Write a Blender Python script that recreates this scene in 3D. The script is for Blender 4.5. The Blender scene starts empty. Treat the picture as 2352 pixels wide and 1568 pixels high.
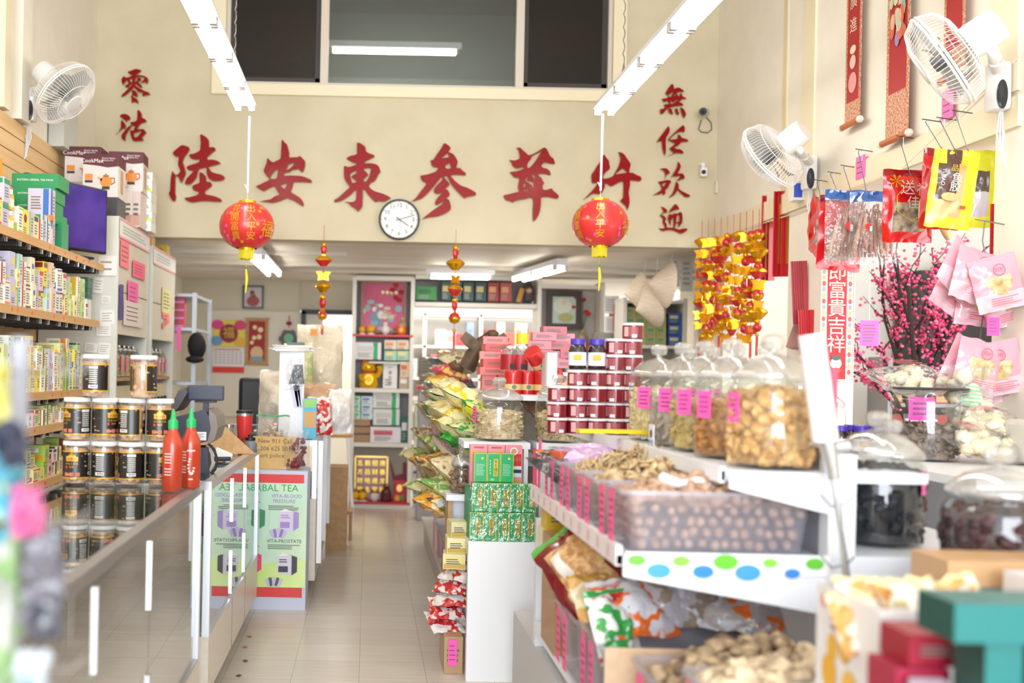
import bpy, bmesh, math, random
from mathutils import Vector, Matrix, noise
RN = random.Random(11)
SC = bpy.context.scene
COL = SC.collection
PI = math.pi

# ------------------------------------------------------------------ camera, world, lights, exposure
EYE = 1.39          # lens height
LENS = 2350         # focal length in pixels of a 2352 px wide frame
ROLL = math.radians(1.15)
cam_data = bpy.data.cameras.new('camera')
cam = bpy.data.objects.new('camera', cam_data)
COL.objects.link(cam)
cam.location = (0, 0, EYE)
cam.rotation_euler = (Matrix.Rotation(PI/2, 4, 'X') @ Matrix.Rotation(ROLL, 4, 'Z')).to_euler()
cam_data.sensor_width = 36
cam_data.lens = LENS/2352*36
cam_data.shift_x = (1176-845)/2352
cam_data.shift_y = (850-784)/2352
cam_data.clip_start = 0.05
cam_data.dof.use_dof = True
cam_data.dof.focus_distance = 4.9
cam_data.dof.aperture_fstop = 1.7
SC.camera = cam

world = bpy.data.worlds.new('daylight')
SC.world = world
world.use_nodes = True
world.node_tree.nodes['Background'].inputs[0].default_value = (0.86, 0.94, 1.08, 1)
world.node_tree.nodes['Background'].inputs[1].default_value = 2.6
SC.view_settings.view_transform = 'Standard'
SC.view_settings.look = 'None'
SC.view_settings.gamma = 1
SC.view_settings.exposure = 0.3
SC.cycles.use_denoising = True
SC.cycles.max_bounces = 10
SC.cycles.diffuse_bounces = 4
SC.cycles.glossy_bounces = 4
SC.cycles.transparent_max_bounces = 24
SC.cycles.sample_clamp_indirect = 6
SC.cycles.caustics_reflective = False
SC.cycles.caustics_refractive = False

def area(name, loc, rot, sx, sy, power, color=(1, 1, 1)):
    l = bpy.data.lights.new(name, 'AREA')
    l.shape = 'RECTANGLE'; l.size = sx; l.size_y = sy; l.energy = power; l.color = color
    o = bpy.data.objects.new(name, l); COL.objects.link(o)
    o.location = loc; o.rotation_euler = rot
    return o
# daylight through the open shop front, behind the photographer
area('shopfront_daylight', (0.3, -6.5, 2.3), (math.radians(90), 0, 0), 5.5, 4.2, 600, (0.90, 0.95, 1.0))
# added area light, out of view, to brighten the side room
area('side_room_fill', (4.4, 2.6, 2.2), (math.radians(90), 0, 0), 2.6, 2.4, 70, (0.97, 0.98, 1.0))

def at(px, py, d):
    """The point seen at pixel px, py of the photograph, d metres into the shop."""
    u, v = px-845, py-850
    c, s = math.cos(ROLL), math.sin(ROLL)
    return Vector(((u*c+v*s)*d/LENS, d, EYE-(v*c-u*s)*d/LENS))

# ------------------------------------------------------------------ materials
MATS = {}
def lin(h):
    if isinstance(h, str):
        h = [int(h[i:i+2], 16)/255 for i in (0, 2, 4)]
    return [c/12.92 if c <= .04045 else ((c+.055)/1.055)**2.4 for c in h]
def mat(h, rough=.5, metal=0, coat=0, sss=0):
    """A plain Principled material from an sRGB hex colour."""
    key = (h, rough, metal, coat)
    if key in MATS: return MATS[key]
    m = bpy.data.materials.new('paint_'+h); m.use_nodes = True
    b = m.node_tree.nodes['Principled BSDF']
    b.inputs['Base Color'].default_value = lin(h)+[1]
    b.inputs['Roughness'].default_value = rough
    b.inputs['Metallic'].default_value = metal
    b.inputs['Coat Weight'].default_value = coat
    b.inputs['Coat Roughness'].default_value = .08
    m.diffuse_color = lin(h)+[1]
    MATS[key] = m
    return m
def foil(h): return mat(h, .18, 0, .4)          # printed plastic film
def gold(h='E8B020'): return mat(h, .22, .75)
def emit(name, h, strength):
    if name in MATS: return MATS[name]
    m = bpy.data.materials.new(name); m.use_nodes = True
    b = m.node_tree.nodes['Principled BSDF']
    b.inputs['Base Color'].default_value = lin(h)+[1]
    b.inputs['Emission Color'].default_value = lin(h)+[1]
    b.inputs['Emission Strength'].default_value = strength
    MATS[name] = m
    return m
def thin(name, tint='FFFFFF', ior=1.45, base=0.0, rough=.02, milk=0, milkcol='FFFFFF', bump=0):
    """A thin clear sheet: see-through straight on, mirror-like at grazing angles, optionally milky."""
    if name in MATS: return MATS[name]
    m = bpy.data.materials.new(name); m.use_nodes = True
    nt = m.node_tree; nt.nodes.clear()
    N, L = nt.nodes.new, nt.links.new
    out = N('ShaderNodeOutputMaterial'); tr = N('ShaderNodeBsdfTransparent'); gl = N('ShaderNodeBsdfGlossy')
    tr.inputs[0].default_value = lin(tint)+[1]; gl.inputs['Roughness'].default_value = rough
    fr = N('ShaderNodeFresnel'); fr.inputs[0].default_value = ior
    geo = N('ShaderNodeNewGeometry')
    mx = N('ShaderNodeMixShader')
    ma = N('ShaderNodeMath'); ma.operation = 'MULTIPLY_ADD'; ma.inputs[1].default_value = 1-base; ma.inputs[2].default_value = base
    # the back of the sheet mirrors like its front
    ms = N('ShaderNodeMix'); ms.data_type = 'FLOAT'
    ms.inputs[2].default_value = ior; ms.inputs[3].default_value = 1/ior
    L(geo.outputs['Backfacing'], ms.inputs[0]); L(ms.outputs[0], fr.inputs[0])
    L(fr.outputs[0], ma.inputs[0]); L(ma.outputs[0], mx.inputs[0])
    last = tr.outputs[0]
    if milk:
        df = N('ShaderNodeBsdfTranslucent'); d2 = N('ShaderNodeBsdfDiffuse'); m1 = N('ShaderNodeMixShader'); m2 = N('ShaderNodeMixShader')
        df.inputs[0].default_value = lin(milkcol)+[1]; d2.inputs[0].default_value = lin(milkcol)+[1]
        m1.inputs[0].default_value = .5; m2.inputs[0].default_value = milk
        L(df.outputs[0], m1.inputs[1]); L(d2.outputs[0], m1.inputs[2]); L(tr.outputs[0], m2.inputs[1]); L(m1.outputs[0], m2.inputs[2])
        last = m2.outputs[0]
    if bump:
        nz = N('ShaderNodeTexNoise'); nz.inputs['Scale'].default_value = bump; bp = N('ShaderNodeBump'); bp.inputs['Strength'].default_value = .9
        bp.inputs['Distance'].default_value = .02
        tc = N('ShaderNodeTexCoord'); L(tc.outputs['Object'], nz.inputs['Vector'])
        L(nz.outputs[0], bp.inputs['Height']); L(bp.outputs[0], gl.inputs['Normal']); L(bp.outputs[0], fr.inputs['Normal'])
    L(last, mx.inputs[1]); L(gl.outputs[0], mx.inputs[2]); L(mx.outputs[0], out.inputs[0])
    MATS[name] = m
    return m
def nmat(name, c1, c2, scale=8, rough=.6, bump=0, stretch=(1, 1, 1), detail=4, voronoi=False, lo=.35, hi=.65, coat=0):
    """Two colours mixed by noise or cells in object space."""
    if name in MATS: return MATS[name]
    m = bpy.data.materials.new(name); m.use_nodes = True
    nt = m.node_tree; N, L = nt.nodes.new, nt.links.new
    b = nt.nodes['Principled BSDF']; b.inputs['Roughness'].default_value = rough; b.inputs['Coat Weight'].default_value = coat
    tc = N('ShaderNodeTexCoord'); mp = N('ShaderNodeMapping'); mp.inputs['Scale'].default_value = stretch
    L(tc.outputs['Object'], mp.inputs[0])
    t = N('ShaderNodeTexVoronoi' if voronoi else 'ShaderNodeTexNoise'); t.inputs['Scale'].default_value = scale
    if not voronoi: t.inputs['Detail'].default_value = detail
    L(mp.outputs[0], t.inputs['Vector'])
    rp = N('ShaderNodeValToRGB'); rp.color_ramp.elements[0].position = lo; rp.color_ramp.elements[1].position = hi
    rp.color_ramp.elements[0].color = lin(c1)+[1]; rp.color_ramp.elements[1].color = lin(c2)+[1]
    L(t.outputs[0], rp.inputs[0]); L(rp.outputs[0], b.inputs['Base Color'])
    if bump:
        bp = N('ShaderNodeBump'); bp.inputs['Strength'].default_value = bump; bp.inputs['Distance'].default_value = .01
        L(t.outputs[0], bp.inputs['Height']); L(bp.outputs[0], b.inputs['Normal'])
    MATS[name] = m
    return m
GLASS = thin('jar_glass', 'FBFDFC', 1.45, .05)
CASE_GLASS = thin('case_glass', 'F4F8F5', 1.6, .05)
FRONT_GLASS = thin('front_glass', 'F0F4F0', 1.7, .74)
TOP_GLASS = thin('top_glass', 'F0F5F2', 1.6, .16)
LID_GLASS = thin('lid_glass', 'FCFDFD', 1.5, .3, .07, .18)
FILM = thin('clear_film', 'FDFDFD', 1.4, .03, .12, .07, bump=22)
MILKY = thin('milky_tub', 'FAFAFF', 1.4, .03, .25, .30, 'EEEEFC')
CHROME = mat('C8CACC', .22, .9)
STEEL = mat('A9A6A4', .38, .8)
WHITE_METAL = mat('F2F3F6', .35)
WHITE = mat('F4F2EC', .5)
BLACK = mat('141416', .45)
CARD = nmat('brown_cardboard', 'B08A60', 'BE9A70', 30, .8)
PINK = mat('FF62B8', .6)
PRICE = mat('FF4A28', .6)
INK = mat('2A2830', .7)
REDPAINT = mat('C81E22', .4)

# ------------------------------------------------------------------ mesh builder
def T(x=0, y=0, z=0): return Matrix.Translation((x, y, z))
def RZ(a): return Matrix.Rotation(a, 4, 'Z')
def RX(a): return Matrix.Rotation(a, 4, 'X')
def RY(a): return Matrix.Rotation(a, 4, 'Y')
TEXTS = {}
def text_geo(s):
    if s in TEXTS: return TEXTS[s]
    c = bpy.data.curves.new('writing', 'FONT'); c.body = s; c.resolution_u = 2
    c.align_x = 'CENTER'; c.align_y = 'CENTER'
    o = bpy.data.objects.new('writing', c); COL.objects.link(o)
    bpy.context.view_layer.update()
    dg = bpy.context.evaluated_depsgraph_get()
    me = o.evaluated_get(dg).to_mesh()
    g = ([v.co.copy() for v in me.vertices], [list(p.vertices) for p in me.polygons])
    o.evaluated_get(dg).to_mesh_clear()
    bpy.data.objects.remove(o); bpy.data.curves.remove(c)
    TEXTS[s] = g
    return g
class MB:
    def __init__(s, M=None):
        s.v = []; s.f = []; s.mi = []; s.mats = []; s.M = M
    def m(s, mt):
        if mt not in s.mats: s.mats.append(mt)
        return s.mats.index(mt)
    def add(s, vs, fs, mt, M=None):
        k = len(s.v)
        if M is not None: vs = [M @ Vector(p) for p in vs]
        if s.M is not None: vs = [s.M @ Vector(p) for p in vs]
        s.v += [tuple(p) for p in vs]
        s.f += [[i+k for i in f] for f in fs]
        if isinstance(mt, (list, tuple)): s.mi += [s.m(x) for x in mt]
        else: s.mi += [s.m(mt)]*len(fs)
        return s
    def box(s, c, d, mt, M=None, faces=None):
        x, y, z = c; a, b, e = d[0]/2, d[1]/2, d[2]/2
        vs = [(x-a, y-b, z-e), (x+a, y-b, z-e), (x+a, y+b, z-e), (x-a, y+b, z-e), (x-a, y-b, z+e), (x+a, y-b, z+e), (x+a, y+b, z+e), (x-a, y+b, z+e)]
        fs = [(0, 3, 2, 1), (4, 5, 6, 7), (0, 1, 5, 4), (1, 2, 6, 5), (2, 3, 7, 6), (3, 0, 4, 7)]   # z- z+ y- x+ y+ x-
        ms = [mt]*6
        if faces:
            for k, q in faces.items(): ms[('z-', 'z+', 'y-', 'x+', 'y+', 'x-').index(k)] = q
        return s.add(vs, fs, ms, M)
    def rbox(s, c, d, mt, r=.01, M=None):
        bm = bmesh.new(); bmesh.ops.create_cube(bm, size=1)
        for v in bm.verts: v.co = Vector((v.co.x*d[0]+c[0], v.co.y*d[1]+c[1], v.co.z*d[2]+c[2]))
        bmesh.ops.bevel(bm, geom=list(bm.edges), offset=min(r, min(d)*.49), segments=2, profile=.6, affect='EDGES')
        bm.verts.index_update()
        s.add([v.co.copy() for v in bm.verts], [[v.index for v in f.verts] for f in bm.faces], mt, M); bm.free(); return s
    def lathe(s, prof, mt, n=24, c=(0, 0, 0), M=None, cap=True):
        vs = []; fs = []; ms = []
        for r, z in prof:
            for i in range(n):
                a = 2*PI*i/n; vs.append((c[0]+r*math.cos(a), c[1]+r*math.sin(a), c[2]+z))
        for j in range(len(prof)-1):
            for i in range(n):
                k = (i+1) % n
                fs.append((j*n+i, j*n+k, (j+1)*n+k, (j+1)*n+i)); ms.append(mt[min(j, len(mt)-1)] if isinstance(mt, list) else mt)
        if cap:
            if prof[0][0] > 1e-4: fs.append(tuple(range(n-1, -1, -1))); ms.append(mt[0] if isinstance(mt, list) else mt)
            if prof[-1][0] > 1e-4: fs.append(tuple((len(prof)-1)*n+i for i in range(n))); ms.append(mt[-1] if isinstance(mt, list) else mt)
        return s.add(vs, fs, ms, M)
    def cyl(s, c, r, h, mt, n=16, M=None, r2=None):
        return s.lathe([(r, 0), (r if r2 is None else r2, h)], mt, n, c, M)
    def tube(s, pts, r, mt, n=6, M=None, closed=False):
        pts = [Vector(p) for p in pts]; vs = []; fs = []
        up = None
        for i, p in enumerate(pts):
            a = pts[i-1] if i > 0 or closed else p
            b = pts[(i+1) % len(pts)] if i < len(pts)-1 or closed else p
            t = (b-a).normalized() if (b-a).length > 1e-9 else Vector((0, 0, 1))
            if up is None or abs(up.dot(t)) > .98:
                up = Vector((0, 0, 1)) if abs(t.z) < .9 else Vector((1, 0, 0))
            e1 = (up-t*up.dot(t)).normalized(); e2 = t.cross(e1); up = e1
            rr = r[i] if isinstance(r, (list, tuple)) else r
            for k in range(n):
                an = 2*PI*k/n; vs.append(p+e1*(rr*math.cos(an))+e2*(rr*math.sin(an)))
        m = len(pts)
        for i in range(m if closed else m-1):
            j = (i+1) % m
            for k in range(n):
                l = (k+1) % n; fs.append((i*n+k, i*n+l, j*n+l, j*n+k))
        if not closed:
            fs.append(tuple(range(n-1, -1, -1))); fs.append(tuple((m-1)*n+k for k in range(n)))
        return s.add(vs, fs, mt, M)
    def ball(s, c, r, mt, n=10, sc=(1, 1, 1), M=None, jit=0):
        h = max(4, n//2)
        vs = [(0, 0, -1)]+[(math.sin(PI*j/h)*math.cos(2*PI*i/n), math.sin(PI*j/h)*math.sin(2*PI*i/n), -math.cos(PI*j/h)) for j in range(1, h) for i in range(n)]+[(0, 0, 1)]
        fs = [(0, 1+(i+1) % n, 1+i) for i in range(n)]
        for j in range(h-2):
            fs += [(1+j*n+i, 1+j*n+(i+1) % n, 1+(j+1)*n+(i+1) % n, 1+(j+1)*n+i) for i in range(n)]
        q = 1+(h-2)*n
        fs += [(q+i, q+(i+1) % n, len(vs)-1) for i in range(n)]
        if jit: vs = [Vector(p)*(1+RN.uniform(-jit, jit)) for p in vs]
        vs = [(p[0]*r*sc[0], p[1]*r*sc[1], p[2]*r*sc[2]) for p in vs]
        A = T(*c) @ M if M is not None else T(*c)
        return s.add(vs, fs, mt, A)
    def quad(s, a, b, c, d, mt): return s.add([a, b, c, d], [(0, 1, 2, 3)], mt)
    def rect(s, w, h, mt, M, x=0, y=0):
        """A flat patch in the XY plane of M."""
        return s.add([(x-w/2, y-h/2, 0), (x+w/2, y-h/2, 0), (x+w/2, y+h/2, 0), (x-w/2, y+h/2, 0)], [(0, 1, 2, 3)], mt, M)
    def disc(s, r, mt, M, x=0, y=0, n=16, sy=1):
        return s.add([(x+r*math.cos(2*PI*i/n), y+sy*r*math.sin(2*PI*i/n), 0) for i in range(n)], [tuple(range(n))], mt, M)
    def prism(s, poly, t, mt, M=None):
        """An outline in XY pulled t along Z."""
        n = len(poly)
        vs = [(x, y, 0) for x, y in poly]+[(x, y, t) for x, y in poly]
        fs = [tuple(range(n-1, -1, -1)), tuple(range(n, 2*n))]+[(i, (i+1) % n, n+(i+1) % n, n+i) for i in range(n)]
        return s.add(vs, fs, mt, M)
    def text(s, t, size, mt, M, x=0, y=0):
        vs, fs = text_geo(t)
        return s.add([(p.x*size+x, p.y*size+y, 0) for p in vs], fs, mt, M)
    def lines(s, w, h, mt, M, n=4, x=0, y=0, fill=.5):
        """Small print too small to read: rows of dashes."""
        for i in range(n):
            ww = w*RN.uniform(.7, 1); s.rect(ww, h/n*fill, mt, M, x-(w-ww)/2, y+h/2-(i+.5)*h/n)
        return s
    def build(s, name, parent=None, smooth=None, world=False):
        vs = s.v
        loc = Vector((0, 0, 0))
        if parent is not None and world:
            inv = MTX[parent.name].inverted(); vs = [tuple(inv @ Vector(p)) for p in vs]
        elif parent is None and vs:
            xs = [p[0] for p in vs]; ys = [p[1] for p in vs]; zs = [p[2] for p in vs]
            loc = Vector(((min(xs)+max(xs))/2, (min(ys)+max(ys))/2, min(zs)))
            vs = [(p[0]-loc.x, p[1]-loc.y, p[2]-loc.z) for p in vs]
        me = bpy.data.meshes.new(name); me.from_pydata(vs, [], s.f)
        for q in s.mats: me.materials.append(q)
        me.polygons.foreach_set('material_index', s.mi)
        if smooth:
            me.polygons.foreach_set('use_smooth', [True]*len(me.polygons))
            me.set_sharp_from_angle(angle=math.radians(smooth))
        me.update()
        o = bpy.data.objects.new(name, me); COL.objects.link(o)
        o.location = loc
        if parent is not None:
            o.parent = parent
            if parent.name in MTX: MTX[o.name] = MTX[parent.name]
        return o
MTX = {}
def tag(o, label, cat, group=None, kind=None):
    o['label'] = label; o['category'] = cat
    if group: o['group'] = group
    if kind: o['kind'] = kind
    return o
def thing(name, label, cat, loc=(0, 0, 0), rz=0, group=None, M=None):
    o = bpy.data.objects.new(name, None); COL.objects.link(o)
    m = M if M is not None else T(*loc) @ RZ(rz)
    o.matrix_world = m; o.location = m.to_translation(); o.rotation_euler = m.to_euler()
    o.empty_display_size = .05
    MTX[o.name] = m.copy()
    return tag(o, label, cat, group)
def copy_tree(o, M=None, label=None, group=None, parent=None):
    c = o.copy(); COL.objects.link(c)
    if parent is not None: c.parent = parent
    if M is not None:
        c.location = M.to_translation(); c.rotation_euler = M.to_euler(); MTX[c.name] = M.copy()
        c.scale = M.to_scale()
    if label: c['label'] = label
    if group: c['group'] = group
    for ch in list(o.children): copy_tree(ch, parent=c)
    return c
def struct(o):
    o['kind'] = 'structure'; return o
def single(mb, name, label, cat, group=None, smooth=None, kind=None):
    return tag(mb.build(name, smooth=smooth), label, cat, group, kind)
ORD = ['first', 'second', 'third', 'fourth', 'fifth', 'sixth', 'seventh', 'eighth', 'ninth', 'tenth', 'eleventh', 'twelfth', 'thirteenth', 'fourteenth', 'fifteenth', 'sixteenth', 'seventeenth', 'eighteenth', 'nineteenth', 'twentieth']
for _t in ('twenty', 'thirty', 'forty', 'fifty', 'sixty'):
    if _t != 'twenty': ORD.append(_t[:-1]+'ieth')
    ORD += [_t+'-'+ORD[i] for i in range(9)]
FRONT = lambda x, y, z: T(x, y, z) @ RX(PI/2)              # XY plane turned to face the shop front (-Y)
AISLE = lambda x, y, z: T(x, y, z) @ RZ(PI/2) @ RX(PI/2)   # XY plane turned to face +X, its X running along +Y
LEFTW = lambda x, y, z: T(x, y, z) @ RZ(-PI/2) @ RX(PI/2)  # XY plane turned to face -X, its X running along -Y
# ------------------------------------------------------------------ the room shell
XL, XR, YB, SOF = -2.10, 2.60, 7.73, 2.365      # left wall, right wall, lettered wall, low ceiling behind it
WALLP = nmat('cream_wall_paint', 'CDC1A3', 'D5CAAD', 3, .75, .08)
SIDEP = nmat('side_wall_paint', 'F0E9DA', 'F5EEE0', 5, .7, .15)
BACKP = mat('DAD2BC', .75)
CEILP = nmat('low_ceiling_boards', 'D8CFC0', 'E6DED0', 1.2, .6, 0, (1, 5, 1))
TRIMP = mat('EFE3C4', .55)
def floor_mat():
    m = bpy.data.materials.new('vinyl_floor_tiles'); m.use_nodes = True
    nt = m.node_tree; N, L = nt.nodes.new, nt.links.new; b = nt.nodes['Principled BSDF']
    tc = N('ShaderNodeTexCoord'); mp = N('ShaderNodeMapping'); mp.inputs['Location'].default_value = (.487+.305*40, .02, 0)
    L(tc.outputs['Object'], mp.inputs[0])
    br = N('ShaderNodeTexBrick'); br.offset = 0.0; br.inputs['Scale'].default_value = 1
    br.inputs['Brick Width'].default_value = .305; br.inputs['Row Height'].default_value = .305
    br.inputs['Mortar Size'].default_value = .0011; br.inputs['Mortar Smooth'].default_value = .3
    for k, h in ((1, 'DBD1C4'), (2, 'E2D9CD'), (3, '9A9286')): br.inputs[k].default_value = lin(h)+[1]
    br.inputs['Bias'].default_value = 0
    L(mp.outputs[0], br.inputs[0])
    nz = N('ShaderNodeTexNoise'); nz.inputs['Scale'].default_value = 6; nz.inputs['Detail'].default_value = 8
    m2 = N('ShaderNodeMapping'); m2.inputs['Scale'].default_value = (.8, 7, 1); L(tc.outputs['Object'], m2.inputs[0]); L(m2.outputs[0], nz.inputs[0])
    mx = N('ShaderNodeMix'); mx.data_type = 'RGBA'; mx.blend_type = 'MULTIPLY'; mx.inputs[0].default_value = .22
    L(br.outputs[0], mx.inputs[6]); L(nz.outputs[0], mx.inputs[7]); L(mx.outputs[2], b.inputs['Base Color'])
    b.inputs['Roughness'].default_value = .27; b.inputs['Specular IOR Level'].default_value = .6
    return m
struct(MB().box((2.0, 4.6, -.05), (8.4, 17.2, .1), floor_mat()).build('floor'))
struct(MB().box((.25, 2.4, 4.8), (4.7, 10.66, .1), mat('EFEBE0', .8)).build('ceiling'))
struct(MB().box((XL-.1, 4.9, 2.4), (.2, 16, 4.8), SIDEP).build('wall_left'))
# lettered wall over the low ceiling, with the long window opening
WX0, WX1, WZ0, WZ1 = -1.12, 1.80, 3.53, 4.35
mb = MB()
for x0, x1, z0, z1 in ((XL, WX0, SOF, 4.75), (WX1, XR, SOF, 4.75), (WX0, WX1, SOF, WZ0), (WX0, WX1, WZ1, 4.75)):
    mb.box(((x0+x1)/2, YB+.075, (z0+z1)/2), (x1-x0, .15, z1-z0), WALLP)
struct(mb.build('wall_back'))
struct(MB().box((.75, 10.3, SOF+.06), (5.7, 5.0, .1), CEILP).build('ceiling_low'))
mb = MB()
for x0, x1, y in ((XL, -.2, 8.6), (XL, 3.5, 9.5), (XL, 3.5, 10.1)):
    mb.box(((x0+x1)/2, y, SOF-.005), (x1-x0, .05, .03), mat('CFC8BA', .5))
struct(mb.build('trim_1'))
# right wall: solid above the beam, columns and openings below it
mb = MB()
mb.box((XR+.1, 2.4, 3.67), (.2, 10.66, 2.2), SIDEP)
for y0, y1 in ((-3, 4.27), (5.9, 6.36), (7.5, 7.88)):
    mb.box((XR+.1, (y0+y1)/2, 1.21), (.2, y1-y0, 2.42), SIDEP)
for y0, y1 in ((4.27, 5.9), (6.36, 7.5)):
    mb.box((XR+.1, (y0+y1)/2, .45), (.2, y1-y0, .9), SIDEP)
mb.box((XR+.1, 2.44, 2.495), (.2, 10.88, .15), SIDEP)
struct(mb.build('wall_right'))
mb = MB()                                                             # boards on the face of the right wall
mb.box((XR-.008, 5.9, 2.485), (.016, 3.6, .125), TRIMP)
for y in (4.2, 6.1): mb.box((XR-.006, y, 3.62), (.012, .17, 2.1), TRIMP)
mb.box((XR-.005, 6.45, 3.62), (.01, .06, 2.1), mat('E2D3B0', .6))
mb.tube([(XR-.015, 4.1, 2.70), (XR-.015, 5, 2.42), (XR-.015, 6.3, 2.40), (XR-.015, 7.6, 2.43)], .004, TRIMP)
struct(mb.build('trim_2'))
mb = MB()
mb.box((XL+.03, 6.02, 3.78), (.06, .16, 1.94), SIDEP); mb.box((XL+.03, 5.72, 3.78), (.05, .1, 1.94), TRIMP)
struct(mb.build('trim_3'))
# the rooms behind
struct(MB().box((XL+.66, 11.55, 1.2), (1.32, .1, 2.4), BACKP).box((-.33, 11.565, 2.22), (.90, .1, .34), BACKP).box((.75, 11.55, 2.38), (3, .1, .3), BACKP).build('wall_rear'))
struct(MB().box((1.0, 13.2, 1.2), (6.4, .1, 2.5), mat('E6E2D6', .7)).build('wall_storeroom'))
struct(MB().box((3.55, 9.6, 1.2), (.1, 3.9, 2.5), BACKP).build('wall_storeroom_right'))
struct(MB().box((3.1, 7.83, 1.2), (.8, .1, 2.4), SIDEP).build('wall_partition'))
# side room seen through the right-hand openings
SR = mat('E9E6DE', .7)
struct(MB().box((4.6, 8.45, 1.7), (3.8, .1, 3.4), SR).build('wall_side_room'))
struct(MB().box((6.2, 5.5, 1.7), (.1, 6, 3.4), SR).build('wall_side_room_right'))
struct(MB().box((4.5, 5.5, 3.4), (3.6, 6, .1), mat('D8D2C6', .8)).build('ceiling_side_room'))
# long upper window: frame, sashes, glass and a dim room behind
t = bpy.data.objects.new('window_1', None); COL.objects.link(t); t['kind'] = 'structure'; MTX['window_1'] = T(0, 0, 0)
FR = mat('D9CFC0', .45); DK = mat('3A3430', .5)
mb = MB(); cx = (WX0+WX1)/2; w = WX1-WX0; zc = (WZ0+WZ1)/2; h = WZ1-WZ0
for z, hh in ((WZ0-.04, .08), (WZ1+.04, .08)): mb.box((cx, YB-.012, z), (w+.2, .03, hh), TRIMP)
for x in (WX0-.05, WX1+.05): mb.box((x, YB-.012, zc), (.1, .03, h), TRIMP)
mb.build('window_frame', t)
mb = MB()
M1, M2 = -.375, 1.10
for x in (M1, M2): mb.box((x, YB+.02, zc), (.06, .06, h), FR)
mb.box((cx, YB+.03, WZ0+.012), (w, .06, .024), FR)
for x in (WX0+.015, WX1-.015): mb.box((x, YB+.04, zc), (.03, .06, h), FR)
for a, b in ((WX0+.03, M1-.03), (M2+.03, WX1-.03)):
    mb.box(((a+b)/2, YB+.06, WZ0+.045), (b-a, .03, .045), DK); mb.box(((a+b)/2, YB+.06, WZ1-.03), (b-a, .03, .05), DK)
    for x in (a+.02, b-.02): mb.box((x, YB+.06, zc), (.04, .03, h), DK)
mb.build('sash', t)
MB().quad((M1+.03, YB+.04, WZ0+.02), (M2-.03, YB+.04, WZ0+.02), (M2-.03, YB+.04, WZ1), (M1+.03, YB+.04, WZ1), thin('dusty_window_glass', 'E8EEEA', 1.5, .08, .03, .1, 'B8C2BC')).build('pane', t)
for a, b in ((WX0+.05, M1-.05), (M2+.05, WX1-.05)):
    MB().quad((a, YB+.05, WZ0+.06), (b, YB+.05, WZ0+.06), (b, YB+.05, WZ1), (a, YB+.05, WZ1), thin('insect_screen', '8A827A', 1.2, 0, .4, .35, '6A6058')).build('screen', t)
mb = MB(); LOFT = mat('8C948C', .8)
mb.box((cx, YB+2.1, 3.9), (4.2, .1, 1.9), LOFT); mb.box((cx, YB+1.1, 4.85), (4.2, 2, .1), LOFT); mb.box((cx, YB+1.1, 3.1), (4.2, 2, .1), mat('5E5C54', .8))
for x in (cx-2.1, cx+2.1): mb.box((x, YB+1.1, 3.9), (.1, 2, 1.9), LOFT)
for z in (3.75, 4.12): mb.box((cx, YB+2.0, z), (4.1, .1, .07), mat('A0A69C', .7))
struct(mb.build('wall_loft'))
# doorway into the bright storeroom
t = bpy.data.objects.new('door_1', None); COL.objects.link(t); t['kind'] = 'structure'; MTX['door_1'] = T(0, 0, 0)
mb = MB()
for x in (-.73, .02): mb.box((x, 11.47, 1.02), (.05, .12, 2.04), BLACK)
mb.box((-.355, 11.47, 2.03), (.8, .12, .05), BLACK); mb.build('door_frame', t)

# ------------------------------------------------------------------ fluorescent lamps
TUBE = emit('fluorescent_tube', 'FFF9F0', 19)
def lamp(name, label, loc, rz, n, L, gap, group, chains=0, r=.016):
    """A strip fitting of n pairs of tubes end to end along local +Y, hung from chains."""
    t = thing(name, label, 'lamp', loc, rz, group)
    mb = MB(); tot = n*L
    mb.box((0, tot/2, .055), (.09, tot+.02, .05), WHITE_METAL); mb.box((0, tot/2, .03), (gap*2+.05, tot, .012), WHITE_METAL)
    ch = mb.build('channel', t)
    for k in range(n):
        for s in (-1, 1):
            MB().tube([(s*gap, k*L+.042, 0), (s*gap, (k+1)*L-.042, 0)], r, TUBE, 10).build('tube', t, 40)
            for y in (k*L+.024, (k+1)*L-.024):
                MB().box((s*gap, y, .012), (.034, .026, .055), mat('C9C7C4', .4)).build('tube_holder', ch)
    for k in range(chains):
        y = tot*(.12 if k else .9)*1.0
        mb = MB(); z = .08
        mb.tube([(-.03, y-.05, .06), (0, y, .17)], .004, STEEL); mb.tube([(.03, y+.05, .06), (0, y, .17)], .004, STEEL)
        for i in range(int((4.72-loc[2]-.17)/.04)):
            zz = .17+i*.04
            mb.tube([(0, y, zz), (.008*(i % 2), y+.008*((i+1) % 2), zz+.02), (0, y, zz+.045)], .0035, STEEL, 5)
        mb.build('chain', t)
    return t
p = at(564, 252, 6.72); q = at(1385, 262, 6.72)
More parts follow.
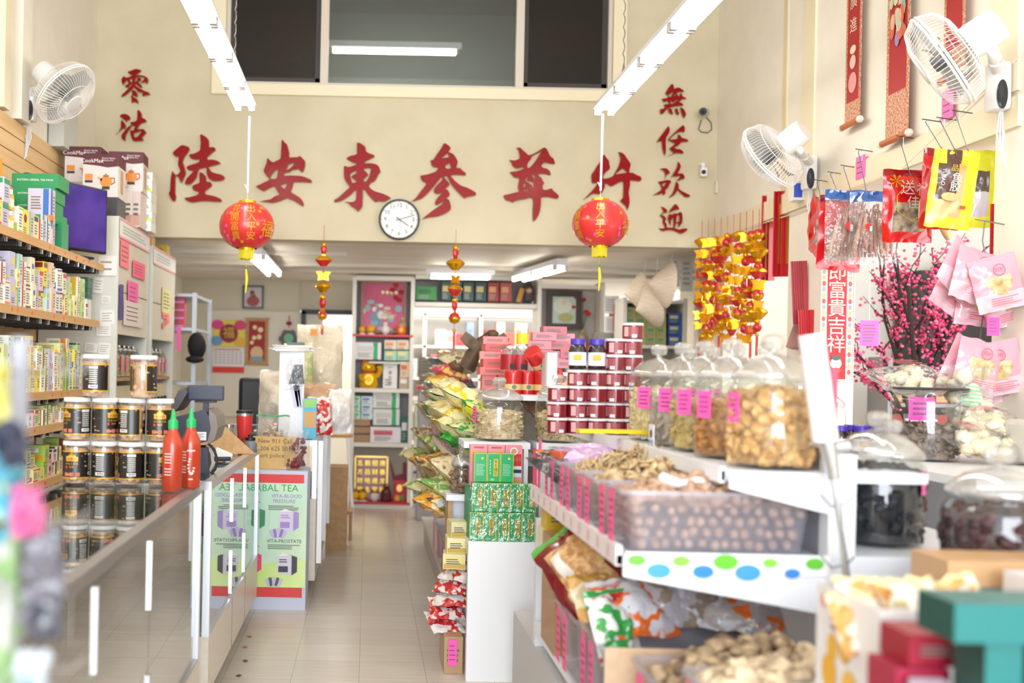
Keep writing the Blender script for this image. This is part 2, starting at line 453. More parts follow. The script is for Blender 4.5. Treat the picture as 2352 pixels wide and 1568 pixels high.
# each runs from its far end back towards the shop front
lamp('strip_lamp', 'long hanging double fluorescent strip at the upper left, over the left counter', p, PI, 8, .56, .045, None, 2)
lamp('strip_lamp', 'long hanging double fluorescent strip at the upper right, hung on twisted chains', q, PI, 8, .56, .045, None, 2)
p = at(590, 588, 8.15); lamp('ceiling_lamp', 'double fluorescent lamp on the low ceiling, behind the left red lantern', (p.x, p.y, 2.27), 0, 2, .75, .05, None)
p = at(1290, 600, 8.5); lamp('ceiling_lamp', 'double fluorescent lamp on the low ceiling, right of the hanging gold ornaments', (p.x, p.y, 2.27), math.radians(9), 2, .6, .05, None)
p = at(1133, 622, 9.6); lamp('ceiling_lamp', 'crosswise fluorescent lamp above the shelf of green and red tins', (p.x, p.y, 2.28), PI/2, 1, .62, .04, None)
lamp('ceiling_lamp', 'fluorescent lamp glowing in the dim loft behind the long upper window', (.75, YB+1.2, 4.17), PI/2, 1, 1.15, .012, None)
lamp('ceiling_lamp', 'fluorescent lamp in the bright storeroom seen through the far doorway', (.3, 12.3, 2.2), PI/2, 1, 1.2, .04, None)
area('storeroom_light', (1.2, 12.2, 2.3), (0, 0, 0), 3.5, 1.2, 60, (1, .97, .92))
area('side_room_light', (4.4, 5.8, 3.3), (0, 0, 0), 2, 2, 45, (1, .97, .93))
# ------------------------------------------------------------------ cut-out characters on the lettered wall
LACQUER = mat('900A12', .3, 0, .03)
LACQUER.node_tree.nodes['Principled BSDF'].inputs['Specular IOR Level'].default_value = .15
EDGE = mat('B09A50', .5)
def outline_mesh(groups, thick, grow=0):
    """Flat cut-out letters: each group is an outline with its holes, in metres on the wall."""
    vs = []; fs = []
    for g in groups:
        c = bpy.data.curves.new('cutout', 'CURVE'); c.dimensions = '2D'; c.fill_mode = 'BOTH'; c.extrude = thick/2; c.offset = grow
        for poly in g:
            sp = c.splines.new('POLY'); sp.points.add(len(poly)-1); sp.use_cyclic_u = True
            for q, (x, y) in zip(sp.points, poly): q.co = (x, y, 0, 1)
        o = bpy.data.objects.new('cutout', c); COL.objects.link(o); bpy.context.view_layer.update()
        dg = bpy.context.evaluated_depsgraph_get(); e = o.evaluated_get(dg); me = e.to_mesh(); k = len(vs)
        vs += [v.co.copy() for v in me.vertices]; fs += [[i+k for i in p.vertices] for p in me.polygons]
        e.to_mesh_clear(); bpy.data.objects.remove(o); bpy.data.curves.remove(c)
    return vs, fs
def soft(poly):
    """Round a traced outline a little."""
    n = len(poly); out = []
    for i in range(n):
        p0, p1, p2, p3 = poly[i-1], poly[i], poly[(i+1) % n], poly[(i+2) % n]
        out.append(p1)
        out.append(tuple((-p0[k]+9*p1[k]+9*p2[k]-p3[k])/16 for k in (0, 1)))
    return out
def character(label, group, ox, oy, k, groups):
    def pt(x, y):
        p = at(ox+x/k, oy+y/k, YB); return (p.x, p.z)
    gs = [[soft([pt(*p) for p in poly]) for poly in g] for g in groups]
    mb = MB()
    M = T(0, YB-.016, 0) @ RX(PI/2)
    vs, fs = outline_mesh(gs, .02); mb.add(vs, fs, LACQUER, M)
    vs, fs = outline_mesh(gs, .008, .004); mb.add(vs, fs, EDGE, T(0, YB-.006, 0) @ RX(PI/2))
    return single(mb, 'wall_character', label, 'sign', group)
def PL(s):
    v = [int(x) for x in s.replace(',', ' ').split()]
    return list(zip(v[::2], v[1::2]))
G1 = 'large red characters across the wall'; G2 = 'small red characters down the left of the wall'; G3 = 'small red characters down the right of the wall'
character('large red lacquered wall character leftmost of the big row, above the left lantern', G1, 380, 300, 8.713, [
 [PL('708,92 760,105 815,140 855,180 872,220 876,300 884,350 930,342 985,352 1005,385 990,410 850,530 842,570 852,600 920,592 990,600 1060,625 1100,655 1080,675 990,700 870,735 885,770 945,845 1100,885 1165,915 1188,945 1175,980 1130,1005 1030,1015 950,1005 890,970 850,910 832,830 828,745 760,755 680,780 655,830 640,890 625,945 580,1010 520,1065 490,1080 410,1080 412,1020 440,965 500,900 560,840 565,810 500,800 450,775 435,742 470,715 560,685 660,650 690,620 685,580 620,585 545,572 510,545 490,500 510,482 560,478 630,450 690,415 708,385 712,300 718,240')],
 [PL('345,302 440,328 475,345 485,380 470,420 420,490 380,550 352,635 370,690 390,770 412,850 400,900 370,965 328,1040 300,985 280,945 228,900 268,880 310,825 300,780 265,690 270,620 278,535 220,525 180,495 163,455 200,410 260,360')],
 [PL('152,825 170,860 215,900 205,960 203,1100 200,1260 217,1320 205,1400 180,1415 150,1400 120,1350 82,1265 105,1210 112,1100 120,960 135,880')],
 [PL('695,850 740,855 790,900 818,945 826,1030 890,1035 930,1070 930,1110 890,1150 810,1210 800,1250 815,1285 960,1315 1050,1345 1115,1380 1125,1405 1100,1428 950,1420 800,1412 650,1425 560,1440 500,1430 430,1395 402,1352 460,1350 560,1325 640,1298 675,1270 680,1235 590,1200 560,1170 558,1110 630,1080 690,1050 695,1000 690,920')]])
character('large red lacquered wall character second in the big row, with a roof stroke over it', G1, 580, 310, 8.713, [
 [PL('597,110 640,160 690,205 715,290 735,370 737,460 820,458 900,460 950,432 1000,480 1040,520 1055,560 1045,660 1010,740 975,735 920,685 850,700 800,705 750,745 660,760 632,800 645,830 760,822 870,825 990,835 1090,870 1165,905 1188,935 1165,958 1050,948 900,945 825,955 810,1010 790,1080 770,1145 830,1190 930,1250 990,1310 1025,1380 1015,1420 980,1412 920,1370 840,1320 750,1285 690,1270 600,1305 490,1345 390,1360 300,1345 190,1332 300,1310 380,1290 420,1255 500,1220 545,1200 490,1100 440,1030 340,1070 240,1125 200,1110 85,1040 160,1000 250,955 330,915 345,880 290,820 235,735 250,670 290,570 305,478 350,520 415,560 480,530 560,490 575,420 585,250'),
  PL('500,690 440,740 390,800 360,865 400,890 480,880 510,800 515,720'), PL('850,560 780,575 720,600 700,650 680,715 740,690 800,640 860,575'), PL('695,975 640,980 590,1000 572,1035 610,1065 645,1085 680,1040')]])
character('large red lacquered wall character third in the big row, left of the round clock', G1, 760, 320, 8.713, [
 [PL('525,85 620,110 680,160 695,200 695,245 745,285 830,315 870,340 845,370 740,420 680,455 680,490 780,490 880,505 940,535 970,590 985,660 950,700 910,790 860,850 790,885 760,950 800,1000 880,1050 1000,1085 1090,1120 1188,1175 1130,1215 1060,1248 970,1240 905,1255 870,1240 790,1160 740,1100 690,1025 660,1008 635,1030 638,1130 632,1240 630,1330 600,1390 545,1440 515,1415 465,1370 405,1340 370,1290 310,1262 420,1265 480,1245 505,1200 512,1100 508,1030 475,1030 400,1110 300,1180 200,1235 90,1258 70,1245 95,1205 130,1195 220,1115 300,1040 380,965 345,905 285,815 268,740 265,640 272,545 345,565 420,550 500,520 515,490 430,465 320,388 420,335 525,300'),
  PL('505,632 440,660 385,705 400,800 425,880 500,870 515,850 490,820 415,755 490,705 515,670'), PL('660,595 700,585 770,580 805,600 795,660 770,750 720,840 680,860 650,835 660,800 740,715 690,655 660,625')]])
character('large red lacquered wall character fourth in the big row, right of the round clock', G1, 940, 325, 8.25, [
 [PL('655,50 710,65 770,115 770,150 738,210 800,232 850,275 905,370 905,420 885,510 960,515 1000,560 1060,605 1050,645 930,635 780,645 830,720 900,790 985,850 1080,880 1190,935 1260,990 1235,1025 1100,1050 1045,1075 990,1030 900,940 830,860 770,770 715,660 650,680 700,740 750,800 745,840 675,905 720,925 760,1000 745,1045 690,1080 745,1115 780,1220 775,1290 720,1340 620,1390 520,1420 360,1440 260,1465 360,1380 480,1290 600,1210 660,1150 600,1160 540,1200 495,1195 495,1140 540,1070 620,975 540,995 480,975 470,920 520,840 600,765 635,700 605,685 550,740 450,870 350,980 250,1070 160,1110 60,1135 130,1075 220,950 325,810 260,760 225,710 220,655 300,645 420,610 505,575 550,500 470,490 425,450 410,365 450,365 520,260 600,150'),
  PL('715,232 660,280 605,328 740,310 755,295 735,245'), PL('765,415 730,435 675,470 700,525 790,512 775,450')]])
character('large red lacquered wall character fifth in the big row, with a grass-top stroke', G1, 1150, 330, 8.714, [
 [PL('320,95 385,95 430,140 490,190 545,240 620,225 740,165 820,110 870,90 920,130 960,220 985,265 1040,305 1070,380 1065,410 980,405 880,380 820,420 805,460 850,500 910,510 970,560 990,610 975,632 900,615 800,605 740,625 760,660 810,700 835,760 860,790 830,850 840,930 930,930 1010,905 1040,950 1110,1005 1150,1050 1140,1090 1080,1100 960,1070 870,1070 800,1090 795,1200 770,1370 720,1480 655,1550 640,1450 640,1300 650,1200 640,1120 600,1080 500,1105 380,1125 280,1150 235,1180 180,1150 110,1135 65,1075 65,1040 160,1020 300,985 360,965 345,880 355,800 365,695 270,680 215,610 190,578 300,565 440,520 450,480 400,480 310,500 240,450 215,390 180,335 250,350 370,310 370,200 350,130'),
  PL('795,160 740,190 620,260 600,310 530,400 525,490 580,485 660,400 740,280 805,175'), PL('600,632 668,628 678,690 655,712 632,665'), PL('548,655 490,720 495,765 540,785 612,840 632,895 652,878 657,792 600,762 522,732'), PL('470,790 498,812 488,850 448,890 452,830'), PL('452,936 520,918 572,936 520,950 457,958')]])
character('large red lacquered wall character rightmost of the big row, behind the right lantern', G1, 1330, 340, 9.8, [
 [PL('550,165 600,235 655,300 665,380 680,440 670,480 600,540 540,610 525,690 580,700 680,680 760,635 800,570 870,440 910,330 925,220 885,105 960,130 1010,170 1060,250 1140,360 1135,420 1110,560 1190,570 1270,615 1360,650 1385,700 1370,740 1330,750 1200,735 1130,740 1130,840 1100,1000 1110,1100 1120,1240 1075,1385 1040,1310 920,1195 980,1130 990,980 990,800 960,755 860,790 740,855 680,850 580,790 560,900 530,950 500,1010 440,1040 300,1030 200,1095 120,1140 200,1060 300,950 380,850 400,780 310,795 280,750 275,610 330,530 400,410 470,320 520,200'), PL('960,470 880,530 800,605 900,590 1050,570 1070,558 1020,500')]])
character('small red wall character at the upper left, the higher of the two', G2, 265, 150, 17.42, [
 [PL('535,290 640,260 760,205 860,180 1015,220 1030,250 950,325 855,395 860,430 1000,432 1130,450 1250,500 1318,575 1318,650 1285,745 1235,715 1180,690 1060,708 1140,640 1195,560 1185,515 1100,490 960,482 860,495 825,530 810,600 800,700 860,690 905,610 905,530 990,530 1035,570 1020,620 925,700 1000,770 1050,820 1075,880 1050,910 980,880 900,810 830,770 800,790 820,840 950,930 1150,1040 1310,1100 1390,1160 1360,1195 1220,1215 1130,1240 1105,1200 1130,1090 1000,1095 920,1060 830,960 755,905 680,980 560,1090 420,1210 330,1250 270,1265 320,1190 460,1050 600,920 690,830 695,770 640,780 570,860 520,900 450,895 420,855 500,810 560,750 530,680 480,630 430,650 380,720 330,780 300,740 275,600 310,540 360,470 430,520 520,520 640,480 700,440 690,400 600,370'), PL('590,580 680,550 710,570 715,650 690,710 640,720 610,660')],
 [PL('690,1040 770,1035 840,1080 890,1150 900,1230 880,1280 820,1260 750,1220 705,1240 740,1300 850,1360 910,1420 930,1530 870,1510 790,1475 670,1500 690,1430 660,1320 670,1250 700,1210 705,1140')]])
character('small red wall character at the upper left, just above the boxed kettles', G2, 265, 245, 17.42, [
 [PL('215,400 290,335 370,320 460,330 560,390 605,460 580,530 490,565 455,610 400,550 300,470')], [PL('265,575 350,650 410,730 430,800 395,900 330,885 260,920 170,990 240,900 255,750')],
 [PL('655,770 600,890 500,1030 430,1160 415,1260 405,1370 360,1350 290,1290 275,1200 300,1130 420,980 540,840')],
 [PL('935,160 1000,210 1050,300 1070,380 1070,460 1180,510 1250,580 1220,630 1110,670 1000,720 950,810 890,900 920,930 1120,925 1190,970 1240,1060 1190,1120 1110,1210 1090,1250 1130,1350 1100,1375 940,1385 800,1395 740,1370 690,1290 650,1180 630,1050 635,965 700,990 750,980 790,890 820,800 740,780 670,750 640,680 660,645 780,630 870,590 900,480 910,300 910,200'), PL('1040,990 940,1020 760,1080 755,1130 780,1240 850,1255 960,1180 1050,1060 1070,1010')]])
character('small red wall character topmost of the right-hand column', G3, 1500, 185, 17.42, [
 [PL('735,165 780,240 810,370 900,330 1000,315 1090,370 1200,440 1160,470 1050,465 960,490 910,540 950,620 1000,670 1030,640 1075,535 1120,600 1150,670 1290,735 1230,755 1120,760 1060,830 1000,900 1110,930 1165,1010 1040,1025 860,1045 680,1090 560,1140 460,1220 400,1300 340,1355 290,1340 265,1270 280,1170 350,1165 460,1110 450,1060 430,985 600,970 620,930 590,870 530,830 440,870 400,850 345,765 440,750 550,720 590,650 640,690 700,670 740,570 790,560 800,520 750,480 690,530 600,590 520,590 490,540 510,460 600,320 680,220'), PL('830,560 880,590 870,650 830,660 790,620'), PL('700,800 740,850 790,870 850,800 900,810 980,750 960,800 870,880 760,950 660,960 670,850')],
 [PL('600,1150 700,1165 720,1250 760,1340 730,1365 660,1330 610,1260')], [PL('870,1150 940,1160 960,1260 1005,1350 960,1385 900,1320 870,1230')], [PL('1080,1110 1180,1170 1250,1290 1275,1400 1210,1500 1160,1430 1110,1280')]])
character('small red wall character second from the top of the right-hand column', G3, 1500, 280, 17.42, [
 [PL('590,200 610,260 630,350 590,480 520,600 480,680 470,900 475,1130 450,1330 400,1230 350,1040 335,800 300,770 150,805 240,650 400,440 520,280')],
 [PL('1180,155 1230,370 1195,420 1090,400 960,440 820,520 700,630 650,700 660,740 900,710 960,680 990,530 1040,570 1130,670 1280,710 1370,770 1340,800 1180,810 1080,840 990,940 830,1030 820,1070 920,1110 1040,1115 1130,1180 1185,1260 1120,1275 960,1255 830,1270 720,1320 810,1240 720,1180 660,1080 670,1050 740,1010 850,890 830,850 740,820 620,745 610,690 720,570 900,390')]])
character('small red wall character third from the top of the right-hand column, by the white camera', G3, 1500, 365, 16.5, [
 [PL('275,390 380,375 480,385 560,460 590,520 585,570 500,590 445,690 450,600 410,490 340,430')], [PL('930,140 1000,240 1000,350 960,450 900,540 920,575 1080,575 1130,640 1160,730 1140,755 1050,770 950,830 890,820 970,750 1000,660 930,645 840,680 770,650 690,695 770,550 890,330 915,230')],
 [PL('190,890 320,860 480,820 600,825 650,880 590,970 540,1090 430,1200 435,1290 390,1370 320,1310 220,1340 40,1365 150,1290 290,1190 300,1090 270,1000'), PL('480,905 400,910 310,980 330,1050 370,1080 430,1000')],
 [PL('855,890 920,960 940,1060 930,1130 1020,1220 1200,1310 1370,1400 1300,1445 1190,1445 1120,1390 1000,1270 900,1190 800,1340 740,1390 610,1450 720,1310 790,1130 830,980')]])
character('small red wall character lowest of the right-hand column', G3, 1500, 460, 17.42, [
 [PL('320,280 420,320 500,380 520,430 515,500 400,500 300,600 400,640 460,700 485,770 440,850 460,910 510,980 520,1100 650,1110 820,1120 1000,1190 1130,1160 1240,1140 1345,1165 1250,1260 1090,1340 950,1280 780,1210 620,1190 480,1210 380,1235 300,1200 230,1130 330,1150 450,1120 430,1020 370,900 370,740 270,615 370,520 385,410')],
 [PL('855,170 940,240 1010,360 900,370 740,430 640,490 670,390 760,280')],
 [PL('640,570 740,600 820,540 940,550 1050,490 1130,560 1130,880 1080,960 1010,1060 980,920 890,910 860,1010 830,1120 800,1110 800,720 700,780 670,870 670,970 620,880 580,760 590,660'), PL('920,620 1010,600 1035,680 1020,850 960,890 885,890')]])

# ------------------------------------------------------------------ clock, cameras, junction box
p = at(917, 504, YB-.03)
t = thing('wall_clock', 'round white wall clock with a black rim, hanging under the red characters', 'clock', p)
R_ = .152
MB().lathe([(R_-.012, -.012), (R_, -.01), (R_+.002, .006), (R_-.004, .022), (R_-.011, .022), (R_-.013, .004)], BLACK, 48, M=RX(PI/2), cap=False).build('rim', t, 40)
mb = MB(RX(PI/2)); mb.disc(R_-.008, mat('E9E6E2', .4), T(0, 0, .002), n=48)
for i in range(12):
    a = PI/2-2*PI*(i+1)/12
    mb.text(str(i+1), .042, mat('57534F', .6), T(0, 0, .004), .106*math.cos(a), .106*math.sin(a))
    mb.box((.134*math.cos(a), .134*math.sin(a), .004), (.004, .008, .001), mat('57534F', .6))
mb.build('dial', t)
HD = mat('4A4A4C', .4)
for nm, ang, L, w in (('hour_hand', -33, .085, .006), ('minute_hand', 17, .118, .0045), ('second_hand', -72, .07, .0018)):
    MB(RX(PI/2) @ RZ(math.radians(ang))).box((L/2-.014, 0, .009), (L+.028, w, .002), HD).build(nm, t)
p = at(1618, 258, YB-.08)
t = thing('security_camera', 'grey bullet security camera with looped wires, high on the wall at the right', 'camera', p)
M = RZ(math.radians(-25)) @ RX(math.radians(100))
MB(M).cyl((0, 0, -.02), .034, .1, mat('BDB6A4', .4), 18).build('housing', t, 40)
MB(M).cyl((0, 0, .078), .03, .006, BLACK, 18).ball((0, 0, .084), .014, mat('30343C', .1), 8).build('camera_lens', t)
MB().tube([(0, .08, 0), (0, .02, .02)], .012, mat('BDB6A4', .4)).build('mount', t)
MB().tube([(.04, .07, -.02), (.075, .07, -.06), (.08, .07, -.11), (.05, .07, -.135), (0, .07, -.13), (-.02, .07, -.11), (0, .07, -.04)], .004, mat('4A4640')).build('cable', t)
p = at(1616, 395, YB-.04)
t = thing('security_camera', 'small white camera with a black eye, below the grey bullet camera', 'camera', p)
MB().rbox((0, 0, 0), (.052, .05, .075), WHITE_METAL, .02).build('housing', t, 50)
MB().lathe([(.016, 0), (.016, .006)], BLACK, 14, M=T(-.008, -.026, -.005) @ RX(PI/2)).build('camera_lens', t)
MB().ball((0, .015, .055), .02, WHITE_METAL, 10).cyl((0, .036, .06), .03, .006, WHITE_METAL, M=RX(0)).build('mount', t)
p = at(1649, 430, YB-.02)
single(MB().box((p.x, p.y, p.z), (.045, .035, .09), mat('E6DCC6', .5)).box((p.x+.005, p.y+.01, p.z-.09), (.018, .015, .09), mat('E6DCC6', .5)), 'junction_box', 'cream cable box in the corner beside the white camera', 'box')
mb = MB(); q = [at(x, y, YB-.012) for x, y in ((1660, 0), (1657, 150), (1655, 300), (1652, 350), (1648, 395), (1652, 420))]
mb.tube(q, .006, mat('D8CCAE', .6))
single(mb, 'cable_conduit', 'thin cable conduit running down the right corner of the lettered wall', 'conduit')

# ------------------------------------------------------------------ red lanterns
GP = mat('E2B02A', .35, .3)
def lantern(px, py, d, label, cols, rz, clip):
    c = at(px, py, d); t = thing('paper_lantern', label, 'lantern', c, rz)
    r, hz = .178, .156; prof = []
    n = 44
    for i in range(n+1):
        a = -PI/2+PI*(.13+.74*i/n)
        prof.append((r*math.cos(a)*(1+.006*(i % 2)), hz*1.02*math.sin(a)))
    m = nmat('lantern_red', 'CE2226', 'DE3434', 3, .32, 0, (1, 1, 1), 2, coat=.35)
    body = MB().lathe(prof, m, 40, cap=False).build('lantern_body', t, 60)
    z = prof[-1][1]
    MB().lathe([(.058, z-.004), (.058, z+.016), (.05, z+.018)], gold('F0C020'), 24).build('top_rim', t, 40)
    MB().lathe([(.052, -z-.012), (.054, -z+.006)], gold('F0C020'), 24).build('bottom_rim', t, 40)
    rim = [c for c in t.children if c.name.startswith('bottom_rim')][0]
    YF = mat('E8D838', .6)
    mb = MB()
    for k in range(26):
        a = 2*PI*k/26; mb.tube([(.044*math.cos(a), .044*math.sin(a), -z-.008), (.043*math.cos(a), .043*math.sin(a), -z-.07+RN.uniform(-.004, .004))], .0058, YF, 4)
    mb.build('fringe', rim)
    MB().tube([(0, 0, -z), (0, 0, -z-.12)], .0015, YF, 4).tube([(0, 0, -z-.12), (0, 0, -z-.135)], .006, mat('1E9A48')).tube([(0, 0, -z-.13), (.002, 0, -z-.15), (.006, 0, -z-.2), (0, 0, -z-.29)], [.004, .008, .011, .004], YF, 7).build('tassel', t, 60)
    mb = MB(); S = .035
    def onball(lat, lon):
        la = math.radians(lat); lo = math.radians(lon)
        return RZ(lo) @ T(0, -r*math.cos(la)*1.0-.003, hz*math.sin(la)*1.02) @ RX(PI/2-la*.8)
    for lon, word in cols:
        for i, ch in enumerate(word):
            mb.text(ch, .062, GP, onball(34-i*22, lon))
    mb.text('福', .115, GP, onball(-14, cols[-1][0]+38))
    FL = mat('F060A0', .4)
    for k in range(34):
        la, lo = RN.uniform(-50, 45), RN.uniform(-90, 90); M = onball(la, lo)
        if any(abs(lo-q[0]) < 11 for q in cols): continue
        for i in range(5):
            mb.disc(.0055, FL if k % 3 else GP, M, .007*math.cos(i*2*PI/5), .007*math.sin(i*2*PI/5), 6)
    mb.build('printed_pattern', body)
    top = clip
    mb = MB(); mb.tube([(0, 0, z+.01), (0, 0, z+.07)], .0018, WHITE, 4)
    mb.tube([(0, 0, z+.07), (.004, 0, top-.02)], .0075, mat('D5E6EE', .4), 6)
    mb.tube([(.002, 0, z+.09), (-.02, 0, z+.125)], .005, mat('D5E6EE', .4), 5)
    mb.build('hanging_cord', t)
    return t
lantern(567, 519, 6.66, 'red round lantern hanging from the left strip lamp, yellow fringe below', [(-19, '花開富貴'), (16, '出入平安')], 0, .735)
lantern(1378, 514, 6.66, 'red round lantern hanging from the right strip lamp, yellow fringe below', [(-66, '花開富貴'), (-12, '出入平安'), (16, '  ')], 0, .735)
# ------------------------------------------------------------------ slatted wall panel and medicine shelves, left
XS = -1.65                                             # front edge of the shelf boards
MAPLE = nmat('maple_board', 'D8B27C', 'E2C292', 3, .45, 0, (8, .6, 8))
MAPLE_EDGE = nmat('maple_edge', 'C79A64', 'D2A872', 3, .5, 0, (8, .6, 8))
mb = MB(); z = .55
while z < 2.78:
    hh = min(.092, 2.80-z); mb.box((XL+.015, 5.5, z+hh/2), (.024, 3.0, hh), MAPLE); z += .098
mb.box((XL+.005, 5.5, 1.66), (.006, 3.0, 2.2), mat('4A3420', .7))
single(mb, 'slatwall_panel', 'maple slatted wall panel behind the medicine shelves', 'wall panel')
SH = [('top', 2.006, 4.1, 6.33), ('second', 1.655, 4.1, 6.26), ('third', 1.245, 4.1, 6.2), ('fourth', 1.072, 4.2, 6.1), ('lowest', .793, 4.2, 6.1)]
for nm, z, y0, y1 in SH:
    t = thing('wall_shelf', nm+' maple shelf of the medicine wall, on rows of steel brackets', 'shelf', ((XL+XS)/2+.012, (y0+y1)/2, z-.03))
    MB().box((0, 0, .015), (XS-XL-.024, y1-y0, .03), MAPLE).box(((XS-XL-.024)/2, 0, .012), (.006, y1-y0, .042), MAPLE_EDGE).build('board', t)
    y = y0+.1; k = 0
    while y < y1-.02:
        MB().box((-.005, y-(y0+y1)/2, -.016), (XS-XL-.06, .012, .03), mat('3A3632', .4, .4)).box(((XS-XL)/2-.02, y-(y0+y1)/2, -.016), (.012, .014, .034), CHROME).build('bracket', t)
        y += .19 if k % 2 else .13; k += 1
    for k in range(6):
        yy = RN.uniform(-.5, .9)
        MB().rect(.014, .018, PRICE, AISLE((XS-XL-.024)/2+.0035, yy, .012)).build('price_dot', t)
PAL = {'white': 'F2F0EA', 'cream': 'EFE8CC', 'pale yellow': 'EEE6A0', 'yellow': 'F0D838', 'pale green': 'CBDCA0', 'lime green': 'A6CC5C', 'green': '1E9558', 'dark green': '1F5A42', 'pale blue': 'BFDDEA', 'blue': '2F6FC0', 'red': 'D02A2E', 'pink': 'EFC2CC', 'mustard': 'D8A820', 'lilac': 'C9C2DC', 'maroon': '7E2430', 'orange': 'E8862C', 'grey': 'B9BDC0'}
def carton(name_c, acc, w, d, h, style, M):
    """A medicine carton, its printed side turned to +X, base at z 0, centred on x and y."""
    mb = MB(M); c = mat(PAL[name_c], .42, 0, .15); a = mat(PAL[acc], .42, 0, .15)
    mb.box((0, 0, h/2), (d, w, h), c)
    F = AISLE(d/2+.0006, 0, 0); E = FRONT(0, -w/2-.0006, 0)
    ink = mat('7C8074', .6) if name_c not in ('green', 'dark green', 'red', 'blue', 'maroon') else mat('E8EDE4', .6)
    if style == 0:
        mb.rect(w*.98, h*.2, a, F, 0, h*.86); mb.lines(w*.7, h*.45, ink, F, 4, 0, h*.42)
        mb.rect(d*.9, h*.2, a, E, 0, h*.86); mb.lines(d*.6, h*.4, ink, E, 4, 0, h*.42)
    elif style == 1:
        mb.rect(w*.3, h*.98, a, F, -w*.25, h*.5); mb.lines(w*.45, h*.6, ink, F, 5, w*.2, h*.5)
        mb.rect(d*.25, h*.98, a, E, d*.3, h*.5); mb.lines(d*.5, h*.5, ink, E, 5, -d*.12, h*.5)
    elif style == 2:
        mb.disc(min(w, h)*.26, a, F, 0, h*.66, 12); mb.lines(w*.7, h*.25, ink, F, 3, 0, h*.22)
        mb.rect(d*.9, h*.12, a, E, 0, h*.1); mb.lines(d*.7, h*.5, ink, E, 5, 0, h*.55)
    else:
        mb.rect(w*.98, h*.1, a, F, 0, h*.1); mb.rect(w*.98, h*.07, a, F, 0, h*.93); mb.lines(w*.75, h*.55, ink, F, 5, 0, h*.5)
        mb.rect(d*.9, h*.3, a, E, 0, h*.25); mb.rect(d*.5, h*.25, mat('F4F4F0'), E, 0, h*.7); mb.lines(d*.4, h*.2, ink, E, 3, 0, h*.7)
    return mb
NB = {}
def put(nm, name_c, acc, w, d, h, style, x, y, z, tier, rz=0, extra=''):
    i = NB.get(nm, 0)
    tierw = ('on board', 'second tier', 'third tier', 'fourth tier')[min(tier, 3)]
    o = carton(name_c, acc, w, d, h, style, T(x, y, z) @ RZ(rz))
    return single(o, 'medicine_carton', f'{name_c} carton, {acc} print, {nm} shelf, {ORD[i]} column from near end, {tierw}', 'medicine box', f'medicine cartons on the {nm} shelf')
PALES = ['white', 'cream', 'pale yellow', 'pale green', 'white', 'cream', 'pale yellow', 'lime green', 'pale blue', 'lilac', 'yellow', 'white', 'pink']
ACCS = ['green', 'red', 'lime green', 'yellow', 'blue', 'dark green', 'maroon', 'orange', 'mustard']
def row(nm, z, y0, y1, gap, wmin, wmax, hmin, hmax, tiers, dep=.11, skip=()):
    y = y0
    while y < y1 and NB.get(nm, 0) < 44:
        w = RN.uniform(wmin, wmax); c = RN.choice(PALES); a = RN.choice(ACCS); st = RN.randrange(4); h = RN.uniform(hmin, hmax)
        n = RN.choice(tiers); zz = z+.001
        if not any(s0 < y+w/2 < s1 for s0, s1 in skip):
            for k in range(n):
                if zz+h > z+gap-.004: break
                if k == 2: h = min(h, .055)
                put(nm, c, a, w-.003, dep+RN.uniform(0, .03), h-.001, st, XS-.02-dep/2-RN.uniform(0, .018), y+w/2, zz, k)
                zz += h
            NB[nm] = NB.get(nm, 0)+1
        y += w
row('second', 1.655, 4.42, 6.0, .30, .042, .075, .085, .135, (1, 2, 2, 2))
row('third', 1.245, 4.42, 5.98, .37, .034, .06, .10, .118, (2, 2, 2, 3))
row('fourth', 1.072, 4.62, 5.95, .13, .04, .07, .055, .11, (1, 1, 2))
row('lowest', .793, 4.62, 5.8, .24, .055, .10, .06, .10, (1, 2, 2))
row('top', 2.006, 4.42, 5.42, .34, .055, .085, .10, .16, (1, 1, 2), skip=((4.72, 4.86),))
# specials on the shelves
for i, (y, zz) in enumerate(((4.75, 2.007), (4.80, 2.007), (4.75, 2.107), (4.80, 2.107))):
    t = thing('medicine_bottle', f'white capped oil bottle on the top medicine shelf, {("nearer", "farther")[i % 2]} of the {("lower", "upper")[i//2]} pair', 'bottle', (XS-.045, y, zz), 0, 'white capped oil bottles')
    MB().lathe([(.018, 0), (.019, .004), (.019, .062), (.01, .07), (.01, .074)], mat('D8B45A', .12, 0, .3), 14).build('bottle_body', t, 40)
    MB().lathe([(.0125, .074), (.0125, .095), (.011, .097)], WHITE, 12).build('cap', t, 40)
    MB().lathe([(.0194, .012), (.0194, .05)], mat('F0E6C0', .5), 14, cap=False).build('label_wrap', t, 40)
def flat_box(name, label, cat, c, w, d, h, col, rz=0, group=None, word=None, acc=None, wc='F4F4EE', face='front'):
    mb = MB(T(*c) @ RZ(rz)); mb.box((0, 0, h/2), (w, d, h), mat(col, .42, 0, .15))
    F = FRONT(0, -d/2-.0008, h/2)
    if acc: mb.rect(w*.94, h*.3, mat(acc, .45), F, 0, -h*.3)
    if word: mb.text(word, min(h*.34, w*1.4/len(word)), mat(wc, .5), F, 0, h*.05)
    else: mb.lines(w*.7, h*.4, mat('6E6E68', .6), F, 3)
    return single(mb, name, label, cat, group)
GB = [(5.56, 2.14, .235, .055, 'lowest'), (5.54, 2.197, .21, .06, 'second lowest'), (5.55, 2.258, .22, .07, 'third from the bottom'), (5.57, 2.33, .25, .075, 'topmost')]
for y, z, w, h, s in GB:
    flat_box('gift_carton', f'wide green carton lying flat beside the television, {s} of its stack', 'box', (-1.80, y, z), w, .2, h, '1B8E55', RN.uniform(-.05, .05), 'green flat cartons on the top shelf', 'EASTERN HERBAL TEA PACK', None)
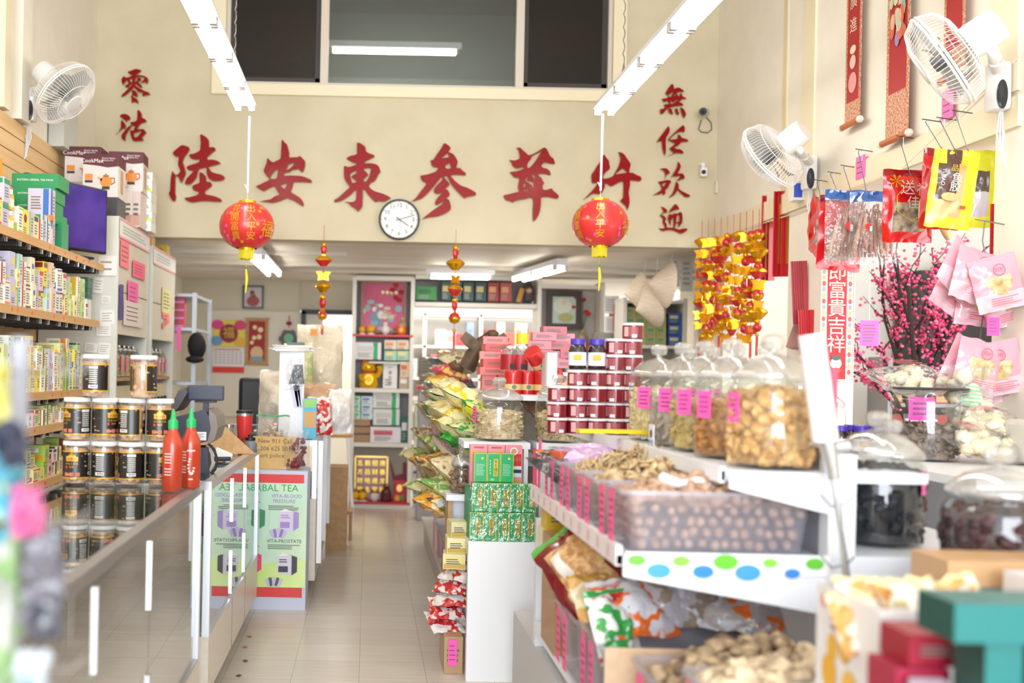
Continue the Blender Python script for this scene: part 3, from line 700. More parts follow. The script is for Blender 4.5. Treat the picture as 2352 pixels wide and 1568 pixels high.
flat_box('gift_carton', 'green carton standing upright under the flat green stack', 'box', (-1.69, 5.58, 2.007), .05, .12, .15, '1B8E55', 0)
flat_box('gift_carton', 'plain white and green carton propping the green stack on the top shelf', 'box', (-1.83, 5.56, 2.007), .16, .16, .132, 'DDE6D2', 0)
t = thing('tablet_jar', 'clear jar with an orange lid on the top medicine shelf, before the green cartons', 'jar', (-1.70, 5.36, 2.007))
MB().lathe([(.036, 0), (.038, .005), (.038, .12), (.034, .13)], thin('clear_pet', 'F4F4F4', 1.45, .05, .05, .15), 20).build('jar_body', t, 40)
MB().lathe([(.036, .002), (.036, .09)], mat('F0D8D8', .6), 18).build('filling', t, 40)
MB().lathe([(.038, .13), (.038, .155), (.034, .158)], mat('EE7A22', .4), 20).build('lid', t, 40)
flat_box('gift_carton', 'orange upright carton topmost at the near end of the medicine wall', 'box', (-1.93, 5.25, 2.27), .05, .05, .17, 'E29A1C', 0)
for k, (y, z) in enumerate(((5.25, 2.007), (5.25, 2.14))):
    flat_box('gift_carton', ('lower', 'upper')[k]+' yellow carton of the pile under the orange upright carton', 'box', (-1.92, y, z), .12, .14, .128, 'E8C23A', 0, None, None, 'B8902A')
for k in range(6):
    flat_box('gift_carton', f'dark green flat packet stacked at the far end of second shelf, {ORD[k]} from bottom', 'box', (-1.72, 6.08, 1.78+k*.021), .12, .1, .02, '1F5A42', RN.uniform(-.06, .06), 'dark green packets', None, None)
flat_box('gift_carton', 'pale carton under the dark green packets on the second shelf', 'box', (-1.72, 6.08, 1.656), .11, .1, .123, 'E6E8DC', 0)
# television
p = at(190, 492, 5.98)
t = thing('television', 'flat black television with a purple screen at the end of the top shelf', 'television', (-1.765, 5.93, 2.007), math.radians(60))
MB().rbox((0, 0, .245), (.62, .035, .39), BLACK, .008).build('case', t); tv = t.children[0]
MB().rect(.597, .362, nmat('purple_screen', '2A1A6E', '5A3CA0', 4, .12, lo=.3, hi=.75), FRONT(0, -.0182, .246)).build('screen', tv)
MB().rbox((0, 0, .008), (.3, .16, .014), BLACK, .005).box((0, .01, .035), (.06, .03, .05), BLACK).build('stand', t)
# kettle boxes
BURG = mat('5A2028', .45); POT = mat('E08A3A', .4); POTD = mat('B8622A', .45)
def kettle_box(label, x, y, z, w, d, h, rz=0):
    t = thing('kettle_box', label, 'box', (x, y, z), rz, 'boxed herbal medicine kettles')
    kc = MB().box((0, 0, h/2), (w, d, h), mat('DCD4D0', .45)).build('carton', t)
    mb = MB(); F = FRONT(0, -d/2-.0008, 0)
    mb.add([(-w/2, h*.76, 0), (-w*.1, h*.73, 0), (w*.2, h*.69, 0), (w/2, h*.72, 0), (w/2, h, 0), (-w/2, h, 0)], [(0, 1, 2, 3, 4, 5)], BURG, F)
    S = T(w/2+.0008, 0, 0) @ RZ(PI/2) @ RX(PI/2); mb.rect(d, h*.27, BURG, S, 0, h*.865)
    G = FRONT(0, -d/2-.0014, 0)
    mb.text('CookMax', w*.16, mat('F4EEEA', .5), G, -w*.24, h*.84); mb.text('Electric Herbal', w*.062, mat('F4EEEA', .5), G, w*.22, h*.905); mb.text('Medicine Pot', w*.062, mat('F4EEEA', .5), G, w*.19, h*.855)
    mb.lines(w*.55, h*.1, mat('9A908C'), G, 3, -w*.12, h*.08)
    mb.rect(w*.22, h*.13, POT, G, -w*.33, h*.47); mb.rect(w*.22, h*.06, mat('3A2A2C'), G, -w*.33, h*.36)
    mb.rect(w*.3, h*.55, mat('C79A6A', .5), T(w/2+.0012, 0, 0) @ RZ(PI/2) @ RX(PI/2), 0, h*.4)
    mb.build('printed_panel', kc)
    mb = MB(); K = G @ T(w*.16, h*.36, .0006)
    mb.disc(w*.17, POT, K, 0, 0, 24, .9); mb.rect(w*.22, h*.07, mat('38302E', .5), K, 0, -w*.18); mb.disc(w*.09, POTD, K @ T(0, 0, .0003), 0, w*.155, 16, .45); mb.rect(w*.04, h*.05, POTD, K, 0, w*.2)
    mb.add([(-w*.13, .0, 0), (-w*.26, w*.12, 0), (-w*.22, w*.13, 0), (-w*.1, w*.08, 0)], [(0, 1, 2, 3)], POT, K)
    mb.tube([(w*.13, w*.1, 0), (w*.24, w*.1, 0), (w*.25, -w*.02, 0), (w*.15, -w*.08, 0)], .004, POTD, 5, K)
    mb.build('kettle_picture', kc)
# tall grey units along the left wall
GREYW = nmat('pale_grey_cabinet', 'D2D2C6', 'DCDCD2', 4, .55); NOTE = mat('EFECE6', .7)
def unit(label, x0, x1, y0, y1, ztop, sign):
    t = thing('tall_cabinet', label, 'cabinet', ((x0+x1)/2, (y0+y1)/2, 0)); X, Y = (x1-x0), (y1-y0)
    MB().box((0, -Y/2+.012, ztop/2), (X, .024, ztop), GREYW).build('end_panel', t)
    MB().box((0, Y/2-.012, ztop/2), (X, .024, ztop), GREYW).build('end_panel', t)
    MB().box((-X/2+.01, 0, ztop/2), (.02, Y-.048, ztop), GREYW).build('back_panel', t)
    MB().box((0, 0, ztop-.012), (X, Y-.048, .024), GREYW).build('top_panel', t)
    for z in (.08, .62, 1.02, 1.30): MB().box((.005, 0, z), (X-.06, Y-.05, .024), mat('B08A5C', .6)).build('shelf', t)
    MB().box((X/2-.012, 0, 2.02), (.02, Y-.05, ztop-2.02 if False else .34), mat('D8D0BC', .6)).build('upper_door', t)
    MB().box((X/2-.012, 0, 1.72), (.02, Y-.05, .27), mat('DED6C2', .6)).build('lower_door', t)
    mb = MB(AISLE(X/2+.004, 0, 0)); zz = ztop-.07
    mb.rect(Y, .115, mat('EAE8E2', .5), T(0, 0, 0), 0, zz); mb.rect(Y, .014, mat('E89AA0'), T(0, 0, .0008), 0, zz+.055); mb.rect(Y, .014, mat('E89AA0'), T(0, 0, .0008), 0, zz-.055); mb.lines(Y*.8, .06, mat('B8B8B4'), T(0, 0, .0008), 3, 0, zz)
    mb.build('sign_band', t)
    return t
U1 = unit('tall pale grey cabinet with pink notes, at the far end of the medicine wall', XL+.04, -1.57, 6.38, 7.26, 2.32, 1)
U2 = unit('second tall pale grey cabinet with a yellow note, farther along the left wall', XL+.01, -1.57, 7.40, 8.25, 2.26, 1)
NZ = [0]
def note(label, M, w, h, col, n=4, name='paper_note'):
    NZ[0] = (NZ[0]+1) % 5; mb = MB(M @ T(0, 0, .0012*NZ[0])); mb.box((0, 0, .0008), (w, h, .0016), mat(col, .7)); mb.lines(w*.75, h*.7, mat('8A5A74' if col != 'EFECE6' else '9A948C', .7), T(0, 0, .0022), n, 0, 0, .25)
    return single(mb, name, label, 'note')
for i, (px, py, w, h, c, L) in enumerate(((284, 584, .12, .17, 'F7828C', 'salmon pink note, highest on the first grey cabinet'), (317, 621, .19, .11, 'FF6E8E', 'wide rose pink note on the first grey cabinet'), (304, 677, .15, .17, 'FF6CB0', 'bright pink note, lowest on the first grey cabinet'), (305, 722, .28, .16, 'E8DED4', 'large blank cream sheet below the pink notes'))):
    d = -1.565*LENS/(px-845-3); q = at(px, py, d); note(L, AISLE(-1.565, q.y, q.z), w*1.9, h, c)
q = at(392, 692, 7.9); note('pale yellow note on the second grey cabinet', AISLE(-1.565, q.y, q.z), .34, .19, 'E8E49A', 5)
for k, (px, py) in enumerate(((385, 726), (384, 742))):
    q = at(px, py, 7.88); note(('upper', 'lower')[k]+' orange and pink strip below the yellow note', AISLE(-1.565, q.y, q.z) @ RZ(k*.25), .26, .045, 'FF8A86', 1)
WN = [(247, 610, .115, .125, 'white note with handwriting, highest on the end of the first grey cabinet'), (226, 655, .06, .1, 'small clear sleeve with a slip on the grey cabinet end'), (243, 688, .055, .05, 'small square white slip on the grey cabinet end'), (246, 728, .09, .09, 'crooked white note midway down the grey cabinet end'), (238, 758, .09, .075, 'white note below the crooked one'), (210, 798, .08, .06, 'white note with blue writing low on the grey cabinet end'), (240, 800, .075, .07, 'plain white note lowest on the grey cabinet end')]
for i, (px, py, w, h, L) in enumerate(WN):
    q = at(px, py, 6.376); M = FRONT(q.x, 6.378, q.z) @ RZ(RN.uniform(-.12, .12) if i else 0)
    note(L, M, w, h, 'EFECE6', 4 if i else 2)
    if i == 0:
        mb = MB(FRONT(q.x, 6.3755, q.z)); mb.text('Benadar', .024, INK, T(), 0, .04); mb.text('(304)500', .02, INK, T(), 0, -.012); mb.text('DEX 50 XD', .02, INK, T(), 0, -.035)
        mb.rect(w, .018, mat('E8A03A'), T(), 0, -.054); single(mb, 'handwriting', 'handwritten words on the topmost white note', 'writing')
q = at(268, 692, 6.37); single(MB().box((-1.558, 6.43, q.z), (.012, .06, .22), mat('4E3A7A', .6)), 'purple_strip', 'tall dark purple strip at the corner of the first grey cabinet', 'strip')
# things on top of the grey units
zt = 2.321
flat_box('speaker_box', 'dark grey speaker box on the first grey cabinet, beside the television', 'box', (-1.69, 6.56, zt), .18, .22, .125, '3C3E44')
kettle_box('boxed kettle in front, lowest, standing on the dark grey speaker box', -1.71, 6.55, zt+.127, .222, .2, .27)
kettle_box('boxed kettle at the upper left, behind the television', -1.90, 6.82, zt+.235, .235, .2, .265)
flat_box('gift_carton', 'plain brown carton under the upper left boxed kettle', 'box', (-1.90, 6.82, zt), .22, .2, .234, 'C0A07E')
kettle_box('boxed kettle at the right, on the stack of pale cartons', -1.66, 6.98, zt+.24, .23, .2, .265, .05)
for k in range(4):
    flat_box('gift_carton', f'pale pink upright carton under the right boxed kettle, {ORD[k]} from the left', 'box', (-1.75+k*.057, 6.98, zt), .056, .2, .239, ('E4D4CE', 'DCC2BA', 'E8DCD2', 'D8C6BE')[k], 0, 'pale pink upright cartons', None, 'C89A8C')
for r in range(6):
    for c in range(2):
        k = r*2+c
        flat_box('gift_carton', f'white and lime carton of the cabinet-top tower, {("left", "right")[c]} column, {ORD[r]} from the bottom', 'box', (-1.63+c*.075, 7.15, zt+r*.068), .073, .16, .066, 'F0F0EA', RN.uniform(-.06, .06), 'white and lime cartons', None, ('C8D84A', 'E8EAE0')[k % 3 != 0])
flat_box('gift_carton', 'small tan tin on the second grey cabinet', 'tin', (-1.66, 7.5, 2.262), .14, .12, .07, 'C89A5E')
flat_box('gift_carton', 'yellow bundle on the far end of the second grey cabinet', 'box', (-1.64, 8.0, 2.262), .12, .12, .07, 'D8B020')
# jars with pink labels in the units
def small_jar(label, x, y, z, col, group, r=.055, h=.19):
    t = thing('storage_jar', label, 'jar', (x, y, z), 0, group)
    MB().lathe([(r*.96, 0), (r, .006), (r, h*.8), (r*.75, h*.9), (r*.75, h*.93)], CASE_GLASS, 18).build('jar_body', t, 40)
    MB().lathe([(r*.93, .006), (r*.93, h*.72), (r*.5, h*.77)], nmat('dried_'+col, col, 'D8C89A', 60, .8, .6), 16).build('filling', t, 40)
    MB().lathe([(r*.8, h*.93), (r*.8, h*1.0), (r*.3, h*1.04), (r*.25, h*1.1)], CHROME, 16).build('lid', t, 40)
    MB().rect(.035, h*.55, PINK, AISLE(r+.002, 0, h*.45)).build('price_tag', t); return t
for k in range(6): small_jar(f'dried herb jar with pink tag in first grey cabinet, {ORD[k]} from near end', -1.65, 6.48+k*.135, 1.312, ('B89A60', '8A4A30', 'C0A468', 'B89A60', 'C8B080', '9A7A4A')[k], 'herb jars in the first grey cabinet')
for k in range(5): small_jar(f'glass jar with pink tag in second grey cabinet, {ORD[k]} from near end', -1.65, 7.5+k*.14, 1.312, ('C8B49A', 'D8C8B0', 'B8A080', 'E0D0C0', 'C0A888')[k], 'herb jars in the second grey cabinet')
for g, (y0, n) in enumerate(((6.44, 6), (7.46, 6))):
    for k in range(n):
        U = (U1, U2)[g]; t = MB().box((-1.72, y0+.06+k*.125, 1.145), (.2, .118, .22), mat('D8CCA8', .6)).build('drawer', U, None, True)
        q = MTX[U.name].inverted() @ Vector((-1.61, y0+.06+k*.125, 1.145)); MB().ball(q, .014, BLACK, 8).build('knob', t)
# rack with a black cap behind the second unit
t = thing('metal_rack', 'grey metal rack past the second grey cabinet', 'rack', (-1.62, 8.85, 0))
for sx in (-.18, .18):
    for sy in (-.4, .4): MB().box((sx, sy, 1.0), (.035, .035, 2.0), mat('A8ACB2', .4, .5)).build('post', t)
for z in (.3, .8, 1.25, 1.7, 1.98): MB().box((0, 0, z), (.36, .8, .025), mat('B4B8BE', .4, .4)).build('shelf', t)
q = at(452, 800, 8.40)
t = thing('baseball_cap', 'black cap hanging on the grey metal rack', 'cap', q)
MB(RX(.2)).ball((0, 0, .02), .11, mat('101012', .8), 16, (.7, .6, 1.05)).build('crown', t, 60)
MB().ball((-.01, -.03, -.09), .09, mat('101012', .8), 14, (.85, .8, .35)).build('brim', t, 60)
for k in range(8):
    c, s = k % 2, k//2
    flat_box('gift_carton', f'red and gold carton on the grey rack, {("left", "right")[c]} stack, {ORD[s]} from the bottom', 'box', (-1.71+c*.12, 8.55, 1.714+s*.066), .11, .1, .064, ('B8302C', 'C03A52')[c], 0, 'red and gold cartons on the grey rack', None, ('C8A030', 'E080B0')[c])
for k in range(2):
    single(MB().box((-1.615+k*.05, 8.435, 1.62), (.03, .004, .2), PINK), 'price_strip', ('left', 'right')[k]+' tall pink price strip hanging by the black cap', 'price tag')
# ------------------------------------------------------------------ glass counters on the left
PANEL = nmat('beige_laminate', 'D6CABC', 'DCD2C4', 40, .35)
TOEK = mat('5E5A54', .6)
def glass_case(label, x0, x1, y0, y1, top, base, seams, rz, frame, nearglass=True, M=None):
    cx, cy = (x0+x1)/2, (y0+y1)/2; X, Y = x1-x0, y1-y0
    t = thing('glass_counter', label, 'display counter', (cx, cy, 0), rz)
    mb = MB(); f = .034
    for sx in (-1, 1): mb.box((sx*(X/2-f/2), 0, top-f/2), (f, Y, f), frame)
    for sy in (-1, 1): mb.box((0, sy*(Y/2-f/2), top-f/2), (X-2*f, f, f), frame)
    for y in seams: mb.box((0, y-cy, top-.008), (X-2*f, .02, .012), frame)
    mb.build('top_frame', t)
    for sx in (-1, 1):
        for sy in (-1, 1): MB().box((sx*(X/2-.014), sy*(Y/2-.014), (top+base)/2-f/2), (.028, .028, top-base-f), mat('E8ECF4', .35, .3)).build('corner_post', t)
    MB().box((0, 0, top-.006), (X-2*f, Y-2*f, .008), TOP_GLASS).build('top_glass', t)
    ys = [y0+.03]+list(seams)+[y1-.03]
    for a, b in zip(ys, ys[1:]):
        MB().quad((X/2-.01, a-cy+.004, base+.005), (X/2-.01, b-cy-.004, base+.005), (X/2-.01, b-cy-.004, top-f), (X/2-.01, a-cy+.004, top-f), FRONT_GLASS).build('front_glass', t)
    for y in seams:
        for z in (base+.12, top-.16): MB().box((X/2-.008, y-cy, z), (.012, .02, .2), CHROME).build('glass_clip', t)
    if nearglass: MB().quad((-X/2+.03, -Y/2+.012, base), (X/2-.03, -Y/2+.012, base), (X/2-.03, -Y/2+.012, top-f), (-X/2+.03, -Y/2+.012, top-f), CASE_GLASS).build('end_glass', t)
    MB().box((-.06, 0, (top+base)/2), (X-.2, Y-.08, .006), CASE_GLASS).build('glass_shelf', t)
    MB().box((-X/2+.008, 0, (top+base)/2-.015), (.012, Y-.07, top-base-.05), mat('E6E0D4', .5)).build('sliding_door', t)
    MB().box((-.0, 0, base+.004), (X-.06, Y-.07, .006), mat('E2DACC', .5)).build('case_floor', t)
    mb = MB(); mb.box((0, 0, (base+.1)/2), (X, Y, base-.1), PANEL)
    for y in seams: mb.box((X/2+.0005, y-cy, (base+.1)/2), (.002, .006, base-.1), mat('8A8278'))
    mb.box((X/2-.012, 0, base+.003), (.024, Y-.06, .006), frame)
    mb.build('base_panel', t)
    MB().box((-.03, 0, .05), (X-.08, Y-.02, .1), TOEK).build('toe_kick', t)
    return t
CTOP = .94
C1 = glass_case('long near glass display counter with a grey metal top edge, jars on its far end', -1.14, -.607, .95, 3.93, CTOP, .27, (2.35, 2.98), math.radians(.8), STEEL)
C2 = glass_case('second glass display counter with a beige base, carrying the cash register', -1.16, -.605, 4.02, 5.80, CTOP, .33, (4.72, 5.22), 0, mat('D2D2D6', .3, .7))
# goods inside the second counter
for k, (y, z, h, c, L) in enumerate(((4.15, .334, .16, '22242A', 'black box'), (4.15, .64, .09, 'D8922E', 'amber box'), (4.33, .334, .2, '2A3038', 'dark box'), (4.34, .64, .12, 'C8A24A', 'gold box'), (4.6, .64, .1, '8A4A2A', 'brown box'))):
    flat_box('boxed_goods', f'{L} inside the second glass counter, {("low", "on the glass shelf")[z > .5]}, {("near", "near", "middle", "middle", "far")[k]} part', 'box', (-.78, y, z), .14, .12, h, c)

# ------------------------------------------------------------------ walnut jars
PET = thin('clear_pet_jar', 'FCFAF8', 1.5, .05, .03)
WALNUT = nmat('walnut_shell', 'B08A6A', 'DCBC9C', 22, .6, .5)
def walnut_jar():
    t = thing('walnut_jar', 'x', 'jar', (0, 0, 0))
    r, h = .0495, .162
    MB().lathe([(r*.93, 0), (r, .006), (r, .143), (r*.95, .149)], PET, 28).build('jar_body', t, 40)
    MB().lathe([(r*1.03, .147), (r*1.03, .16), (r*.98, h)], mat('E8E6E4', .45), 28).build('lid', t, 40)
    mb = MB(); mb.lathe([(r*.8, .006), (r*.8, .136)], WALNUT, 12)
    for k in range(44):
        a = RN.uniform(0, 2*PI); rr = r*.76; mb.ball((rr*math.cos(a), rr*math.sin(a), RN.uniform(.016, .13)), RN.uniform(.011, .0145), WALNUT, 8, (1, 1, .9), None, .06)
    o = mb.build('walnuts', t, 80); o['kind'] = 'stuff'
    BK = mat('16120F', .35, 0, .3); GD = mat('E6AA34', .35, .2); n = 30
    mb = MB()
    def band(z0, z1, a0, a1, m, rr):
        vs = []; k = max(2, int((a1-a0)/10))
        for i in range(k+1):
            a = math.radians(a0+(a1-a0)*i/k)-PI/2; vs += [(rr*math.cos(a), rr*math.sin(a), z0), (rr*math.cos(a), rr*math.sin(a), z1)]
        mb.add(vs, [(2*i, 2*i+2, 2*i+3, 2*i+1) for i in range(k)], m)
    band(.028, .122, -125, 165, BK, r+.0006); band(.024, .028, -125, 165, GD, r+.0008); band(.122, .126, -125, 165, GD, r+.0008)
    band(.024, .126, -128, -125, GD, r+.0008); band(.024, .126, 165, 168, GD, r+.0008)
    lw = mb.build('label_wrap', t, 60)
    mb = MB()
    def on(lon, z): return RZ(math.radians(lon)) @ T(0, -r-.0016, z) @ RX(PI/2)
    band(.088, .104, -26, 26, GD, r+.0014); 
    for i in range(9):
        a = -16+i*4; hh = .016*math.cos(math.radians((a)*5.0)); band(.104, .104+max(hh, .001), a-2, a+2, GD, r+.0014)
    for i, ch in enumerate('大核桃'): mb.text(ch, .013, BK, on(-14+i*14, .0955) @ T(0, 0, .0006))
    mb.text('手剥', .011, BK, on(0, .113) @ T(0, 0, .0006))
    for z, s, w in ((.078, .008, '原味大核桃'), (.066, .009, '休闲'),): 
        for i, ch in enumerate(w): mb.text(ch, s, GD, on((i-(len(w)-1)/2)*11, z))
    band(.062, .07, -27, -20, PRICE, r+.0014)
    for lon in (-24, 0, 26): band(.032, .046, lon-9, lon+9, mat('C8705A'), r+.0012)
    band(.036, .048, 74, 112, mat('F2F0EC'), r+.0014); band(.108, .118, 74, 112, mat('D8D4CC'), r+.0012)
    for i in range(7): band(.055+i*.0075, .0585+i*.0075, 76, 110, mat('CFCAC4'), r+.0012)
    for i in range(9): band(.039, .046, 79+i*3.4, 80.3+i*3.4+(i % 3)*.6, BLACK, r+.0018)
    mb.build('label_print', lw, 60)
    return t
JW = walnut_jar(); first = True
def jar_at(x, y, z, rot, label):
    global first
    M = T(x, y, z) @ RZ(math.radians(rot))
    if first:
        JW.location = M.to_translation(); JW.rotation_euler = M.to_euler(); JW['label'] = label; JW['group'] = 'stacked walnut jars'; first = False
    else: copy_tree(JW, M, label, 'stacked walnut jars')
rots = [(-5, -100, -80, 35), (-40, 50, -120, 10), (-92, 150)]
names = ['bottom', 'middle']
for tier in range(2):
    for k in range(4):
        jar_at(-1.092+k*.1035, 3.86+.01*(k % 2), CTOP+.001+tier*.163, rots[tier][k], f'walnut jar with a black label, {names[tier]} tier, {ORD[k]} from the left')
for k, x in enumerate((-1.024, -.845)): jar_at(x, 3.86, CTOP+.001+2*.163, rots[2][k], f'walnut jar standing alone on top of the stack, {("left", "right")[k]} one')

# ------------------------------------------------------------------ chilli sauce bottles
SAUCE = mat('B83A1C', .18, 0, .4); GREEN = mat('1FAE5E', .4)
def sauce(label, x, y, rot, w):
    t = thing('sauce_bottle', label, 'bottle', (x, y, CTOP+.001), rot, 'red chilli sauce bottles')
    MB().lathe([(.033, 0), (.0365, .006), (.0365, .155), (.034, .18), (.022, .205), (.016, .222), (.016, .228)], SAUCE, 24).build('bottle_body', t, 40)
    mb = MB(); mb.lathe([(.0185, .224), (.0185, .252), (.012, .256), (.010, .262), (.004, .292), (.002, .294)], GREEN, 18)
    mb.build('nozzle_cap', t, 40)
    mb = MB(); WT = mat('F6ECE6', .5)
    def on(lon, z): return RZ(math.radians(lon)) @ T(0, -.0374, z) @ RX(PI/2)
    for i in range(7): 
        for lon in (-30, -16, -2): mb.rect(.0085, .0026, WT, on(lon, .135-i*.0105-(i > 3)*.012))
    if w:
        for i in range(10):
            a = 2.2+i*.42; mb.rect(.008, .005, WT, on(35+math.cos(a)*16, .085+math.sin(a)*.03) @ RZ(a))
        for lon in (14, 26, 38, 50): mb.rect(.006, .005, WT, on(lon, .14))
        for lon in (26, 38): mb.rect(.008, .004, WT, on(lon, .035))
    mb.build('printed_marks', t); return t
sauce('red chilli sauce bottle with a green nozzle, nearer of the two beside the walnut jars', -.700, 3.70, 0, 0)
sauce('red chilli sauce bottle with a green nozzle, farther one behind its twin', -.652, 3.80, math.radians(-20), 1)

# ------------------------------------------------------------------ cash register and things around it
SLATE = mat('3C4050', .5); SLATE2 = mat('4A4A50', .5); TAUPE = mat('7E746C', .4)
d = 4.36
def poly(pts, d0, c): return [((at(x, y, d0)-c).x, (at(x, y, d0)-c).z) for x, y in pts]
c = at(455, 1096, d); c.z = CTOP+.001
t = thing('cash_register', 'dark slate cash register terminal with a pole display, on the second counter', 'cash register', c)
mb = MB(RX(PI/2)); mb.prism(poly([(440, 1028), (476, 1028), (478, 1090), (440, 1088)], d, c), -.16, SLATE); mb.build('stand', t)
MB().cyl((0, .05, 0), .02, .025, BLACK, 12).build('foot', t)
mb = MB(RX(PI/2)); mb.prism(poly([(398, 990), (400, 958), (470, 940), (480, 958), (484, 985), (476, 1014), (440, 1022), (412, 1012)], d, c), -.26, SLATE); hd = mb.build('head', t)
mb = MB(RX(PI/2)); mb.prism(poly([(480, 940), (496, 955), (500, 982), (492, 1010), (478, 1020), (476, 1014), (484, 985), (480, 958)], d, c), -.24, TAUPE); mb.build('side_cover', t)
q = at(455, 1001, d)-c; MB().rect(.07, .036, mat('E6E6E8'), FRONT(q.x, -.0008, q.z)).lines(.06, .024, mat('9A9AA0'), FRONT(q.x, -.0014, q.z), 4).build('sticker', hd)
q = at(473, 902, d+.08)-c; MB().rbox((q.x, .08, q.z), (.155, .05, .066), SLATE, .008).build('customer_display', t)
q2 = at(474, 943, d+.08)-c; MB().box((q.x, .085, (q2.z+q.z)/2-.02), (.022, .022, .075), SLATE).box((q.x, .085, q.z-.036), (.09, .04, .012), BLACK).build('display_pole', t)
mb = MB(RX(PI/2)); mb.prism(poly([(391, 934), (410, 897), (424, 891), (430, 902), (408, 938), (398, 946)], d, c), -.24, SLATE2); mb.build('operator_screen', t)
mb = MB(); q = [at(x, y, d+.03)-c for x, y in ((478, 1018), (492, 1032), (499, 1055), (494, 1078), (478, 1092), (464, 1096))]; mb.tube(q, .006, BLACK)
q = [at(x, y, d+.05)-c for x, y in ((476, 1022), (486, 1040), (489, 1065), (480, 1085), (466, 1094))]; mb.tube(q, .008, mat('C8C2B4', .6)); mb.build('cable', t)
c = at(515, 990, 5.0); c.z = CTOP+.001
single(MB(T(-.70, 4.9, CTOP+.002) @ RZ(.3)).rbox((0, 0, .03), (.09, .05, .05), WHITE, .012, T(0, 0, 0) @ RY(.4)).rbox((-.01, 0, .012), (.12, .06, .022), mat('2C3448', .5), .008), 'stapler', 'white and navy desk stapler on the second counter, before the cardboard sheet', 'stapler')
mb = MB(T(-.76, 5.28, CTOP+.002) @ RZ(.15)); mb.add([(-.15, 0, 0), (.19, .03, .0), (.01, .1, .155), (-.12, .09, .165)], [(0, 1, 2, 3)], CARD); mb.add([(-.15, .006, 0), (.19, .036, .0), (.01, .106, .155), (-.12, .096, .165)], [(3, 2, 1, 0)], CARD)
mb.add([(-.15, 0, 0), (.19, .03, 0), (.19, .036, 0), (-.15, .006, 0)], [(0, 1, 2, 3)], CARD)
single(mb, 'cardboard_sheet', 'slanting piece of brown cardboard leaning behind the stapler', 'cardboard')
single(MB(T(-.80, 4.75, CTOP+.001) @ RZ(.2)).box((0, 0, .0015), (.2, .26, .003), mat('EDEADE')).box((.02, .02, .0045), (.15, .2, .003), mat('C8B48A')), 'paper_pad', 'paper pad lying on the second counter, behind the register', 'paper')
t = thing('tumbler', 'red insulated tumbler with a black lid at the far end of the second counter', 'tumbler', (-.672, 5.62, CTOP+.001))
MB().lathe([(.032, 0), (.035, .01), (.044, .17), (.045, .185)], mat('CE3232', .35), 24).build('cup', t, 40)
MB().lathe([(.0452, .185), (.0452, .2)], CHROME, 24).build('steel_rim', t, 40)
MB().lathe([(.046, .2), (.047, .21), (.04, .216)], BLACK, 24).build('lid', t, 40)
t = thing('water_bottle', 'short grey water bottle with a black loop cap, before the red tumbler', 'bottle', (-.618, 5.45, CTOP+.001))
MB().lathe([(.035, 0), (.036, .012), (.036, .045), (.028, .06), (.022, .064)], mat('70747A', .4), 22).build('bottle_body', t, 40)
MB().lathe([(.026, .064), (.026, .078), (.013, .082), (.013, .094)], BLACK, 18).tube([(-.02, 0, .075), (-.045, 0, .07), (-.05, 0, .045), (-.03, -.01, .035), (-.01, -.02, .045), (-.008, -.02, .07)], .005, BLACK).build('loop_cap', t, 40)
t = thing('glass_jar', 'empty squat glass jar standing left of the red tumbler', 'jar', (-.755, 5.6, CTOP+.001))
MB().lathe([(.034, 0), (.036, .005), (.036, .09), (.026, .105), (.026, .125)], CASE_GLASS, 20).build('jar_body', t, 40)
MB().lathe([(.029, .122), (.029, .138), (.026, .14)], CHROME, 18).build('lid', t, 40)
# ------------------------------------------------------------------ third counter with the herbal tea poster
X0, X1, Y0 = -1.0, -.335, 5.90
BLUEW = mat('C6CCE0', .5)
t = thing('poster_counter', 'pale blue counter end with red bands and a green herbal tea poster', 'counter', ((X0+X1)/2, 6.05, 0))
MB().box((0, 0, .40), (X1-X0, .3, .80), BLUEW).build('body', t)
RB = mat('D8403E', .5); w = X1-X0
for z, h in ((.755, .05), (.10, .055)): MB().box((-.01, -.152, z), (w-.02, .004, h), RB).build('red_band', t)
mb = MB(); F = FRONT(0, -.1545, 0)
mb.rect(w-.006, .6, nmat('poster_green', 'B4DCC8', 'DCEEC0', 2.2, .4, coat=.4), F, 0, .43)
mb.add([(-w/2, .13, 0), (w/2-.003, .13, 0), (w/2-.003, .3, 0), (.1, .26, 0), (-.1, .3, 0), (-w/2, .22, 0)], [(0, 1, 2, 3, 4, 5)], nmat('poster_lime', 'B8E070', 'DCF0A0', 2.5, .4, coat=.4), F @ T(0, 0, .0006))
P = F @ T(0, 0, .0014); GT = mat('2FA04A'); LT = mat('9A7AC8'); DT = mat('3A3A40')
mb.text('NATURAL HERBAL TEA', .056, GT, P, -.01, .70)
mb.text('VITA-BLOOD', .03, LT, P, .215, .655); mb.text('PRESSURE', .03, LT, P, .2, .625)
mb.text('VITA-PROSTATE', .028, DT, P, .205, .395)
mb.text('VITA-SHAPE', .028, mat('2F8A5A'), P, -.02, .655); mb.text('ROYAL TEA', .028, mat('C03A6A'), P, -.03, .395)
for x, y in ((.205, .60), (.205, .375), (-.03, .63), (-.03, .375)): mb.lines(.19, .03, mat('6A7A6A'), P, 3, x, y-.012)
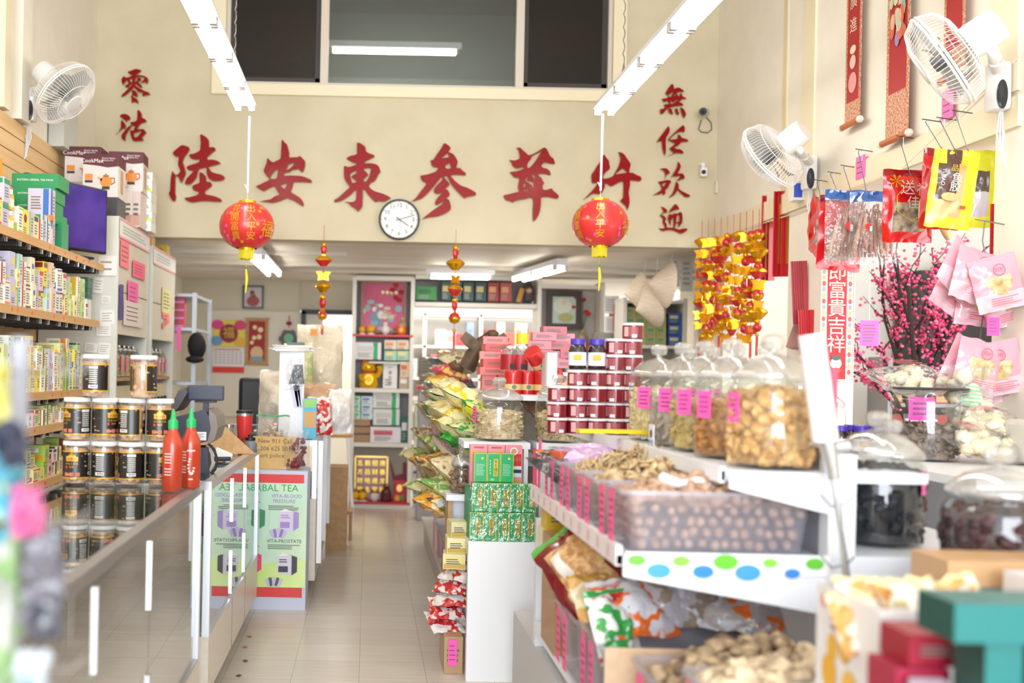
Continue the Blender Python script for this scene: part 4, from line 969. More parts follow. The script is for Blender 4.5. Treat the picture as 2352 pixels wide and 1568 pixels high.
for x, y, a, b in ((.225, .52, 'DCD2EC', 'A890C8'), (.22, .265, 'D6D2DE', '44424A'), (.03, .53, 'A8D4B8', '3E8A5E'), (.015, .275, 'F4E8EC', 'E04A78')):
    A, B = mat(a), mat(b)
    mb.add([(x-.055, y+.045, 0), (x+.03, y+.05, 0), (x+.03, y-.065, 0), (x-.055, y-.055, 0)], [(0, 3, 2, 1)], A, P @ T(0, 0, .0004))
    mb.add([(x+.03, y+.05, 0), (x+.062, y+.04, 0), (x+.062, y-.045, 0), (x+.03, y-.065, 0)], [(0, 3, 2, 1)], B, P @ T(0, 0, .0004))
    mb.add([(x-.055, y+.045, 0), (x-.02, y+.062, 0), (x+.062, y+.04, 0), (x+.03, y+.05, 0)], [(0, 3, 2, 1)], mat('F4F0F4'), P @ T(0, 0, .0004))
    mb.rect(.055, .035, B, P @ T(0, 0, .0008), x-.018, y-.03); mb.lines(.06, .025, B, P @ T(0, 0, .0008), 2, x-.012, y+.018)
for x, y, m in ((.17, .445, LT), (.15, .165, mat('5A5866'))):
    for i in range(5): mb.rect(.018, .05, m if i % 2 else mat('C8C2DC'), P @ T(x+(i-2)*.018, y-abs(i-2)*.004, .0006+i*.0002) @ RZ(-(i-2)*.22))
mb.build('poster', t)
t2 = thing('cardboard_sign', 'brown cardboard sign with handwriting, propped above the herbal tea poster', 'sign', (-.545, 5.99, .801))
MB(RX(-.08)).box((0, 0, .095), (.30, .006, .19), nmat('sign_cardboard', 'C8A468', 'D0AE74', 30, .8)).build('board', t2)
mb = MB(RX(-.08) @ FRONT(0, -.0036, .1)); 
for s, x, y in (('New 911 Call', .01, .062), ('or 206 625 5011', .0, .018), ('report police', -.03, -.022)): mb.text(s, .036, mat('4A3E30'), T(), x, y)
mb.build('handwriting', t2)
X3 = -.30
C3 = glass_case('third glass counter past the herbal tea poster, heaped with bags', -1.06, X3, 6.24, 7.9, .955, .6, (7.0,), 0, mat('D6DAE4', .35, .3), False)
for k, (y, h) in enumerate(((6.3, .75), (6.95, .72), (7.6, .7))): MB().box((X3+.02, y, .95-h/2), (.03, .035, h), WHITE_METAL).build('upright', C3, None, True)
# ------------------------------------------------------------------ soft bags
def bag_mesh(mb, w, h, t, zones, M, n=(14, 16), crumple=.012, seal=.07, seed=0, sag=0):
    """A pillow of film: zones(u, v, front) gives the material; u, v run 0..1 across and up."""
    nx, ny = n
    def P(i, j, s):
        u, v = i/nx, j/ny; x = (u-.5)*w; y = v*h
        bul = max(0, math.sin(PI*min(1, max(0, u))))**.55*max(0, math.sin(PI*min(1, max(0, (v-seal*.6)/(1-seal*1.6)))))**.6
        nz = noise.noise(Vector((u*5+seed, v*6, s*2+seed)))
        return Vector((x*(1-.05*bul)+nz*crumple*.5, s*t/2*bul+nz*crumple*(1 if bul > .05 else .5), y+noise.noise(Vector((u*4, v*4, seed+9)))*crumple*.6-sag*(u-.5)**2))
    for s in (-1, 1):
        vs = [P(i, j, s) for j in range(ny+1) for i in range(nx+1)]; fs = []; ms = []
        for j in range(ny):
            for i in range(nx):
                q = [j*(nx+1)+i, j*(nx+1)+i+1, (j+1)*(nx+1)+i+1, (j+1)*(nx+1)+i]
                fs.append(q if s < 0 else q[::-1]); ms.append(zones((i+.5)/nx, (j+.5)/ny, s < 0))
        mb.add(vs, fs, ms, M)
    return mb
def plain(*ms):
    def z(u, v, f):
        if v > .9 or v < .06: return ms[0]
        return ms[1] if len(ms) > 1 and .15 < u < .85 and .2 < v < .75 else ms[0]
    return z
def printed_film(cols):
    """Glossy film printed in blots of a few colours, laid out differently on every bag."""
    key = 'film_'+'_'.join(cols)
    if key in MATS: return MATS[key]
    m = bpy.data.materials.new(key); m.use_nodes = True; nt = m.node_tree; N, L = nt.nodes.new, nt.links.new
    b = nt.nodes['Principled BSDF']; b.inputs['Roughness'].default_value = .22; b.inputs['Coat Weight'].default_value = .5; b.inputs['Coat Roughness'].default_value = .08
    tc = N('ShaderNodeTexCoord'); oi = N('ShaderNodeObjectInfo'); mp = N('ShaderNodeMapping'); mu = N('ShaderNodeMath'); mu.operation = 'MULTIPLY'; mu.inputs[1].default_value = 37
    L(oi.outputs['Random'], mu.inputs[0]); L(mu.outputs[0], mp.inputs['Location']); L(tc.outputs['Object'], mp.inputs[0])
    t = N('ShaderNodeTexNoise'); t.inputs['Scale'].default_value = 13; t.inputs['Detail'].default_value = 2; L(mp.outputs[0], t.inputs['Vector'])
    rp = N('ShaderNodeValToRGB'); e = rp.color_ramp.elements; n = len(cols)
    while len(e) < 2*n-2: e.new(.5)
    k = 0
    for i in range(n-1):
        x = .5+(i-(n-2)/2)*.13
        for dx, c in ((-.012, cols[i]), (.012, cols[i+1])): e[k].position = x+dx; e[k].color = lin(c)+[1]; k += 1
    L(t.outputs[0], rp.inputs[0]); L(rp.outputs[0], b.inputs['Base Color'])
    w = N('ShaderNodeTexNoise'); w.inputs['Scale'].default_value = 26; w.inputs['Detail'].default_value = 3; L(mp.outputs[0], w.inputs['Vector'])
    bp = N('ShaderNodeBump'); bp.inputs['Strength'].default_value = .7; bp.inputs['Distance'].default_value = .012; L(w.outputs[0], bp.inputs['Height']); L(bp.outputs[0], b.inputs['Normal']); L(bp.outputs[0], b.inputs['Coat Normal'])
    MATS[key] = m
    return m
def patchy(cols, seed=0):
    m = printed_film(cols); c = foil(cols[0])
    return lambda u, v, f: c if v > .93 else m
NBAG = {}
def lying_bag(label, x, y, z, w, h, t, cols, rx, rz, group=None, ry=0, cat='bag', seed=None, name='food_bag', zones=None):
    """A bag lying or slumping: rx tips it back from upright (PI/2 lies flat on its back)."""
    mb = MB(); M = T(x, y, z) @ RZ(rz) @ RY(ry) @ RX(-rx)
    bag_mesh(mb, w, h, t, zones or patchy(cols, seed if seed is not None else RN.uniform(0, 50)), M, (12, 14), .024, seed=RN.uniform(0, 90))
    return single(mb, name, label, cat, group, 60)

# ------------------------------------------------------------------ things on and below the left rear wall
YR = 11.49
def framed(name, label, px0, py0, px1, py1, y, bw, fcol, inner, cat='picture'):
    a = at(px0, py0, y); b = at(px1, py1, y); w, h = b.x-a.x, a.z-b.z
    t = thing(name, label, cat, ((a.x+b.x)/2, y, (a.z+b.z)/2)); F = mat(fcol, .4)
    mb = MB()
    for sx in (-1, 1): mb.box((sx*(w-bw)/2, 0, 0), (bw, .03, h), F)
    for sz in (-1, 1): mb.box((0, 0, sz*(h-bw)/2), (w-2*bw, .03, bw), F)
    mb.build('frame', t); mb = MB(FRONT(0, -.002, 0)); inner(mb, w-2*bw, h-2*bw); mb.build('artwork', t); return t
def portrait(mb, w, h):
    mb.rect(w, h, mat('CFC8CC', .5), T()); mb.rect(w*.8, h*.8, mat('D8CED0'), T(0, 0, .001))
    q = T(0, 0, .002); mb.disc(w*.14, mat('A87868'), q, -.01, h*.16, 14, 1.25); mb.disc(w*.36, mat('A84848'), q, 0, -h*.2, 16, .8); mb.disc(w*.13, mat('6A4A44'), q @ T(0, 0, .001), -.012, h*.24, 12, .8); mb.rect(w*.16, h*.1, mat('6A4A44'), q @ T(0, 0, .001), .015, h*.06)
framed('framed_portrait', 'framed portrait of a person in a red top, high on the rear wall', 558, 655, 605, 709, YR, .016, '2A2A2E', portrait)
a = at(480, 712, 11.46); b = at(735, 960, 11.46)
single(MB().box(((a.x+b.x)/2, 11.475, (a.z+b.z)/2), (b.x-a.x, .03, a.z-b.z), mat('E2DCCB', .6)), 'wall_board', 'large pale board fixed to the rear wall behind the calendar', 'board')
def hung(px0, py0, px1, py1, y):
    a = at(px0, py0, y); b = at(px1, py1, y); return (a.x+b.x)/2, (a.z+b.z)/2, b.x-a.x, a.z-b.z
YW = 11.445
x, z, w, h = hung(490, 733, 560, 857, YW)
t = thing('wall_calendar', 'wall calendar with a pink and yellow picture and red foot, on the rear wall', 'calendar', (x, YW, z))
mb = MB(FRONT(0, 0, 0)); mb.box((0, h*.24, 0), (w, h*.5, .006), mat('E6D24A', .5))
for cx, cy, c in ((-.36, .4, 'D8408A'), (.36, .4, 'D83A6A'), (-.38, .1, '6A9AC0'), (.36, .08, 'E0B030')): mb.disc(w*.2, mat(c), T(0, 0, .0035), cx*w, cy*h, 14, .8)
mb.disc(w*.3, mat('9A2838'), T(0, 0, .0045), 0, h*.24, 24); mb.disc(w*.24, mat('7A1C2A'), T(0, 0, .0055), 0, h*.24, 24); mb.text('福', w*.38, gold('D8B04A'), T(0, 0, .0065), 0, h*.24); mb.build('picture_sheet', t)
mb = MB(FRONT(0, 0, 0)); mb.box((0, -h*.2, 0), (w, h*.36, .008), mat('E8E4E4')); mb.lines(w*.9, h*.04, mat('C04A50'), T(0, 0, .005), 1, 0, -h*.06)
for r in range(5):
    for c in range(7): mb.rect(w*.09, h*.03, mat('BFB8BC'), T(0, 0, .005), (c-3)*w*.13, -h*.11-r*h*.05)
mb.build('date_pad', t); MB(FRONT(0, 0, 0)).box((0, -h*.44, 0), (w, h*.11, .008), mat('D83028')).build('foot_band', t)
x, z, w, h = hung(565, 729, 615, 840, YW)
t = thing('wall_scroll', 'red and gold hanging scroll with blossoms, on the rear wall right of the calendar', 'scroll', (x, YW, z))
mb = MB(FRONT(0, 0, 0)); mb.box((0, 0, 0), (w, h*.97, .004), nmat('scroll_brocade', 'A87848', 'C8A06A', 60, .7)); mb.rect(w*.72, h*.82, mat('A01C20', .6), T(0, 0, .003), 0, h*.02)
for cx, cy, r in ((-.1, .3, .1), (.15, .25, .12), (.1, .1, .11), (-.12, .08, .1), (-.22, -.02, .09)): mb.disc(w*r, mat('E8D8A0'), T(0, 0, .004), cx*w, cy*h, 9)
mb.disc(w*.28, mat('D8B888'), T(0, 0, .004), 0, -h*.24, 16, 1.1); mb.disc(w*.3, mat('7A9AB0'), T(0, 0, .005), 0, -h*.36, 14, .4); mb.build('scroll_sheet', t)
for sz in (-1, 1): MB().tube([(-w*.55, 0, sz*h*.485), (w*.55, 0, sz*h*.485)], .008, mat('B89A6A')).build('roller', t)
x, z, w, h = hung(643, 724, 684, 815, YW)
t = thing('jade_plaque', 'dark lobed plaque with a green jade disc, hanging from a red knot', 'wall ornament', (x, YW, z))
mb = MB(FRONT(0, 0, 0)); mb.prism([(w*.5*(1+.09*math.cos(6*a))*math.cos(a), -h*.1+w*.5*(1+.09*math.cos(6*a))*math.sin(a)) for a in [i*2*PI/48 for i in range(48)]], .02, mat('3A1A18', .4)); mb.build('plaque', t)
MB(FRONT(0, -.022, -h*.08)).lathe([(w*.28, 0), (w*.26, .008)], mat('1F8A48', .3), 24).build('jade_disc', t)
MB(FRONT(0, -.022, -h*.08)).text('福', .035, gold('B0A030'), T(0, 0, .003), 0, -w*.36).build('gold_character', t)
MB().tube([(0, 0, h*.5), (0, 0, h*.2)], .006, REDPAINT).ball((0, 0, h*.3), .03, mat('9A1C20'), 8, (1.2, .4, .8)).tube([(0, 0, -h*.4), (0, 0, -h*.55)], .014, mat('9A1C20')).build('red_knot', t)
# ------------------------------------------------------------------ on the third counter
single(MB().rbox((-.90, 8.35, 1.06), (.30, .07, .50), BLACK, .06).box((-.9, 8.38, .5), (.08, .05, .7), BLACK).box((-.9, 8.38, .08), (.44, .44, .14), BLACK), 'office_chair', 'black chair back showing behind the cash register', 'chair')
t = thing('display_board', 'tall white board with bundles of black pens taped to it, on the third counter', 'display', (-.475, 6.42, .956))
MB().box((0, 0, .27), (.155, .05, .54), mat('EEF0F6', .5)).build('board', t)
mb = MB()
for k in range(8): mb.tube([(.02+k*.006, -.035, .46), (-.012+k*.0125, -.04, .34)], .0045, mat('2A2A34', .3))
mb.build('pen_bundle', t)
for k in range(3): MB().add([(-.01+k*.02, -.03, .33), (.03+k*.018, -.03, .34), (.05+k*.012, -.03, .2), (.02+k*.02, -.03, .19)], [(0, 3, 2, 1)], mat('C4C6D8', .3)).build('paper_slip', t)
bag_mesh(MB(), .11, .2, .02, lambda u, v, f: FILM, T(.02, -.045, .3)).build('clear_bag', t, 60)
t = thing('letter_tray', 'stack of envelopes spread over the top of the tall white board', 'papers', (-.475, 6.42, 1.497))
for k in range(6): MB(RZ(RN.uniform(-.2, .2))).box((RN.uniform(-.02, .02), 0, .004+k*.0065), (.25, .11, .006), mat(('E8E2DC', 'F2EEEA', 'E0D6D0')[k % 3])).build('envelope', t)
single(MB(T(-.455, 6.42, 1.537)).box((0, 0, .009), (.11, .06, .018), mat('5A6464', .5)), 'staple_box', 'small slate box on top of the stacked envelopes', 'box')
single(MB(T(-.355, 6.38, .957)).box((0, 0, .125), (.08, .05, .25), mat('3FA8C8', .4)).rect(.07, .1, mat('C89A5A'), FRONT(0, -.0258, .12)).rect(.076, .05, mat('8AC46A'), FRONT(0, -.0258, .22)), 'snack_packet', 'turquoise and green upright packet right of the tall white board', 'packet')
mb = MB(); 
for k in range(60): mb.ball((-.575+RN.gauss(0, .035), 6.12+RN.gauss(0, .03), .965+abs(RN.gauss(0, .035))), .012, nmat('dried_scraps', 'B09078', 'E0D0BC', 50, .8), 6, (1.3, .8, .6), RZ(k) @ RX(k), .15)
tg = MB(); bag_mesh(tg, .2, .16, .12, lambda u, v, f: mat('2F9A5A', .4) if v > .92 else FILM, T(-.565, 6.12, .955) @ RX(-.25))
t = thing('zip_bag', 'clear zip bag with a green seal, full of dried scraps, above the cardboard sign', 'bag', (-.57, 6.12, .801))
single(MB().box((-.57, 6.13, .8775), (.34, .18, .15), mat('C6CCE0', .5)), 'counter_block', 'pale blue raised block behind the cardboard sign', 'block')
tg.build('bag_film', t, 60, True); o = mb.build('dried_scraps', t, None, True); o['kind'] = 'stuff'
mb = MB()
for k in range(70): mb.ball((-.405+RN.gauss(0, .022), 5.985+RN.uniform(-.03, .03), .82+RN.random()**2*.17), .011, nmat('red_dates', '6A1A20', '8E2A2C', 40, .35), 6, (1, 1, 1.3), RX(k), .1)
t = thing('date_bag', 'clear bag of dark red dates right of the cardboard sign', 'bag', (-.405, 5.985, .801))
o = mb.build('red_dates', t, 60, True); o['kind'] = 'stuff'; bag_mesh(MB(), .15, .23, .1, lambda u, v, f: FILM, T(-.405, 5.985, .803)).build('bag_film', t, 60, True)
for i, (x, y, z, w, h, tt, cols, rx, rz, L) in enumerate(((-.60, 7.0, .957, .28, .42, .2, ('E6DCC8', 'DED2BC'), .12, 0, 'large cream plastic bag behind the red tumbler'), (-.34, 7.0, .957, .24, .34, .18, ('C8A684', 'BC9874'), .1, .1, 'brown paper bag behind the tall white board'), (-.50, 7.35, .957, .2, .62, .16, ('D8D49A', 'B8C888', 'E4DEB8'), .05, 0, 'tall pale green printed bag left behind the tall white board'), (-.20, 7.0, .957, .2, .3, .12, ('EEEAE6', 'E2DCD8'), .1, .2, 'white plastic bag hanging over the aisle edge of the third counter'), (-.36, 7.6, 1.0, .34, .72, .2, ('E4D8C0', 'DACCB0'), .03, 0, 'tall beige cloth sack behind the white board'))):
    lying_bag(L, x, y, z, w, h, tt, cols, rx, rz)
single(MB().box((-.40, 7.47, 1.66), (.05, .03, .045), mat('F08A20', .5)), 'orange_clip', 'orange clip at the top of the tall beige sack', 'clip')
lying_bag('white and red snack bag slumped at the aisle edge of the third counter', -.30, 6.75, .957, .16, .26, .1, ('F0E8E4', 'C8302C', 'F0E8E4'), .3, .3)
single(MB(T(-.22, 8.0, 0)).box((0, 0, .32), (.16, .3, .64), CARD), 'tall_carton', 'tall brown carton standing on the floor at the end of the third counter', 'box')
t = thing('step_stool', 'small wooden stool at the far end of the counters', 'stool', (-.2, 8.5, 0))
MB().box((0, 0, .22), (.2, .26, .025), mat('B8875A')).build('seat', t)
for sx in (-.08, .08):
    for sy in (-.1, .1): MB().box((sx, sy, .104), (.025, .025, .206), mat('B8875A')).build('leg', t)
t = thing('white_stool', 'white metal stool with splayed legs before the rear shelving', 'stool', (-.28, 9.9, 0))
MB().cyl((0, 0, .74), .15, .03, mat('C89A60'), 20).build('seat', t)
for sx in (-1, 1):
    for sy in (-1, 1): MB().tube([(sx*.1, sy*.1, .74), (sx*.16, sy*.16, 0)], .014, WHITE_METAL).build('leg', t)
MB().tube([(-.135, -.135, .3), (.135, -.135, .3), (.135, .135, .3), (-.135, .135, .3)], .009, WHITE_METAL, closed=True).build('foot_ring', t)
# ------------------------------------------------------------------ white rear shelving, floor to ceiling
YS = 10.34; SHW = mat('EDE8DE', .5); GB_ = mat('A8A6A8', .6)
def tall_unit(label, x0, x1, zs, backs, red=()):
    t = thing('white_shelving', label, 'shelving', ((x0+x1)/2, YS+.16, 0)); w = x1-x0
    for sx in (-1, 1): MB().box((sx*(w/2-.02), 0, 1.165), (.04, .32, 2.33), SHW).build('upright', t)
    for z in zs: MB().box((0, 0, z), (w-.08, .32, .04), SHW).build('shelf', t)
    for z in red:
        MB().box((0, -.005, z), (w-.02, .34, .022), REDPAINT).build('red_edge', t)
    for z0, z1, c in backs: MB().box((0, .15, (z0+z1)/2), (w-.08, .012, z1-z0), mat(c, .7)).build('back_panel', t)
    return t
zA = lambda py: at(900, py, YS).z
tall_unit('left bay of the white rear shelving, with a lucky cat and two red-edged altars', -.17, .46, [zA(640), zA(897), zA(1022), .02], [(zA(895), zA(640), 'B4AEB0'), (zA(1022), zA(897), 'B0AEB0'), (.03, zA(1022), 'D8CCBC')], [zA(771), .05])
tall_unit('right bay of the white rear shelving, with a dark framed picture', 1.70, 2.38, [zA(650), zA(830), zA(870), .02], [(.03, zA(640), 'D2CABE')], [zA(790)])
t = thing('bridge_shelf', 'white bridging shelf of tins between the two rear bays, near the ceiling', 'shelf', (1.08, YS+.16, zA(692)))
MB().box((0, 0, -.02), (1.23, .32, .04), SHW).build('shelf_board', t); MB().box((0, 0, .26), (1.23, .32, .05), SHW).build('top_board', t); MB().box((0, .15, .12), (1.23, .012, .24), mat('8A8884')).build('back_panel', t)
def rear(name, label, cat, px0, py0, px1, py1, d=.12, y=YS, col='E8E8E0', group=None, prints=None, z=None, acc=None):
    """A box on the rear shelving, placed by the area it fills."""
    x, zc, w, h = hung(px0, py0, px1, py1, y); z = zc-h/2 if z is None else z
    mb = MB(T(x, y+d/2, z)); mb.box((0, 0, h/2), (w*.97, d, h*.98), mat(col, .5))
    F = FRONT(0, -d/2-.001, h/2)
    if acc: mb.rect(w*.16, h*.97, mat(acc), F, w*.28)
    if prints: mb.rect(w*.6, h*.3, mat(prints), F @ T(0, 0, .0008), -w*.08, h*.12)
    mb.lines(w*.55, h*.3, mat('9A9A94'), F @ T(0, 0, .0012), 3, -w*.08, -h*.25)
    return single(mb, name, label, cat, group)
z1, z2, z3, z0 = zA(771)+.012, zA(897)+.021, zA(1022)+.021, .062
def altar(mb, w, h):
    mb.rect(w, h, nmat('altar_print', 'B03A60', 'C85A7E', 2.4, .5), T())
    for k in range(34):
        mb.disc(RN.uniform(.015, .04), mat(RN.choice(('7AA8A8', 'C8B8A0', 'D8D0C8', '8A9AB8', 'C88A6A', '6A8A9A'))), T(0, 0, .001+k*.0001), RN.gauss(-.02, w*.2), RN.gauss(-h*.15, h*.17), 9, RN.uniform(.5, 1.3))
    for k in range(4): mb.disc(.018, mat('F0E4A0'), T(0, 0, .006), -.01+k*.045, h*.32, 10)
framed('altar_picture', 'large brown framed altar print in pink and pale figures, left rear bay', 830, 645, 932, 766, YS+.12, .026, '8A5630', altar)
for k, (px, r) in enumerate(((832, .036), (852, .045))):
    q = at(px, 760, YS+.06); single(MB().ball((q.x, q.y, z1+.012+r), r, mat('E8A81C', .5), 14).cyl((q.x, q.y, z1), r*.9, .012, WHITE, 14), 'offering_fruit', ('smaller', 'larger')[k]+' yellow fruit on a dish before the pink altar print', 'fruit')
q = at(885, 760, YS+.06); single(MB().lathe([(.02, 0), (.045, .03), (.045, .08), (.038, .085)], mat('E8E2E0', .3), 16, (q.x, q.y-.02, z1)), 'incense_cup', 'white cup on the upper red altar shelf', 'cup')
q = at(921, 755, YS+.06); single(MB().lathe([(.035, 0), (.05, .02), (.05, .09), (.045, .095)], mat('E06A28', .35), 16, (q.x, q.y-.02, z1)).disc(.02, mat('E8C030'), FRONT(q.x, q.y-.071, z1+.05)), 'offering_mug', 'orange mug at the right end of the upper altar shelf', 'mug')
def vase_flowers(label, x, y, z, n=5):
    t = thing('flower_vase', label, 'vase', (x, y, z))
    MB().lathe([(.03, 0), (.055, .05), (.05, .11), (.025, .15), (.028, .18)], nmat('vase_glaze', '8A7A60', 'C8B898', 20, .3), 16).build('vase_body', t, 60)
    for k in range(n):
        a, b = RN.uniform(-.12, .12), RN.uniform(.12, .34)
        MB().tube([(0, 0, .17), (a*.5, 0, .17+b*.6), (a, -.02, .17+b)], .003, mat('3A6A3A')).build('flower_stem', t)
        MB().ball((a, -.03, .18+b), .03, mat('B81C2A', .7), 8, (1, .7, .8), None, .12).build('rose', t)
q = at(925, 750, YS+.1); vase_flowers('patterned vase of red roses at the right of the pink altar print', q.x, q.y+.03, z1)
rear('tea_carton', 'long white carton with a green stripe above the lucky cat', 'box', 813, 785, 876, 826, .2, YS+.05, 'ECEAE6', None, 'D8D4D4', None, '2FA86A')
for r in range(2):
    for c in range(2): rear('tea_carton', f'green and cream printed carton right of the lucky cat, {("lower", "upper")[r]} row, {("left", "right")[c]}', 'box', 883+c*29, 802-r*22, 911+c*29, 828-r*22, .14, YS+.03, ('A8D8BC', 'E8DCC4')[r], 'printed cartons above the framed card', ('F0D890', 'E09060')[r])
single(MB().box((at(885, 830, YS).x, YS+.11, zA(833)), (.33, .22, .02), mat('D8D8C8')), 'middle_board', 'thin board carrying the cartons above the lucky cat', 'board')
# lucky cat
q = at(846, 895, YS+.08)
t = thing('lucky_cat', 'golden beckoning cat figurine with one raised paw, left rear bay', 'figurine', (q.x, YS+.09, z2))
GC = mat('E8B422', .25, .4)
s = zA(826)-z2
MB().lathe([(.09, 0), (.105, .03), (.1, s*.3), (.075, s*.52), (.05, s*.6)], GC, 18).ball((0, -.01, s*.72), .075, GC, 16, (1.05, .9, .92)).build('cat_body', t, 60)
for sx in (-1, 1):
    MB().lathe([(.03, 0), (.002, .06)], mat('D8402C', .4), 8, (sx*.045, -.005, s*.84)).build('ear', t)
    MB().ball((sx*.026, -.075, s*.74), .009, BLACK, 8).build('eye', t)
MB().tube([(.085, -.02, s*.4), (.115, -.03, s*.6), (.105, -.04, s*.8)], [.03, .028, .032], GC, 10).build('raised_paw', t, 60)
MB().tube([(-.08, -.03, s*.42), (-.07, -.08, s*.3), (-.03, -.1, s*.26)], .026, GC, 10).build('lowered_paw', t, 60)
MB().tube([(.065*math.cos(a), .065*math.sin(a)-.01, s*.56) for a in [i*2*PI/16 for i in range(16)]], .01, mat('C8281E'), closed=True).build('red_collar', t)
mb = MB(FRONT(0, -.105, s*.3)); mb.disc(.045, mat('D8A018', .3, .5), T(), 0, 0, 16, 1.2); mb.text('福', .06, mat('C0301C'), T(0, 0, .002)); mb.build('gold_coin', t)
rear('framed_card', 'white card with black brush writing in a dark frame, beside the lucky cat', 'picture', 880, 835, 912, 893, .03, YS+.06, 'F0EEEC', None, None, z2)
q = at(896, 864, YS+.05); mb = MB(FRONT(q.x, YS+.057, q.z))
for i, ch in enumerate('一本万利'): mb.text(ch, .045, INK, T(), 0, .09-i*.055)
single(mb, 'card_writing', 'black brush writing on the white framed card', 'writing')
rear('jar_stack', 'pale red and white upright tin at the right of the framed card', 'tin', 919, 832, 940, 868, .08, YS+.04, 'ECD0B0', None, 'D86A4A', z2+.12); rear('jar_stack', 'brown jar with a white lid under the pale red tin', 'jar', 917, 868, 941, 896, .08, YS+.04, 'C8AE90', None, 'F0EEEA', z2)
for r in range(3):
    for c in range(2): rear('tea_carton', f'green and white herbal carton below the lucky cat, {("lowest", "middle", "top")[r]} row, {("left", "right")[c]} column', 'box', 811+c*17+(c*2), 937-r*18, 828+c*28, 955-r*18, .14, YS+.04, ('BFE0D0', 'D8E8E8')[c], 'green herbal cartons below the cat', ('3FAE6E', '6A8AC8')[c], z3+.232+r*.079)
for r in range(3): rear('brown_carton', f'plain brown carton in the lower left cubby, {("lowest", "middle", "top")[r]} of three', 'box', 809, 1000-r*20, 851, 1021-r*20, .2, YS+.05, 'A88058', 'plain brown cartons', None, z3+r*.077)
for r in range(2): rear('tea_carton', f'wide white tea carton with a green band, {("lower", "upper")[r]} of two', 'box', 856, 943-r*40, 918, 982-r*40, .2, YS+.05, 'E4EAE4', 'wide white tea cartons', 'D8D0D0', z3+.175+r*.174, '2FA86A')
rear('tea_carton', 'white carton with a red heading under the wide tea cartons', 'box', 850, 983, 921, 1021, .22, YS+.03, 'ECE8EE', None, 'C05A6A', z3)
rear('framed_card', 'narrow dark green framed card at the right of the white carton', 'picture', 921, 960, 939, 1021, .04, YS+.06, '2A6A54', None, 'E8E8E8', z3)
# lower altar
q = at(852, 1110, YS+.2)
t = thing('altar_plaque', 'red lacquer plaque with gold writing and a gold rim, lowest red altar', 'plaque', (q.x, YS+.2, z0))
w, h = .33, .44
MB().box((0, 0, h/2), (w, .02, h), mat('8E1A1C', .25, 0, .4)).build('plaque', t)
mb = MB()
for sx in (-1, 1): mb.box((sx*w/2, -.005, h/2), (.018, .03, h), gold('D8B060'))
mb.box((0, -.005, h), (w, .03, .018), gold('D8B060')); mb.build('rim', t)
mb = MB(FRONT(0, -.0115, h/2))
for k, wd in enumerate(('五方财神', '前后地主', '招财进宝', '唐番龙神')):
    for i, ch in enumerate(wd): mb.text(ch, .064, gold('F0D030'), T(), -.115+k*.077, .15-i*.09)
mb.build('gold_writing', t)
for k, px in enumerate((815, 832)): q = at(px, 1150, YS+.05); single(MB().ball((q.x, YS+.05, z0+.056), .044, mat('F0B818', .5), 14).cyl((q.x, YS+.05, z0), .045, .012, WHITE, 14), 'offering_fruit', ('left', 'right')[k]+' yellow fruit on the lowest red altar', 'fruit')
q = at(860, 1150, YS+.05); single(MB().lathe([(.025, 0), (.045, .03), (.045, .075), (.04, .08)], mat('E8E6E4', .3), 16, (q.x, YS+.04, z0)), 'incense_cup', 'white cup before the red lacquer plaque', 'cup')
q = at(887, 1140, YS+.05); single(MB().lathe([(.05, 0), (.055, .02), (.05, .09), (.03, .12), (.03, .16)], mat('5A1A1E', .3), 16, (q.x, YS+.06, z0)), 'incense_pot', 'dark maroon pot right of the white cup on the lowest altar', 'pot')
q = at(917, 1140, YS+.05)
t = thing('paper_holder', 'red square holder with a gold emblem and maroon wings, lowest altar right', 'holder', (q.x, YS+.08, z0))
MB().box((0, 0, .11), (.125, .09, .22), mat('B81E22', .4)).build('holder_body', t); MB(FRONT(0, -.046, .14)).disc(.03, gold('E0B860'), T(), 0, 0, 14, 1.3).build('gold_emblem', t)
MB(FRONT(0, 0, 0)).prism([(-.07, .22), (.07, .22), (.07, .40), (.03, .40), (.03, .28), (-.05, .26), (-.09, .40), (-.1, .40)], .02, mat('7A1C34', .5)).build('back_wings', t)
MB(FRONT(0, -.05, 0)).disc(.03, mat('E8A030'), T(), -.02, .04, 10).disc(.022, mat('3A9A5A'), T(0, 0, .001), .02, .045, 10).build('printed_flowers', t)
# cartons between the bays, and tins above
for r in range(6): rear('tea_carton', f'pale green carton in the stack right of the left rear bay, {ORD[r]} from the bottom', 'box', 953, 1004-r*17, 996, 1021-r*17, .2, YS+.05, 'DCE4C0', 'pale green cartons in a stack', '7A7A8A', zA(1024)+r*.0735)
single(MB().box((.58, YS+.16, zA(1026)), (.22, .34, .03), SHW).box((.68, YS+.16, zA(1026)/2-.01), (.03, .3, zA(1026)-.02), SHW), 'low_shelf', 'low white shelf joined to the right of the left rear bay', 'shelf')
for r in range(4):
    for c in range(4): rear('tin_can', f'white and blue tin beside the lowest altar, {ORD[r]} row up, {ORD[c]} column', 'tin', 948+c*12.5, 1143-r*24, 960+c*12.5, 1166-r*24, .05, YS+.03, 'D8DAE4', 'white and blue tins', '4A4E6A', .001+r*.101)
q = at(985, 850, 9.6)
single(MB(T(q.x, 9.6, q.z-.13) @ RX(-.15)).rbox((0, 0, .13), (.18, .05, .26), mat('7A7264', .6), .02).lines(.13, .18, mat('5A5448'), FRONT(0, -.026, .13), 6), 'bronze_tablet', 'grey green tablet standing in front of the shelf gap, beside the heaped bags', 'tablet')
single(MB().box((q.x+.03, 9.65, q.z-.165), (.28, .3, .035), REDPAINT).box((q.x+.03, 9.65, (q.z-.2)/2), (.24, .26, q.z-.21), GB_), 'red_edged_stand', 'grey stand with a red edge under the grey green tablet', 'stand')
zb = zA(692)+.021
